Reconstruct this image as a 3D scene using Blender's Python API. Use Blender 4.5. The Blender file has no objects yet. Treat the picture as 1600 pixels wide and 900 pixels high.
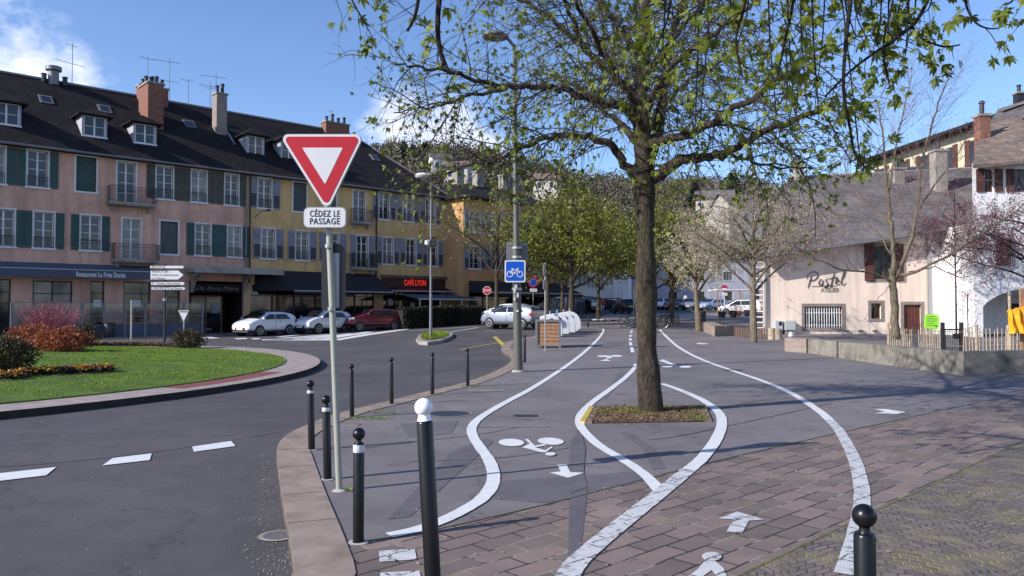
import bpy, bmesh, math, random
import numpy as np
from mathutils import Vector, Matrix
random.seed(7); rng = np.random.default_rng(11)
scene = bpy.context.scene
PI = math.pi; R = math.radians
# ---------------------------------------------------------------- camera, sky, sun
FPX = 1200.0; CAMZ = 1.7; PITCH = math.atan(31/1200)
cam = bpy.data.objects.new('camera', bpy.data.cameras.new('camera')); scene.collection.objects.link(cam)
cam.data.sensor_width = 36; cam.data.lens = 27; cam.data.clip_start = .05; cam.data.clip_end = 3000
cam.location = (0, 0, CAMZ); cam.rotation_euler = (PI/2+PITCH, 0, 0); scene.camera = cam
SUN_EL = R(29.3); SD = Vector((-.90*math.cos(SUN_EL), -.436*math.cos(SUN_EL), math.sin(SUN_EL))).normalized()
world = bpy.data.worlds.new('World'); scene.world = world; world.use_nodes = True
wn = world.node_tree.nodes; wl = world.node_tree.links; wn.clear()
def wnode(t, **k):
    n = wn.new(t)
    for a, b in k.items(): setattr(n, a, b)
    return n
sky = wnode('ShaderNodeTexSky', sky_type='NISHITA', sun_disc=False)
sky.sun_elevation = SUN_EL; sky.sun_rotation = math.atan2(SD.x, SD.y); sky.altitude = 300; sky.air_density = 1.0; sky.dust_density = .35; sky.ozone_density = 2.2
tc = wnode('ShaderNodeTexCoord')
nz = wnode('ShaderNodeTexNoise'); nz.inputs['Scale'].default_value = 13; nz.inputs['Detail'].default_value = 9; nz.inputs['Roughness'].default_value = .6
mp = wnode('ShaderNodeMapping'); mp.inputs['Scale'].default_value = (1, 1, 1.5)
wl.new(tc.outputs['Generated'], mp.inputs[0]); wl.new(mp.outputs[0], nz.inputs[0])
def wmath(op, a, b=None, clamp=False):
    m = wnode('ShaderNodeMath', operation=op, use_clamp=clamp)
    for i, v in enumerate((a, b)):
        if v is None: continue
        if isinstance(v, (int, float)): m.inputs[i].default_value = v
        else: wl.new(v, m.inputs[i])
    return m.outputs[0]
def cloud_blob(d, r):
    dv = wnode('ShaderNodeVectorMath', operation='DISTANCE'); wl.new(tc.outputs['Generated'], dv.inputs[0]); dv.inputs[1].default_value = Vector(d).normalized()
    return wmath('SUBTRACT', 1.0, wmath('DIVIDE', dv.outputs['Value'], r), True)
def pdir(px, py):
    x = (px-800)/FPX; u = -(py-450)/FPX
    return (x, math.cos(PITCH)-u*math.sin(PITCH), math.sin(PITCH)+u*math.cos(PITCH))
# cumulus: placed as directions in the sky
blobs = [(pdir(0, 115), .10), (pdir(75, 130), .075), (pdir(125, 145), .05), (pdir(-120, 110), .17), (pdir(620, 205), .07), (pdir(690, 215), .07), (pdir(650, 240), .085), (pdir(760, 235), .05), ((1, -.2, .25), .5), ((-.2, -1, .4), .5)]
tot = None
for d, r in blobs:
    b = cloud_blob(d, r); tot = b if tot is None else wmath('MAXIMUM', tot, b)
dens = wmath('ADD', wmath('MULTIPLY', tot, 1.15), wmath('MULTIPLY', wmath('SUBTRACT', nz.outputs[0], .5), 3.2))
dens = wmath('MULTIPLY', wmath('SUBTRACT', dens, .28), 1.25, True)
dens = wmath('MULTIPLY', dens, wmath('MULTIPLY', tot, 2.2, True))
mixc = wnode('ShaderNodeMixRGB'); wl.new(dens, mixc.inputs[0])
tint = wnode('ShaderNodeMixRGB', blend_type='MULTIPLY'); tint.inputs[0].default_value = 1; tint.inputs[2].default_value = (.90, .99, 1.20, 1)
wl.new(sky.outputs[0], tint.inputs[1]); wl.new(tint.outputs[0], mixc.inputs[1]); mixc.inputs[2].default_value = (5.9, 6.3, 7.6, 1)
bg = wnode('ShaderNodeBackground'); bg.inputs[1].default_value = .122; wl.new(mixc.outputs[0], bg.inputs[0])
wo = wnode('ShaderNodeOutputWorld'); wl.new(bg.outputs[0], wo.inputs[0])
sun = bpy.data.objects.new('sun', bpy.data.lights.new('sun', 'SUN')); scene.collection.objects.link(sun)
sun.data.energy = 4.9; sun.data.angle = R(.5); sun.data.color = (1, .945, .87); sun.rotation_euler = SD.to_track_quat('Z', 'Y').to_euler()
scene.view_settings.view_transform = 'Standard'; scene.view_settings.look = 'None'; scene.view_settings.exposure = 0.5; scene.view_settings.gamma = 1
# ---------------------------------------------------------------- mapping helpers
def sstep(t): t = min(1, max(0, t)); return t*t*(3-2*t)
def gz(x, y):
    y = min(y, 125); d = y-24
    r = 0 if d < -4 else (.018*(d+4)**2/16 if d < 4 else .018*d)
    return r*(.12+.88*sstep((x+18)/20))
def W(px, py, Y):
    d = pdir(px, py); k = Y/d[1]; return Vector((d[0]*k, Y, CAMZ+d[2]*k))
def G(px, py, dz=0):
    d = pdir(px, py); lo, hi = .5, 400
    f = lambda k: CAMZ+d[2]*k-gz(d[0]*k, d[1]*k)-dz
    k = lo; step = .25
    while k < hi and f(k) > 0: k += step; step = max(.25, k*.01)
    a, b = k-step, k
    for _ in range(30):
        m = (a+b)/2
        if f(m) > 0: a = m
        else: b = m
    return Vector((d[0]*a, d[1]*a, CAMZ+d[2]*a))
def link(o): scene.collection.objects.link(o); return o
def tag(o, label=None, cat=None, group=None, kind=None):
    if label: o['label'] = label
    if cat: o['category'] = cat
    if group: o['group'] = group
    if kind: o['kind'] = kind
    return o
def thing(name, label, cat, loc=(0, 0, 0), rz=0, group=None):
    o = link(bpy.data.objects.new(name, None)); o.location = loc; o.rotation_euler = (0, 0, rz); o.empty_display_size = .2
    return tag(o, label, cat, group)
def copy_tree(o, parent=None):
    c = link(o.copy()); c.parent = parent
    for ch in list(o.children): copy_tree(ch, c)
    return c
class MB:
    def __init__(s): s.v = []; s.f = []; s.m = []; s.n = 0; s.cm = 0
    def add(s, vs, fs):
        b = len(s.v); s.v += [tuple(v) for v in vs]; s.f += [tuple(b+i for i in f) for f in fs]; s.m += [s.cm]*len(fs); return s
    def mat(s, i): s.cm = i; return s
    def box(s, x0, x1, y0, y1, z0, z1):
        return s.add([(x0,y0,z0),(x1,y0,z0),(x1,y1,z0),(x0,y1,z0),(x0,y0,z1),(x1,y0,z1),(x1,y1,z1),(x0,y1,z1)],
                     [(0,3,2,1),(4,5,6,7),(0,1,5,4),(1,2,6,5),(2,3,7,6),(3,0,4,7)])
    def rbox(s, c, size, ang=0, tilt=0):
        M = Matrix.Translation(c) @ Matrix.Rotation(ang, 4, 'Z') @ Matrix.Rotation(tilt, 4, 'X')
        x, y, z = [q/2 for q in size]
        vs = [M @ Vector(p) for p in [(-x,-y,-z),(x,-y,-z),(x,y,-z),(-x,y,-z),(-x,-y,z),(x,-y,z),(x,y,z),(-x,y,z)]]
        return s.add(vs, [(0,3,2,1),(4,5,6,7),(0,1,5,4),(1,2,6,5),(2,3,7,6),(3,0,4,7)])
    def bar(s, a, b, w, h=None):
        a = Vector(a); b = Vector(b); h = h or w; d = (b-a)
        if d.length < 1e-6: return s
        q = d.to_track_quat('Z', 'Y').to_matrix(); L = d.length
        vs = [a + q @ Vector(p) for p in [(-w/2,-h/2,0),(w/2,-h/2,0),(w/2,h/2,0),(-w/2,h/2,0),(-w/2,-h/2,L),(w/2,-h/2,L),(w/2,h/2,L),(-w/2,h/2,L)]]
        return s.add(vs, [(0,3,2,1),(4,5,6,7),(0,1,5,4),(1,2,6,5),(2,3,7,6),(3,0,4,7)])
    def tube(s, pts, rad, n=8, cap=True):
        pts = [Vector(p) for p in pts]; k = len(pts)
        if isinstance(rad, (int, float)): rad = [rad]*k
        b = len(s.v); u = None
        for i, p in enumerate(pts):
            d = (pts[min(i+1, k-1)]-pts[max(i-1, 0)])
            d = d.normalized() if d.length > 1e-9 else Vector((0, 0, 1))
            if u is None: u = d.orthogonal().normalized()
            else:
                u = u-d*u.dot(d); u = u.normalized() if u.length > 1e-6 else d.orthogonal().normalized()
            w = d.cross(u)
            for j in range(n):
                a = 2*PI*j/n; s.v.append(tuple(p+(u*math.cos(a)+w*math.sin(a))*rad[i]))
        for i in range(k-1):
            for j in range(n):
                s.f.append((b+i*n+j, b+i*n+(j+1) % n, b+(i+1)*n+(j+1) % n, b+(i+1)*n+j)); s.m.append(s.cm)
        if cap and n > 2:
            s.f.append(tuple(b+j for j in reversed(range(n)))); s.m.append(s.cm)
            s.f.append(tuple(b+(k-1)*n+j for j in range(n))); s.m.append(s.cm)
        return s
    def lathe(s, prof, c=(0, 0, 0), n=20, M=None):
        b = len(s.v); k = len(prof)
        for r, z in prof:
            for j in range(n):
                a = 2*PI*j/n; p = Vector((r*math.cos(a), r*math.sin(a), z))
                if M: p = M @ p
                s.v.append(tuple(Vector(c)+p))
        for i in range(k-1):
            for j in range(n):
                s.f.append((b+i*n+j, b+i*n+(j+1) % n, b+(i+1)*n+(j+1) % n, b+(i+1)*n+j)); s.m.append(s.cm)
        s.f.append(tuple(b+j for j in reversed(range(n)))); s.m.append(s.cm)
        s.f.append(tuple(b+(k-1)*n+j for j in range(n))); s.m.append(s.cm)
        return s
    def prism(s, poly, y0, y1):   # polygon in xz, extruded along y (front face y0)
        n = len(poly); vs = [(x, y0, z) for x, z in poly]+[(x, y1, z) for x, z in poly]
        return s.add(vs, [tuple(range(n)), tuple(reversed(range(n, 2*n)))]+[((i+1) % n, i, n+i, n+(i+1) % n) for i in range(n)])
    def xf(s, M, start=0):
        s.v[start:] = [tuple(M @ Vector(v)) for v in s.v[start:]]; return s
    def build(s, name, mats, parent=None, smooth=False, world=False, bevel=0, label=None):
        me = bpy.data.meshes.new(name); vs = s.v
        if world and parent is not None:
            l = Vector(parent.location); Mi = Matrix.Rotation(-parent.rotation_euler.z, 4, 'Z'); vs = [tuple(Mi @ (Vector(v)-l)) for v in vs]
        me.from_pydata(vs, [], s.f)
        if not isinstance(mats, (list, tuple)): mats = [mats]
        for m in mats: me.materials.append(m)
        if len(mats) > 1: me.polygons.foreach_set('material_index', s.m)
        if smooth: me.polygons.foreach_set('use_smooth', [True]*len(me.polygons))
        me.update()
        o = link(bpy.data.objects.new(name, me)); o.parent = parent
        if bevel:
            b = o.modifiers.new('bevel', 'BEVEL'); b.width = bevel; b.segments = 2; b.limit_method = 'ANGLE'; b.angle_limit = R(40)
        if smooth:
            e = o.modifiers.new('split', 'EDGE_SPLIT'); e.split_angle = R(42)
        if label: o['label'] = label
        return o
# ---------------------------------------------------------------- materials
MAT = {}
def nt(name):
    m = bpy.data.materials.new(name); m.use_nodes = True; MAT[name] = m
    return m, m.node_tree.nodes, m.node_tree.links, m.node_tree.nodes['Principled BSDF']
def noise(n, l, scale, detail=6, rough=.6, coord='Object', dist=0, vec=None):
    t = n.new('ShaderNodeTexNoise'); t.inputs['Scale'].default_value = scale; t.inputs['Detail'].default_value = detail; t.inputs['Roughness'].default_value = rough; t.inputs['Distortion'].default_value = dist
    if vec is None: c = n.new('ShaderNodeTexCoord'); vec = c.outputs[coord]
    l.new(vec, t.inputs['Vector']); return t
def ramp(n, l, fac, stops):
    r = n.new('ShaderNodeValToRGB'); e = r.color_ramp.elements
    while len(e) < len(stops): e.new(.5)
    for i, (p, c) in enumerate(stops):
        e[i].position = p; e[i].color = (*c, 1) if len(c) == 3 else c
    l.new(fac, r.inputs[0]); return r.outputs[0]
def mix(n, l, fac, a, b, mode='MIX'):
    m = n.new('ShaderNodeMixRGB'); m.blend_type = mode
    for i, v in enumerate((fac, a, b)):
        if isinstance(v, (int, float)): m.inputs[i].default_value = v
        elif isinstance(v, tuple): m.inputs[i].default_value = (*v, 1) if len(v) == 3 else v
        else: l.new(v, m.inputs[i])
    return m.outputs[0]
def nmath(n, l, op, a, b=None, clamp=False):
    m = n.new('ShaderNodeMath'); m.operation = op; m.use_clamp = clamp
    for i, v in enumerate((a, b)):
        if v is None: continue
        if isinstance(v, (int, float)): m.inputs[i].default_value = v
        else: l.new(v, m.inputs[i])
    return m.outputs[0]
def bump(n, l, b, h, strength=.3, dist=.02):
    bp = n.new('ShaderNodeBump'); bp.inputs['Strength'].default_value = strength; bp.inputs['Distance'].default_value = dist
    l.new(h, bp.inputs['Height']); l.new(bp.outputs[0], b.inputs['Normal'])
def simple(name, col, rough=.6, metal=0, var=.15, vs=3, bs=0, bscale=60, spec=.5, coat=0):
    m, n, l, b = nt(name)
    if var:
        t = noise(n, l, vs, 7, .65)
        lo = tuple(c*(1-var) for c in col); hi = tuple(min(1, c*(1+var)) for c in col)
        l.new(ramp(n, l, t.outputs[0], [(.32, lo), (.68, hi)]), b.inputs['Base Color'])
    else: b.inputs['Base Color'].default_value = (*col, 1)
    b.inputs['Roughness'].default_value = rough; b.inputs['Metallic'].default_value = metal; b.inputs['Specular IOR Level'].default_value = spec
    if coat: b.inputs['Coat Weight'].default_value = coat; b.inputs['Coat Roughness'].default_value = .08
    if bs: bump(n, l, b, noise(n, l, bscale, 4).outputs[0], bs, .01)
    return m
def asphalt(name, a, c, stain=.5):
    m, n, l, b = nt(name)
    big = noise(n, l, .35, 6, .6); mid = noise(n, l, 2.3, 6, .7, dist=.6); fine = noise(n, l, 95, 3, .8)
    base = ramp(n, l, big.outputs[0], [(.35, a), (.65, c)])
    st = ramp(n, l, mid.outputs[0], [(.3, (.78,)*3), (.5, (1,)*3), (.7, (1.12,)*3)])
    base = mix(n, l, stain, base, mix(n, l, 1, base, st, 'MULTIPLY'))
    sp = ramp(n, l, fine.outputs[0], [(.3, (.62,)*3), (.5, (.98,)*3), (.72, (1.55,)*3)])
    base = mix(n, l, .85, base, mix(n, l, 1, base, sp, 'MULTIPLY'))
    # cracks
    v = n.new('ShaderNodeTexVoronoi'); v.feature = 'DISTANCE_TO_EDGE'; v.inputs['Scale'].default_value = .33
    wv = n.new('ShaderNodeVectorMath'); wv.operation = 'ADD'; tcn = n.new('ShaderNodeTexCoord'); l.new(tcn.outputs['Object'], wv.inputs[0])
    dn = noise(n, l, 1.6, 5, .7); sc = n.new('ShaderNodeVectorMath'); sc.operation = 'SCALE'; sc.inputs['Scale'].default_value = .9; l.new(dn.outputs['Color'], sc.inputs[0]); l.new(sc.outputs[0], wv.inputs[1]); l.new(wv.outputs[0], v.inputs['Vector'])
    cr = ramp(n, l, v.outputs['Distance'], [(0, (.45,)*3), (.006, (1,)*3)])
    l.new(mix(n, l, .8, base, mix(n, l, 1, base, cr, 'MULTIPLY')), b.inputs['Base Color'])
    b.inputs['Roughness'].default_value = .82; b.inputs['Specular IOR Level'].default_value = .35
    bump(n, l, b, fine.outputs[0], .5, .006); return m
asphalt('road_asphalt', (.058, .053, .058), (.088, .080, .086), .75)
asphalt('pavement_asphalt', (.125, .112, .118), (.180, .162, .168), .75)
asphalt('patch_asphalt', (.092, .085, .100), (.122, .112, .128), .8)
asphalt('seal_asphalt', (.098, .090, .100), (.130, .118, .128), .6)
def bricks():
    m, n, l, b = nt('slab_paving'); tcn = n.new('ShaderNodeTexCoord'); mpn = n.new('ShaderNodeMapping'); mpn.inputs['Rotation'].default_value = (0, 0, -R(43)); l.new(tcn.outputs['Object'], mpn.inputs[0])
    dn = noise(n, l, 2.2, 3, .6); sc = n.new('ShaderNodeVectorMath'); sc.operation = 'SCALE'; sc.inputs['Scale'].default_value = .05; l.new(dn.outputs['Color'], sc.inputs[0])
    av = n.new('ShaderNodeVectorMath'); av.operation = 'ADD'; l.new(mpn.outputs[0], av.inputs[0]); l.new(sc.outputs[0], av.inputs[1])
    br = n.new('ShaderNodeTexBrick'); l.new(av.outputs[0], br.inputs['Vector']); br.inputs['Scale'].default_value = 1; br.inputs['Brick Width'].default_value = .40; br.inputs['Row Height'].default_value = .195; br.inputs['Mortar Size'].default_value = .0095; br.inputs['Mortar Smooth'].default_value = .25; br.inputs['Bias'].default_value = -.05
    br.inputs['Color1'].default_value = (.195, .142, .128, 1); br.inputs['Color2'].default_value = (.115, .088, .083, 1); br.inputs['Mortar'].default_value = (.045, .04, .045, 1)
    mo = noise(n, l, 1.4, 5, .65); mc = ramp(n, l, mo.outputs[0], [(.40, (.018, .015, .016)), (.50, (.035, .03, .03)), (.54, (.26, .23, .20)), (.62, (.17, .165, .06))])
    big = noise(n, l, .9, 6, .7); bm = ramp(n, l, big.outputs[0], [(.3, (.75,)*3), (.7, (1.25,)*3)])
    fine = noise(n, l, 120, 3, .8); fm = ramp(n, l, fine.outputs[0], [(.3, (.8,)*3), (.7, (1.2,)*3)])
    c = mix(n, l, br.outputs['Fac'], mix(n, l, 1, mix(n, l, 1, br.outputs['Color'], bm, 'MULTIPLY'), fm, 'MULTIPLY'), mc)
    l.new(c, b.inputs['Base Color']); b.inputs['Roughness'].default_value = .8
    inv = nmath(n, l, 'SUBTRACT', 1.0, br.outputs['Fac']); bump(n, l, b, nmath(n, l, 'ADD', inv, nmath(n, l, 'MULTIPLY', fine.outputs[0], .15)), .7, .006)
bricks()
def cobbles():
    m, n, l, b = nt('cobble_paving'); tcn = n.new('ShaderNodeTexCoord'); mpn = n.new('ShaderNodeMapping'); mpn.inputs['Rotation'].default_value = (0, 0, R(20)); l.new(tcn.outputs['Object'], mpn.inputs[0])
    sp = n.new('ShaderNodeSeparateXYZ'); l.new(mpn.outputs[0], sp.inputs[0])
    u = nmath(n, l, 'DIVIDE', sp.outputs[0], 1.3); fr = nmath(n, l, 'SUBTRACT', nmath(n, l, 'FRACT', u), .5)
    arc = nmath(n, l, 'MULTIPLY', nmath(n, l, 'MULTIPLY', fr, fr), 1.9)
    yy = nmath(n, l, 'ADD', sp.outputs[1], arc); cb = n.new('ShaderNodeCombineXYZ'); l.new(sp.outputs[0], cb.inputs[0]); l.new(yy, cb.inputs[1])
    dn = noise(n, l, 7, 2, .5); sc = n.new('ShaderNodeVectorMath'); sc.operation = 'SCALE'; sc.inputs['Scale'].default_value = .045; l.new(dn.outputs['Color'], sc.inputs[0])
    av = n.new('ShaderNodeVectorMath'); av.operation = 'ADD'; l.new(cb.outputs[0], av.inputs[0]); l.new(sc.outputs[0], av.inputs[1])
    br = n.new('ShaderNodeTexBrick'); l.new(av.outputs[0], br.inputs['Vector']); br.inputs['Scale'].default_value = 1; br.inputs['Brick Width'].default_value = .10; br.inputs['Row Height'].default_value = .085; br.inputs['Mortar Size'].default_value = .009; br.inputs['Mortar Smooth'].default_value = .5
    br.inputs['Color1'].default_value = (.175, .140, .132, 1); br.inputs['Color2'].default_value = (.105, .085, .083, 1)
    mo = noise(n, l, 2.4, 5, .6); mc = ramp(n, l, mo.outputs[0], [(.38, (.045, .04, .035)), (.52, (.11, .10, .05)), (.60, (.25, .23, .05)), (.72, (.15, .15, .05))])
    big = noise(n, l, .8, 5, .7); bm = ramp(n, l, big.outputs[0], [(.3, (.75,)*3), (.7, (1.2,)*3)])
    l.new(mix(n, l, br.outputs['Fac'], mix(n, l, 1, br.outputs['Color'], bm, 'MULTIPLY'), mc), b.inputs['Base Color']); b.inputs['Roughness'].default_value = .85
    inv = nmath(n, l, 'SUBTRACT', 1.0, br.outputs['Fac']); bump(n, l, b, inv, .8, .01)
cobbles()
def paint(name, col, wear=.58):
    m, n, l, b = nt(name); t = noise(n, l, 9, 8, .75); t2 = noise(n, l, 1.5, 4, .6)
    f = nmath(n, l, 'ADD', nmath(n, l, 'MULTIPLY', t.outputs[0], .7), nmath(n, l, 'MULTIPLY', t2.outputs[0], .3))
    c = ramp(n, l, f, [(wear-.25, col), (wear, tuple(q*.82 for q in col)), (wear+.045, tuple(q*.35 for q in col))])
    if name == 'worn_paint':   # paint broken by the joints of the slabs below
        tcn = n.new('ShaderNodeTexCoord'); mpn = n.new('ShaderNodeMapping'); mpn.inputs['Rotation'].default_value = (0, 0, -R(43)); l.new(tcn.outputs['Object'], mpn.inputs[0]); dn = noise(n, l, 2.2, 3, .6); sc = n.new('ShaderNodeVectorMath'); sc.operation = 'SCALE'; sc.inputs['Scale'].default_value = .05; l.new(dn.outputs['Color'], sc.inputs[0])
        av = n.new('ShaderNodeVectorMath'); av.operation = 'ADD'; l.new(mpn.outputs[0], av.inputs[0]); l.new(sc.outputs[0], av.inputs[1]); br = n.new('ShaderNodeTexBrick'); l.new(av.outputs[0], br.inputs['Vector']); br.inputs['Scale'].default_value = 1; br.inputs['Brick Width'].default_value = .40; br.inputs['Row Height'].default_value = .195; br.inputs['Mortar Size'].default_value = .009
        jn = noise(n, l, 14, 4, .7); f2 = nmath(n, l, 'MULTIPLY', br.outputs['Fac'], ramp(n, l, jn.outputs[0], [(.42, (0,)*3), (.52, (1,)*3)]))
        c = mix(n, l, f2, c, (.05, .045, .045))
    l.new(c, b.inputs['Base Color']); b.inputs['Roughness'].default_value = .65; bump(n, l, b, noise(n, l, 110, 3).outputs[0], .35, .004)
paint('white_paint', (.66, .66, .68), .62); paint('worn_paint', (.56, .56, .58), .54); paint('yellow_paint', (.52, .40, .07), .55)
def render_wall(name, col, dirt=.25, scale=.6):
    m, n, l, b = nt(name); t = noise(n, l, scale, 8, .65, dist=.4); t2 = noise(n, l, 14, 5, .7)
    lo = tuple(q*(1-dirt) for q in col); hi = tuple(q*(1+dirt*.35) for q in col)
    c = ramp(n, l, t.outputs[0], [(.3, lo), (.55, col), (.75, hi)])
    tc_ = n.new('ShaderNodeTexCoord'); mp_ = n.new('ShaderNodeMapping'); mp_.inputs['Scale'].default_value = (2.4, 2.4, .16); l.new(tc_.outputs['Object'], mp_.inputs[0]); st = noise(n, l, 1, 6, .65, vec=mp_.outputs[0])
    c = mix(n, l, 1, c, ramp(n, l, st.outputs[0], [(.32, (.78,)*3), (.55, (1.02,)*3)]), 'MULTIPLY')
    l.new(mix(n, l, .18, c, t2.outputs['Color'], 'OVERLAY'), b.inputs['Base Color']); b.inputs['Roughness'].default_value = .9; b.inputs['Specular IOR Level'].default_value = .2
    bump(n, l, b, t2.outputs[0], .25, .01); return m
render_wall('pink_render', (.62, .37, .285)); render_wall('yellow_render', (.60, .405, .185)); render_wall('orange_render', (.50, .29, .14)); render_wall('ochre_render', (.42, .26, .12))
render_wall('pale_pink_render', (.80, .655, .56), .07); render_wall('white_render', (.80, .78, .78), .08); render_wall('cream_render', (.60, .54, .38), .1); render_wall('grey_render', (.38, .38, .44), .12)
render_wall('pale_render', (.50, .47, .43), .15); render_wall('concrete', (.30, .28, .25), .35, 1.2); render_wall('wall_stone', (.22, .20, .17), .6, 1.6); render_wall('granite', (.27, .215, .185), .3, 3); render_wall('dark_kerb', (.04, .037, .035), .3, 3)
simple('white_trim', (.62, .60, .60), .6, var=.1); simple('white_frame', (.66, .66, .68), .5, var=.05); simple('grey_metal', (.17, .17, .18), .5, .3); simple('galv', (.36, .37, .35), .42, .75, .12, 5)
simple('lamp_paint', (.10, .098, .088), .55, .2, .12, 4); simple('pole_paint', (.30, .30, .255), .45, .1, .08, 4); simple('dark_metal', (.03, .03, .035), .45, .3, 0); simple('black_paint', (.006, .006, .008), .3, 0, .2, 12, spec=.35); simple('iron', (.025, .025, .03), .5, .2, 0)
simple('sign_white', (.60, .60, .62), .4, var=.04); simple('sign_red', (.43, .006, .016), .32, var=.08, vs=6); simple('sign_blue', (.0, .075, .46), .32, var=.05); simple('sign_green', (.35, .78, .05), .5, var=.05)
simple('ink', (.012, .012, .014), .6, var=0); simple('ball_white', (.82, .82, .84), .3, var=.03, coat=.3)
simple('concrete_base', (.33, .31, .30), .9, var=.3, vs=12, bs=.4); simple('rust_wood', (.30, .16, .09), .8, var=.35, vs=6, bs=.3, bscale=20); simple('paling_wood', (.34, .27, .20), .85, var=.35, vs=7, bs=.3)
simple('awning_navy', (.065, .08, .12), .8, var=.1); simple('awning_black', (.010, .011, .016), .85, var=.2); simple('awning_edge', (.40, .41, .45), .6, var=0)
simple('maroon', (.05, .012, .012), .6, var=.1); simple('dark_interior', (.012, .010, .010), .9, var=.3); simple('brown_door', (.10, .025, .02), .6, var=.15); simple('wood_brown', (.13, .07, .045), .7, var=.3, vs=5)
simple('stone_frame', (.23, .19, .17), .85, var=.2); simple('plastic_grey', (.42, .44, .45), .5, var=.05); simple('container_white', (.60, .61, .64), .45, var=.08); simple('terracotta', (.32, .12, .06), .8, var=.2)
simple('tyre', (.012, .012, .013), .8, var=.2); simple('rim', (.5, .5, .53), .3, .8, 0); simple('orange_cloth', (.85, .34, .01), .6, var=.35, vs=5, bs=.5, bscale=8)
simple('skin', (.5, .3, .22), .6, var=0); simple('hair', (.04, .025, .015), .8, var=0); simple('cloth_red', (.50, .025, .05), .8, var=.2); simple('cloth_white', (.65, .65, .65), .8, var=.1); simple('cloth_dark', (.02, .022, .03), .8, var=.1)
simple('soil', (.10, .065, .045), .95, var=.5, vs=9, bs=.8, bscale=30); simple('litter', (.14, .09, .058), .9, var=.45, vs=20); simple('brick_red', (.19, .085, .06), .9, var=.35, vs=7, bs=.4); simple('red_paving', (.17, .045, .045), .85, var=.25, vs=5, bs=.3)
simple('ring_paving', (.27, .22, .21), .85, var=.25, vs=3, bs=.4, bscale=50); simple('curtain', (.45, .45, .46), .9, var=.2)
def roof_mat(name, a, c, rh=.28, bw=.22):
    m, n, l, b = nt(name); tcn = n.new('ShaderNodeTexCoord'); uv = n.new('ShaderNodeUVMap')
    br = n.new('ShaderNodeTexBrick'); l.new(tcn.outputs['Object'], br.inputs['Vector'])
    mpn = n.new('ShaderNodeMapping'); mpn.inputs['Rotation'].default_value = (R(90), 0, 0); l.new(tcn.outputs['Object'], mpn.inputs[0]); l.new(mpn.outputs[0], br.inputs['Vector'])
    br.inputs['Scale'].default_value = 1; br.inputs['Brick Width'].default_value = bw; br.inputs['Row Height'].default_value = rh; br.inputs['Mortar Size'].default_value = .010
    br.inputs['Color1'].default_value = (*a, 1); br.inputs['Color2'].default_value = (*c, 1); br.inputs['Mortar'].default_value = (*[q*.65 for q in a], 1)
    t = noise(n, l, .7, 8, .7, dist=.5); t2 = noise(n, l, 5, 5, .7)
    c1 = mix(n, l, 1, br.outputs['Color'], ramp(n, l, t.outputs[0], [(.3, (.55,)*3), (.5, (1,)*3), (.72, (1.5, 1.4, 1.3))]), 'MULTIPLY')
    l.new(mix(n, l, 1, c1, ramp(n, l, t2.outputs[0], [(.3, (.75,)*3), (.7, (1.3,)*3)]), 'MULTIPLY'), b.inputs['Base Color']); b.inputs['Roughness'].default_value = .85; b.inputs['Specular IOR Level'].default_value = .12
    bump(n, l, b, nmath(n, l, 'SUBTRACT', t2.outputs[0], br.outputs['Fac']), .6, .03)
roof_mat('slate_dark', (.016, .014, .016), (.022, .019, .021)); roof_mat('slate_grey', (.115, .105, .107), (.135, .122, .124)); roof_mat('tile_brown', (.13, .10, .085), (.19, .15, .13))
def louvre(name, col):
    m, n, l, b = nt(name); tcn = n.new('ShaderNodeTexCoord'); w = n.new('ShaderNodeTexWave'); w.bands_direction = 'Z'; w.inputs['Scale'].default_value = 4.2; w.inputs['Distortion'].default_value = 0; l.new(tcn.outputs['Object'], w.inputs['Vector'])
    t = noise(n, l, 2, 6, .7); cc = ramp(n, l, t.outputs[0], [(.3, tuple(q*.72 for q in col)), (.7, tuple(q*1.2 for q in col))])
    l.new(cc, b.inputs['Base Color']); b.inputs['Roughness'].default_value = .7
    bump(n, l, b, w.outputs['Fac'], .8, .03)
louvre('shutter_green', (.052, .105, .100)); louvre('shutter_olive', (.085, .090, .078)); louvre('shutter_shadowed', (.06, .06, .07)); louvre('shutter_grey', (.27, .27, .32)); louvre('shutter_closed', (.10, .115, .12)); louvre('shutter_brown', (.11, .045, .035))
def glass(name, col, rough=.05, spec=.7):
    m, n, l, b = nt(name); t = noise(n, l, 1.1, 3, .5, coord='Object'); c = ramp(n, l, t.outputs[0], [(.35, tuple(q*.4 for q in col)), (.65, col)])
    l.new(c, b.inputs['Base Color']); b.inputs['Roughness'].default_value = rough; b.inputs['Specular IOR Level'].default_value = spec; bump(n, l, b, noise(n, l, .8, 2).outputs[0], .05, .05)
glass('glass_dark', (.02, .021, .026)); glass('glass_curtain', (.22, .21, .21), .12); glass('glass_purple', (.05, .035, .045)); glass('glass_car', (.01, .012, .014), .04, .8)
def clear_glass():
    m, n, l, b = nt('glass_clear'); out = n['Material Output']; tr = n.new('ShaderNodeBsdfTransparent'); tr.inputs[0].default_value = (.75, .78, .82, 1)
    gl = n.new('ShaderNodeBsdfGlossy'); gl.inputs['Roughness'].default_value = .05; gl.inputs[0].default_value = (.8, .85, .9, 1); ms = n.new('ShaderNodeMixShader'); fr = n.new('ShaderNodeFresnel'); fr.inputs[0].default_value = 1.6
    l.new(fr.outputs[0], ms.inputs[0]); l.new(tr.outputs[0], ms.inputs[1]); l.new(gl.outputs[0], ms.inputs[2]); l.new(ms.outputs[0], out.inputs[0])
clear_glass()
def carpaint(name, col, metal=0): simple(name, col, .3, metal, 0, coat=.8); return MAT[name]
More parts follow.
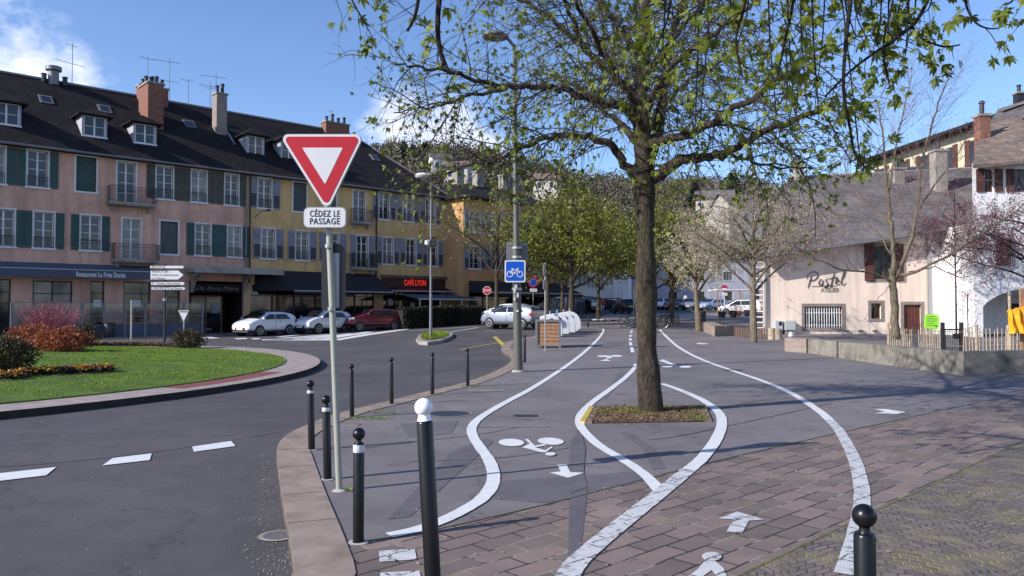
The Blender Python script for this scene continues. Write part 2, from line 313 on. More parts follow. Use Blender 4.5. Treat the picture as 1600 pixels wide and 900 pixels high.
def leafmat(name, a, c, tr=.35, sc=1.3, rough=.55):
    m, n, l, b = nt(name); t = noise(n, l, sc, 5, .7); t2 = noise(n, l, sc*14, 2, .5)
    f = nmath(n, l, 'ADD', nmath(n, l, 'MULTIPLY', t.outputs[0], .5), nmath(n, l, 'MULTIPLY', t2.outputs[0], .5))
    cc = ramp(n, l, f, [(.36, a), (.62, c)]); l.new(cc, b.inputs['Base Color']); b.inputs['Roughness'].default_value = rough; b.inputs['Specular IOR Level'].default_value = .35
    out = n['Material Output']; tl = n.new('ShaderNodeBsdfTranslucent'); tint = mix(n, l, 1, cc, (1.2, 1.2, .5), 'MULTIPLY'); l.new(tint, tl.inputs[0])
    ms = n.new('ShaderNodeMixShader'); ms.inputs[0].default_value = tr; l.new(b.outputs[0], ms.inputs[1]); l.new(tl.outputs[0], ms.inputs[2]); l.new(ms.outputs[0], out.inputs[0])
leafmat('leaf_fresh', (.050, .078, .011), (.21, .245, .030), .33); leafmat('leaf_row', (.07, .085, .012), (.20, .205, .030), .25, .6); leafmat('leaf_shrub_red', (.055, .014, .010), (.42, .12, .055), .15, 2.5)
leafmat('leaf_dark', (.02, .022, .010), (.07, .05, .02), .15, 2.5); leafmat('twig_red', (.20, .035, .07), (.42, .13, .17), .1, 2.5); leafmat('blossom', (.24, .23, .12), (.56, .51, .41), .2, 2); leafmat('bud_brown', (.22, .175, .11), (.47, .40, .32), .2, 2)
leafmat('leaf_purple', (.065, .02, .032), (.19, .065, .085), .2, 2); leafmat('conifer', (.016, .030, .022), (.040, .060, .045), .05, .3); leafmat('far_wood', (.075, .065, .050), (.135, .12, .085), .05, .12); leafmat('far_green', (.06, .07, .028), (.12, .13, .05), .1, .12)
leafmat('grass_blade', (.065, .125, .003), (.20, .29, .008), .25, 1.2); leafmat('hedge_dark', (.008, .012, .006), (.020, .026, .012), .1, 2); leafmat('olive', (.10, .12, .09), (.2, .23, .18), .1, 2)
leafmat('flower_yellow', (.55, .33, .01), (.75, .55, .12), .1, 8); leafmat('flower_purple', (.05, .01, .10), (.14, .06, .25), .1, 8); leafmat('flower_orange', (.42, .13, .01), (.65, .30, .03), .1, 8)
def bark(name, a, c, moss=True):
    m, n, l, b = nt(name); tcn = n.new('ShaderNodeTexCoord'); mpn = n.new('ShaderNodeMapping'); mpn.inputs['Scale'].default_value = (1, 1, .32); l.new(tcn.outputs['Object'], mpn.inputs[0])
    v = n.new('ShaderNodeTexVoronoi'); v.inputs['Scale'].default_value = 15; v.feature = 'DISTANCE_TO_EDGE'; t = noise(n, l, 7, 8, .75, dist=.8, vec=mpn.outputs[0]); wv = n.new('ShaderNodeVectorMath'); wv.operation = 'ADD'; l.new(mpn.outputs[0], wv.inputs[0])
    sc = n.new('ShaderNodeVectorMath'); sc.operation = 'SCALE'; sc.inputs['Scale'].default_value = .16; l.new(t.outputs['Color'], sc.inputs[0]); l.new(sc.outputs[0], wv.inputs[1]); l.new(wv.outputs[0], v.inputs['Vector'])
    cc = ramp(n, l, t.outputs[0], [(.3, a), (.5, tuple((x+y)/2 for x, y in zip(a, c))), (.68, c)])
    cc = mix(n, l, 1, cc, ramp(n, l, v.outputs['Distance'], [(0, (.45,)*3), (.14, (1.05,)*3)]), 'MULTIPLY')
    if moss:
        t3 = noise(n, l, 1.3, 4, .6); cc = mix(n, l, ramp(n, l, t3.outputs[0], [(.5, (0,)*3), (.66, (.6,)*3)]), cc, (.07, .068, .028))
    l.new(cc, b.inputs['Base Color']); b.inputs['Roughness'].default_value = .9; b.inputs['Specular IOR Level'].default_value = .2
    bump(n, l, b, nmath(n, l, 'ADD', t.outputs[0], nmath(n, l, 'MULTIPLY', v.outputs['Distance'], 1.6)), .9, .03)
bark('bark_main', (.016, .012, .010), (.125, .095, .075)); bark('bark_pale', (.13, .10, .07), (.27, .22, .16)); bark('bark_dark', (.014, .010, .009), (.045, .035, .03), False)
simple('twig', (.032, .022, .022), .8, var=.3, vs=4); simple('twig_pale', (.17, .125, .115), .8, var=.3, vs=2)
simple('moss', (.10, .105, .03), .95, var=.4, vs=12)
M = MAT
# emissive sign lettering (a lit sign in the photograph)
_m, _n, _l, _b = nt('lit_red'); _b.inputs['Base Color'].default_value = (.5, .01, .01, 1); _b.inputs['Emission Color'].default_value = (1, .04, .03, 1); _b.inputs['Emission Strength'].default_value = .4

# ---------------------------------------------------------------- ground
def sheet(name, poly, dz, mat, kind='structure', step=3.0, skirt=0, skirt_mat=None, parent=None, uneven=0):
    bm = bmesh.new(); vs = [bm.verts.new((p[0], p[1], 0)) for p in poly]; f = bm.faces.new(vs); f.normal_update()
    if f.normal.z < 0: f.normal_flip()
    bmesh.ops.triangulate(bm, faces=[f])
    xs = [p[0] for p in poly]; ys = [p[1] for p in poly]
    if skirt: edge = [(p[0], p[1]) for p in poly]
    def cuts(lo, hi, co, no):
        k = math.ceil(lo/step)
        while k*step < hi and k*step < 140:
            g = list(bm.verts)+list(bm.edges)+list(bm.faces); c = [0, 0, 0]; c[co] = k*step; nn = [0, 0, 0]; nn[co] = 1
            bmesh.ops.bisect_plane(bm, geom=g, plane_co=c, plane_no=nn); k += 1
    if max(ys) > 18: cuts(max(18, min(ys)), max(ys), 1, 0)
    if max(ys) > 18: cuts(max(-21, min(xs)), min(6, max(xs)), 0, 0)
    if skirt:
        be = [e for e in bm.edges if e.is_boundary]; r = bmesh.ops.extrude_edge_only(bm, edges=be)
        low = [v for v in r['geom'] if isinstance(v, bmesh.types.BMVert)]; lows = set(low)
    for v in bm.verts: v.co.z = gz(v.co.x, v.co.y)+dz
    if skirt:
        for v in low: v.co.z -= skirt
    if skirt and skirt_mat:
        for fc in bm.faces:
            if any(v in lows for v in fc.verts): fc.material_index = 1
    me = bpy.data.meshes.new(name); bm.to_mesh(me); bm.free(); me.materials.append(mat)
    if skirt_mat: me.materials.append(skirt_mat)
    o = link(bpy.data.objects.new(name, me)); o.parent = parent
    if kind and parent is None: o['kind'] = kind
    return o
def smooth(pts, n=6):
    out = []; P = [Vector(p) for p in pts]
    for i in range(len(P)-1):
        p0, p1, p2, p3 = P[max(i-1, 0)], P[i], P[i+1], P[min(i+2, len(P)-1)]
        for j in range(n):
            t = j/n; out.append(.5*((2*p1)+(p2-p0)*t+(2*p0-5*p1+4*p2-p3)*t*t+(3*p1-p0-3*p2+p3)*t**3))
    out.append(P[-1]); return out
def gp(pix, dz=0): return [G(x, y, dz).xy for x, y in pix]
RZ = -.10     # road surface below the pavements
def grid_ground():
    xs = [-1500, -500, -200, -90]+[x for x in np.arange(-60, 61, 3.0)]+[90, 200, 500, 1500]; ys = [-300, -60, -20, -6]+[y for y in np.arange(0, 141, 3.0)]+[200, 400, 900, 2500]
    vs = [(x, y, gz(x, y)+RZ) for y in ys for x in xs]; nx = len(xs)
    fs = [(j*nx+i, j*nx+i+1, (j+1)*nx+i+1, (j+1)*nx+i) for j in range(len(ys)-1) for i in range(nx-1)]
    m = MB(); m.add(vs, fs); o = m.build('road', M['road_asphalt']); o['kind'] = 'structure'
grid_ground()
kerb_px = [(462, 899), (452, 835), (441, 775), (434, 722), (433, 700), (445, 683), (472, 668), (530, 646), (600, 629), (660, 614), (730, 597), (775, 580), (797, 566), (799, 557), (789, 551), (783, 544), (790, 536), (806, 531), (838, 525), (858, 517)]
kerb = smooth([(p.x, p.y, 0) for p in gp(kerb_px)], 4)
k0 = kerb[0]; pre = [Vector((k0.x+.02, k0.y-1.2, 0)), Vector((k0.x+.2, 1.0, 0)), Vector((k0.x+1.2, -6, 0))]
far_px = [(872, 509), (905, 504), (965, 502), (1040, 503), (1088, 500)]
far = [Vector((*p, 0)) for p in gp(far_px)]
plaza = list(reversed(pre))+kerb+far+[Vector((22, 70, 0)), Vector((60, 74, 0)), Vector((70, -6, 0))]
sheet('pavement', [(p.x, p.y) for p in plaza], 0, M['pavement_asphalt'], skirt=.25, skirt_mat=M['granite'])
def strip(pts, w0, w1=0):
    L, Rr = [], []
    for i, p in enumerate(pts):
        d = (pts[min(i+1, len(pts)-1)]-pts[max(i-1, 0)]); d.z = 0; d.normalize(); nrm = Vector((-d.y, d.x, 0))
        L.append(p+nrm*w0); Rr.append(p-nrm*w1)
    return L, Rr
def strip_mesh(mb, pts, w0, w1, dz, jit=0):
    pts = [Vector((p[0], p[1], 0)) for p in pts]; L, Q = strip(pts, w0, w1); b = len(mb.v); k = len(pts)
    vs = []
    for p in L+Q: 
        j = random.uniform(-jit, jit); vs.append((p.x+j, p.y+j*.5, gz(p.x, p.y)+dz))
    mb.add(vs, [(i, i+1, k+i+1, k+i) for i in range(k-1)]); return mb
# kerb stones along the road: real step, stones end to end
def kerb_stones(name, pts, w, top, depth, mat, gap=.006, n_per=None, seg=.9):
    mb = MB(); pts = [Vector((p[0], p[1], 0)) for p in pts]; L, Q = strip(pts, 0, w)
    acc = 0; last = 0
    def q(i, A, dz): return (A[i].x, A[i].y, gz(A[i].x, A[i].y)+dz)
    for i in range(len(pts)-1):
        vs = [q(i, L, -depth), q(i, Q, -depth), q(i+1, Q, -depth), q(i+1, L, -depth), q(i, L, top), q(i, Q, top), q(i+1, Q, top), q(i+1, L, top)]
        mb.add(vs, [(4, 5, 6, 7), (0, 4, 7, 3), (1, 2, 6, 5), (0, 1, 5, 4), (2, 3, 7, 6)])
    o = mb.build(name, mat); o['kind'] = 'structure'; return o
fullk = list(reversed(pre[:2]))+kerb
kerb_stones('kerb', [(p.x, p.y) for p in fullk], .38, .012, .2, M['granite'])
kj = MB(); acc = 0
for i in range(1, len(kerb)-1):
    acc += (kerb[i]-kerb[i-1]).length
    if acc > .95:
        acc = 0; d = (kerb[i+1]-kerb[i-1]).normalized(); nq = Vector((-d.y, d.x, 0)); a, b = kerb[i]-nq*.004, kerb[i]-nq*.376; w = d*.004; kj.add([(p.x, p.y, gz(p.x, p.y)+.0135) for p in (a-w, a+w, b+w, b-w)], [(0, 3, 2, 1)])
kj.build('kerb_joints', M['dark_kerb'])['kind'] = 'structure'
# paved strips across the cycle path
bl = [(-1.28, 5.36), (-1.04, 5.56), (.22, 6.6), (3.1, 9.3), (10.1, 15.3), (24, 27.5)]
b2 = [G(1160, 898).xy, G(1423, 773).xy, G(1600, 688).xy, Vector((22, 25.2))]
dirv = (Vector(b2[1])-Vector(b2[0])).normalized(); s0 = Vector(b2[0])-dirv*6
slab = [(p[0], p[1]) for p in bl]+[(22.6, 25.7)]+[(b2[2].x, b2[2].y), (b2[1].x, b2[1].y), (b2[0].x, b2[0].y), (s0.x, s0.y), (-1.05, 1.3)]
sheet('slab_paving', slab, .004, M['slab_paving'])
cob = [(s0.x+.003, s0.y), (b2[0].x, b2[0].y), (b2[1].x, b2[1].y), (b2[2].x, b2[2].y), (22.6, 25.7), (40, 20), (40, -5), (-.5, -5)]
sheet('cobble_paving', cob, .004, M['cobble_paving'])
# darker asphalt repairs
for i, px in enumerate([[(776, 752), (905, 744), (1008, 735), (1018, 748), (930, 776), (845, 786), (772, 779)], [(893, 690), (906, 668), (915, 700), (912, 740), (918, 762), (890, 772), (888, 730)], [(624, 662), (716, 658), (705, 678), (640, 684)], [(700, 712), (712, 704), (760, 684), (772, 690), (640, 808), (606, 812)],
    [(958, 534), (978, 532), (972, 541), (940, 544), (938, 538)], [(968, 582), (980, 582), (962, 606), (948, 622), (940, 620)], [(968, 675), (990, 678), (1022, 700), (1040, 732), (1020, 734), (1006, 704)]]):
    sheet('asphalt_repair', [tuple(p) for p in gp(px)], .0035 if i != 1 else .0072, M['patch_asphalt' if i in (0, 1, 3) else 'seal_asphalt'])
sheet('asphalt_repair', [tuple(p) for p in gp([(890, 774), (918, 764), (915, 800), (908, 850), (912, 899), (888, 899), (888, 850)])], .0065, M['patch_asphalt'])
# tar joint lines
for px in ([(1120, 640), (1190, 626), (1300, 618)], [(745, 668), (860, 668)], [(1012, 688), (1090, 676), (1300, 630)], [(570, 700), (740, 680), (810, 668)], [(640, 722), (780, 716), (860, 705), (905, 697)]):
    mb = MB(); pts = smooth([(*p, 0) for p in gp(px)], 5); strip_mesh(mb, pts, .008, .008, .0045, .004); mb.build('tar_joint', M['ink'])['kind'] = 'structure'
def joint(name, px, w, mat, dz, jit, n=14, xy=None):
    mb = MB(); pts = smooth([(p[0], p[1], 0) for p in (xy or gp(px, dz if dz < 0 else 0))], n); strip_mesh(mb, pts, w, w, dz, jit); mb.build(name, M[mat])['kind'] = 'structure'
joint('tar_joint', [(-40, 733), (0, 730), (150, 717), (300, 698), (438, 675)], .008, 'ink', RZ+.004, .006)
joint('moss_joint', None, .009, 'ink', .0066, .014, 40, [(-1.04, 5.56), (.22, 6.6), (3.1, 9.3), (10.1, 15.3)])
joint('moss_joint', None, .012, 'moss', .0062, .02, 40, [(-1.0, 5.61), (.24, 6.63), (3.12, 9.33), (8.1, 13.6)])
joint('moss_joint', None, .010, 'moss', .0066, .016, 40, [tuple(b2[0]), tuple(b2[1]), tuple(b2[2])])
# grit beside the kerb
gq = []
for i in range(420):
    p = kerb[min(len(kerb)-1, int(abs(random.gauss(0, 9))))]; gq.append((p.x-abs(random.gauss(0, .16))-.02, p.y+random.uniform(-.3, .3)))
for i in range(90): gq.append((random.uniform(-5, -1.8), random.uniform(3.5, 9)))
gm = MB()
for x, y in gq: k_ = random.uniform(.002, .006); gm.rbox((x, y, gz(x, y)+RZ+k_*.4), (k_*2, k_*1.5, k_), random.random()*3, .3)
gm.build('grit', M['concrete'])['kind'] = 'stuff'
gq = MB()
for i in range(260): x, y = random.uniform(-1, 9), random.uniform(4.2, 14); k_ = random.uniform(.004, .012); gq.rbox((x, y, gz(x, y)+.012+k_*.3), (k_*2, k_*1.2, k_*.5), random.random()*3, .2)
gq.build('leaf_specks', M['bud_brown'])['kind'] = 'stuff'
# cycle path lines
def line_obj(name, px, w, mat='white_paint', dz=.010, n=6):
    pts = smooth([(*p, 0) for p in gp(px)], n); mb = MB(); strip_mesh(mb, pts, w/2, w/2, dz, .004); o = mb.build(name, M[mat]); o['kind'] = 'structure'; return o
line_obj('path_line', [(608, 838), (650, 829), (690, 815), (727, 797), (754, 779), (768, 760), (771, 740), (764, 720), (750, 700), (739, 682), (738, 667), (752, 652), (785, 632), (838, 603), (888, 570), (918, 546), (936, 528), (943, 516), (936, 513.5), (905, 512)], .135)
line_obj('path_line', [(1321, 899), (1330, 870), (1341, 825), (1347, 785), (1344, 750), (1333, 714), (1312, 675), (1296, 657)], .14, 'worn_paint', dz=.0105); line_obj('path_line', [(1302, 663), (1280, 643), (1240, 617), (1195, 597), (1140, 578), (1092, 560), (1058, 541), (1036, 521), (1031, 515)], .14, dz=.010)
line_obj('path_line', [(1032, 770), (1012, 747), (978, 722), (935, 696), (910, 671), (906, 652), (922, 632), (950, 611), (975, 592), (990, 577), (994, 569)], .13)
line_obj('path_line', [(885, 905), (902, 880), (930, 854), (960, 829), (1000, 797), (1034, 770), (1068, 742), (1076, 735)], .16, 'worn_paint', dz=.0125)
line_obj('path_line', [(1066, 744), (1084, 729), (1100, 714), (1120, 686), (1128, 660), (1120, 642), (1094, 624), (1062, 610), (1034, 600)], .15, dz=.0118)
for a, b in (((988.5, 551), (987, 543)), ((986, 540), (985, 535)), ((985, 532.5), (985, 529)), ((985, 526.5), (985.5, 523.5)), ((986, 521), (986.8, 518)), ((987, 517), (988, 515.6))): line_obj('dash_line', [a, b], .13, n=1)
for a, b in (((965, 508), (985, 512.5)), ((985, 512.5), (1010, 514))): line_obj('path_line', [a, b], .12, n=1)
def mark(px, dz=.010, mat='white_paint', name='ground_mark', road=False):
    base = RZ if road else 0
    o = sheet(name, [tuple(p) for p in gp(px, base)], base+dz, M[mat]); return o
def ell(cx, cy, rx, ry, n=24, tilt=0): return [(cx+rx*math.cos(2*PI*i/n), cy+ry*math.sin(2*PI*i/n)+tilt*rx*math.cos(2*PI*i/n)) for i in range(n)]
# bicycle symbols and arrows
mark(ell(799, 692.5, 20, 5.8, tilt=.03), name='bicycle_marking'); mark(ell(860.5, 690.5, 20.5, 5.6, tilt=.05), name='bicycle_marking')
mark([(820, 687.5), (825, 687), (832, 694), (836, 697.5), (850, 695), (854, 697), (836, 700), (852, 705), (862, 698.5), (864, 699.5), (853, 708), (845, 708), (816, 700), (828, 694)], name='bicycle_marking'); mark(ell(860, 711, 8, 2.7), name='bicycle_marking', dz=.014)
mark([(871, 727.5), (885, 727), (891, 739), (912.5, 740), (887.5, 748), (859, 740), (876, 738)], name='arrow_marking')
mark(ell(943, 557, 10, 1.4), name='bicycle_marking'); mark(ell(963, 556.6, 9.5, 1.5), name='bicycle_marking'); mark([(946, 558), (951, 556), (958, 560), (949, 561)], name='bicycle_marking', dz=.014); mark([(937, 565), (944, 562.5), (948, 561.6), (954, 565)], name='arrow_marking', dz=.016)
mark([(1030, 564), (1036, 562), (1058, 571), (1052, 572)], name='bicycle_marking'); mark(ell(1071, 573.6, 9.5, 1.6), name='bicycle_marking'); mark(ell(1042, 573, 9, 1.6), name='bicycle_marking'); mark([(1040, 563), (1043, 566), (1036, 566)], name='bicycle_marking', dz=.014)
mark([(1152, 801), (1195, 814), (1171, 815), (1160, 834), (1135, 833), (1146, 813), (1123, 812)], name='arrow_marking', mat='worn_paint')
mark(ell(1112, 872.5, 15.5, 7), name='pedestrian_marking', mat='worn_paint', dz=.0145); mark([(1100, 879), (1109, 876), (1117, 878.5), (1131, 890), (1136, 903), (1120, 903), (1112, 893), (1098, 903), (1075, 903), (1092, 890)], name='pedestrian_marking', mat='worn_paint')
mark([(1366, 640), (1385, 640), (1396, 642), (1416, 644.5), (1401, 648), (1384, 647), (1366, 647), (1382, 644)], name='arrow_marking'); mark([(1090, 536), (1108, 537), (1100, 538.5), (1088, 537.6)], name='arrow_marking')
mark([(592, 863), (648, 859), (651, 876), (593, 880)], name='crossing_block', mat='worn_paint'); mark([(594, 897), (655, 894), (660, 912), (594, 914)], name='crossing_block', mat='worn_paint')
# road markings
mark([(-30, 744), (88, 731), (72, 744), (-45, 758)], road=True, name='road_dash'); mark([(176, 717), (237, 709.5), (234, 720), (160, 728.5)], road=True, name='road_dash'); mark([(300, 699), (361, 690), (368, 698), (303, 707)], road=True, name='road_dash')
for q in ([(308, 527.5), (330, 526.5), (344, 528.6), (322, 529.4)], [(366, 528.8), (384, 528.2), (387, 529.8), (370, 530.4)], [(392, 529), (404, 528.6), (408, 530), (396, 530.6)], [(340, 522), (420, 521), (424, 522.5), (345, 524)]): mark(q, road=True, name='road_dash')
for q in ([(410, 530.6), (523, 530.2), (523, 532), (408, 532.2)], [(430, 529), (446, 529), (520, 523), (508, 523)], [(452, 529.6), (468, 529.6), (530, 523.5), (518, 523.3)], [(474, 530), (490, 530), (556, 521.8), (545, 521.4)], [(498, 530), (514, 530), (585, 519), (572, 518.5)], [(430, 526.6), (440, 526.6), (470, 523.6), (460, 523.4)],
          [(523, 530.4), (530, 532), (580, 523.5), (640, 514.5), (636, 513.4), (570, 522)]): mark(q, road=True, name='road_hatching')
line_obj('edge_line', [(640, 514.5), (700, 511), (745, 507.6)], .16, dz=RZ+.012, n=3); line_obj('edge_line', [(690, 518), (720, 514), (748, 509.6)], .16, dz=RZ+.012, n=3); line_obj('edge_line', [(756, 514.4), (775, 515)], .10, dz=RZ+.012, n=1)
line_obj('yellow_line', [(719, 543), (760, 535.5), (835, 525.5)], .11, 'yellow_paint', RZ+.012, 2); line_obj('yellow_line', [(773, 523.5), (782, 532), (792, 541)], .22, 'yellow_paint', RZ+.016, 2)
line_obj('crossing_line', [(962, 492), (1010, 494)], .5, dz=.012, n=1)
for k in range(6): mark([(924+k*11, 499), (931+k*11, 498.4), (935+k*11, 500.3), (927+k*11, 500.8)], name='crossing_block')
# pale square beyond the path and paved yard
sheet('pale_yard', [tuple(p) for p in gp([(925, 497), (960, 490.5), (1115, 490), (1180, 492), (1190, 497.2), (1090, 499.5), (1035, 502.2), (965, 501.2)])], .03, M['ring_paving'])
# roundabout island
RC = Vector((-19.3, 20.6)); RR = 13.75
def circ(r, n=96): return [(RC.x+r*math.cos(2*PI*i/n), RC.y+r*math.sin(2*PI*i/n)) for i in range(n)]
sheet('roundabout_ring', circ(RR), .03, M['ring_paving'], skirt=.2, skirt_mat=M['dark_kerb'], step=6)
a0, a1 = math.atan2(12.6-RC.y, -5.9-3-RC.x), 0
pr = G(255, 608).xy; pq = G(400, 583).xy
an0 = math.atan2(pr.y-RC.y, pr.x-RC.x); an1 = math.atan2(pq.y-RC.y, pq.x-RC.x)
arc = [an0+(an1-an0)*i/14 for i in range(15)]
sheet('red_paving', [(RC.x+(RR-.42)*math.cos(a), RC.y+(RR-.42)*math.sin(a)) for a in arc]+[(RC.x+(RR-.98)*math.cos(a), RC.y+(RR-.98)*math.sin(a)) for a in reversed(arc)], .034, M['red_paving'], step=6)
m_, n_, l_, b_ = nt('lawn'); t_ = noise(n_, l_, 1.2, 7, .65); t2_ = noise(n_, l_, 60, 3, .8)
l_.new(mix(n_, l_, 1, ramp(n_, l_, t_.outputs[0], [(.3, (.045, .095, .004)), (.7, (.12, .20, .007))]), ramp(n_, l_, t2_.outputs[0], [(.3, (.6,)*3), (.7, (1.3,)*3)]), 'MULTIPLY'), b_.inputs['Base Color']); b_.inputs['Roughness'].default_value = .9; bump(n_, l_, b_, t2_.outputs[0], 1, .03)
def mound(r): return .055+.30*(1-(r/(RR-1.02))**2)
mb = MB(); rings = 14; seg = 96; vs = [(RC.x, RC.y, mound(0))]
for i in range(1, rings+1):
    r = (RR-1.02)*i/rings
    for j in range(seg): a = 2*PI*j/seg; vs.append((RC.x+r*math.cos(a), RC.y+r*math.sin(a), mound(r)+gz(RC.x, RC.y)))
for j in range(seg): vs.append((RC.x+(RR-1.0)*math.cos(2*PI*j/seg), RC.y+(RR-1.0)*math.sin(2*PI*j/seg), .0))
fs = [(0, 1+j, 1+(j+1) % seg) for j in range(seg)]
for i in range(rings):
    for j in range(seg): a = 1+i*seg+j; b = 1+i*seg+(j+1) % seg; fs.append((a, a+seg, b+seg, b))
mb.add(vs, fs).build('lawn', M['lawn'], smooth=True)['kind'] = 'structure'
# fast mesh of leaf-like quads
def quads(name, P, U, V, mat, parent=None, shape='diamond', fold=None):
    P = np.asarray(P, float); n = len(P)
    if shape == 'diamond': co = np.stack([P, P+U*.5+V, P+U*1.0, P+U*.5-V], 1)
    else: co = np.stack([P-V, P+V, P+U], 1)
    k = co.shape[1]; me = bpy.data.meshes.new(name); me.vertices.add(n*k); me.vertices.foreach_set('co', co.reshape(-1))
    me.loops.add(n*k); me.loops.foreach_set('vertex_index', np.arange(n*k, dtype=np.int32)); me.polygons.add(n); me.polygons.foreach_set('loop_start', np.arange(0, n*k, k, dtype=np.int32))
    try: me.polygons.foreach_set('loop_total', np.full(n, k, dtype=np.int32))
    except Exception: pass
    me.materials.append(mat); me.update(calc_edges=True); me.validate()
    o = link(bpy.data.objects.new(name, me)); o.parent = parent; return o
def unit(a): return a/np.maximum(np.linalg.norm(a, axis=1, keepdims=True), 1e-9)
N = 110000; rr = (RR-1.05)*np.sqrt(rng.random(N)); aa = rng.random(N)*2*PI
gx = RC.x+rr*np.cos(aa); gy = RC.y+rr*np.sin(aa); keep = (gx > -1.05*gy*.67-2) & (gy < 30.5); gx, gy, rr = gx[keep], gy[keep], rr[keep]
P = np.stack([gx, gy, .05+.30*(1-(rr/(RR-1.02))**2)], 1); n = len(P); h = rng.uniform(.02, .05, n)*(1+.6*np.sin(gx*2.1+np.sin(gy*1.7)*2)*np.sin(gy*2.6+gx))
U = np.stack([rng.normal(0, .014, n), rng.normal(0, .014, n), h], 1); a = rng.random(n)*PI; V = np.stack([np.cos(a)*.009, np.sin(a)*.009, np.zeros(n)], 1)
quads('grass', P, U, V, M['grass_blade'], shape='tri')['kind'] = 'stuff'
# small planter island under the left lamp
isl = [G(x, y, RZ).xy for x, y in [(650, 534), (655, 527), (672, 521), (700, 521.5), (708, 524.5), (706, 529), (690, 536), (668, 539.5), (655, 538.5)]]
isl = [(p.x, p.y) for p in isl]; sheet('planter_island', isl, .04, M['concrete'], skirt=.16, step=6)
ic = (sum(p[0] for p in isl)/len(isl), sum(p[1] for p in isl)/len(isl))
sheet('planted_soil', [(ic[0]+(p[0]-ic[0])*.78, ic[1]+(p[1]-ic[1])*.78) for p in isl], .055, M['litter'], step=6)
P = []; 
for k in range(1500):
    i = random.randrange(len(isl)); t = math.sqrt(random.random())*.75; j = (i+1) % len(isl); u = random.random(); q = (isl[i][0]*(1-u)+isl[j][0]*u, isl[i][1]*(1-u)+isl[j][1]*u); P.append((ic[0]+(q[0]-ic[0])*t, ic[1]+(q[1]-ic[1])*t, gz(*ic)+.06))
P = np.array(P); n = len(P); U = np.stack([rng.normal(0, .07, n), rng.normal(0, .07, n), rng.uniform(.05, .22, n)], 1); a = rng.random(n)*PI
quads('ground_cover', P, U, np.stack([np.cos(a)*.02, np.sin(a)*.02, np.zeros(n)], 1), M['grass_blade'], shape='tri')['kind'] = 'stuff'
# sidewalk along the left houses
FA = Vector((-28.3, 42.4)); FD = Vector((10.3, 9.6)).normalized(); FN = Vector((FD.y, -FD.x))     # facade origin, direction, outward normal
FANG = math.atan2(FD.y, FD.x)
def fac(s, o=0): p = FA+FD*s+FN*o; return (p.x, p.y)
sheet('sidewalk', [fac(-25, .0), fac(-25, 3.6), fac(5, 3.6), fac(14, 3.0), fac(30, 4.2), fac(38, 8), fac(62, 7.5), fac(62, -3), fac(30, 0)], .0, M['seal_asphalt'], skirt=.15, skirt_mat=M['granite'])
# tree bed with edging
bed = gp([(915, 662), (931, 637), (1100, 636), (1109, 659)]); bed3 = [(p.x, p.y) for p in bed]
sheet('tree_bed', bed3, .012, M['litter'], step=6)
def on_bed(n):
    u = rng.random(n); v = rng.random(n); A, B, C_, D = [np.array(b) for b in bed3]
    return (A[None]*(1-u[:, None])+B[None]*u[:, None])*(1-v[:, None])+(D[None]*(1-u[:, None])+C_[None]*u[:, None])*v[:, None]
q = on_bed(5200); n = len(q); P = np.column_stack([q, np.full(n, .015)+rng.random(n)*.02]); U = np.stack([rng.normal(0, .03, n), rng.normal(0, .03, n), rng.uniform(0, .03, n)], 1); a = rng.random(n)*PI
quads('leaf_litter', P, U, np.stack([np.cos(a)*.012, np.sin(a)*.012, rng.normal(0, .004, n)], 1), M['litter'])['kind'] = 'stuff'
q = on_bed(5000); ctr = on_bed(14); d = np.min(np.linalg.norm(q[:, None]-ctr[None], axis=2), axis=1); q = q[(d < .22*rng.random(len(q))+.05)]; n = len(q)
P = np.column_stack([q, np.full(n, .012)]); U = np.stack([rng.normal(0, .025, n), rng.normal(0, .025, n), rng.uniform(.02, .07, n)], 1); a = rng.random(n)*PI
quads('weeds', P, U, np.stack([np.cos(a)*.006, np.sin(a)*.006, np.zeros(n)], 1), M['grass_blade'], shape='tri')['kind'] = 'stuff'
for nm, px, mt in (('bed_edging', [(915, 662), (931, 637), (938, 637), (925, 662)], 'granite'), ('bed_edging', [(1093, 637), (1102, 637), (1112, 659), (1101, 659)], 'granite'), ('yellow_edging', [(906, 661), (921, 637), (928, 637.5), (914, 662)], 'yellow_paint')):
    sheet(nm, [(p.x, p.y) for p in gp(px)], .03, M[mt], step=6, skirt=.04)
# weeds along the kerb joints
P = []
for c_, s_, k in ((G(590, 655), .25, 120), (G(604, 646), .3, 100), (G(726, 604), .5, 120), (G(681, 618), .3, 60), (G(549, 768), .06, 30), (G(560, 655), .25, 100), (G(760, 590), .4, 60)):
    for _ in range(k): P.append((c_.x+random.gauss(0, s_*.6), c_.y+random.gauss(0, s_*.3), .01))
P = np.array(P); n = len(P); U = np.stack([rng.normal(0, .02, n), rng.normal(0, .02, n), rng.uniform(.01, .05, n)], 1); a = rng.random(n)*PI
quads('weeds', P, U, np.stack([np.cos(a)*.006, np.sin(a)*.006, np.zeros(n)], 1), M['grass_blade'], shape='tri')['kind'] = 'stuff'
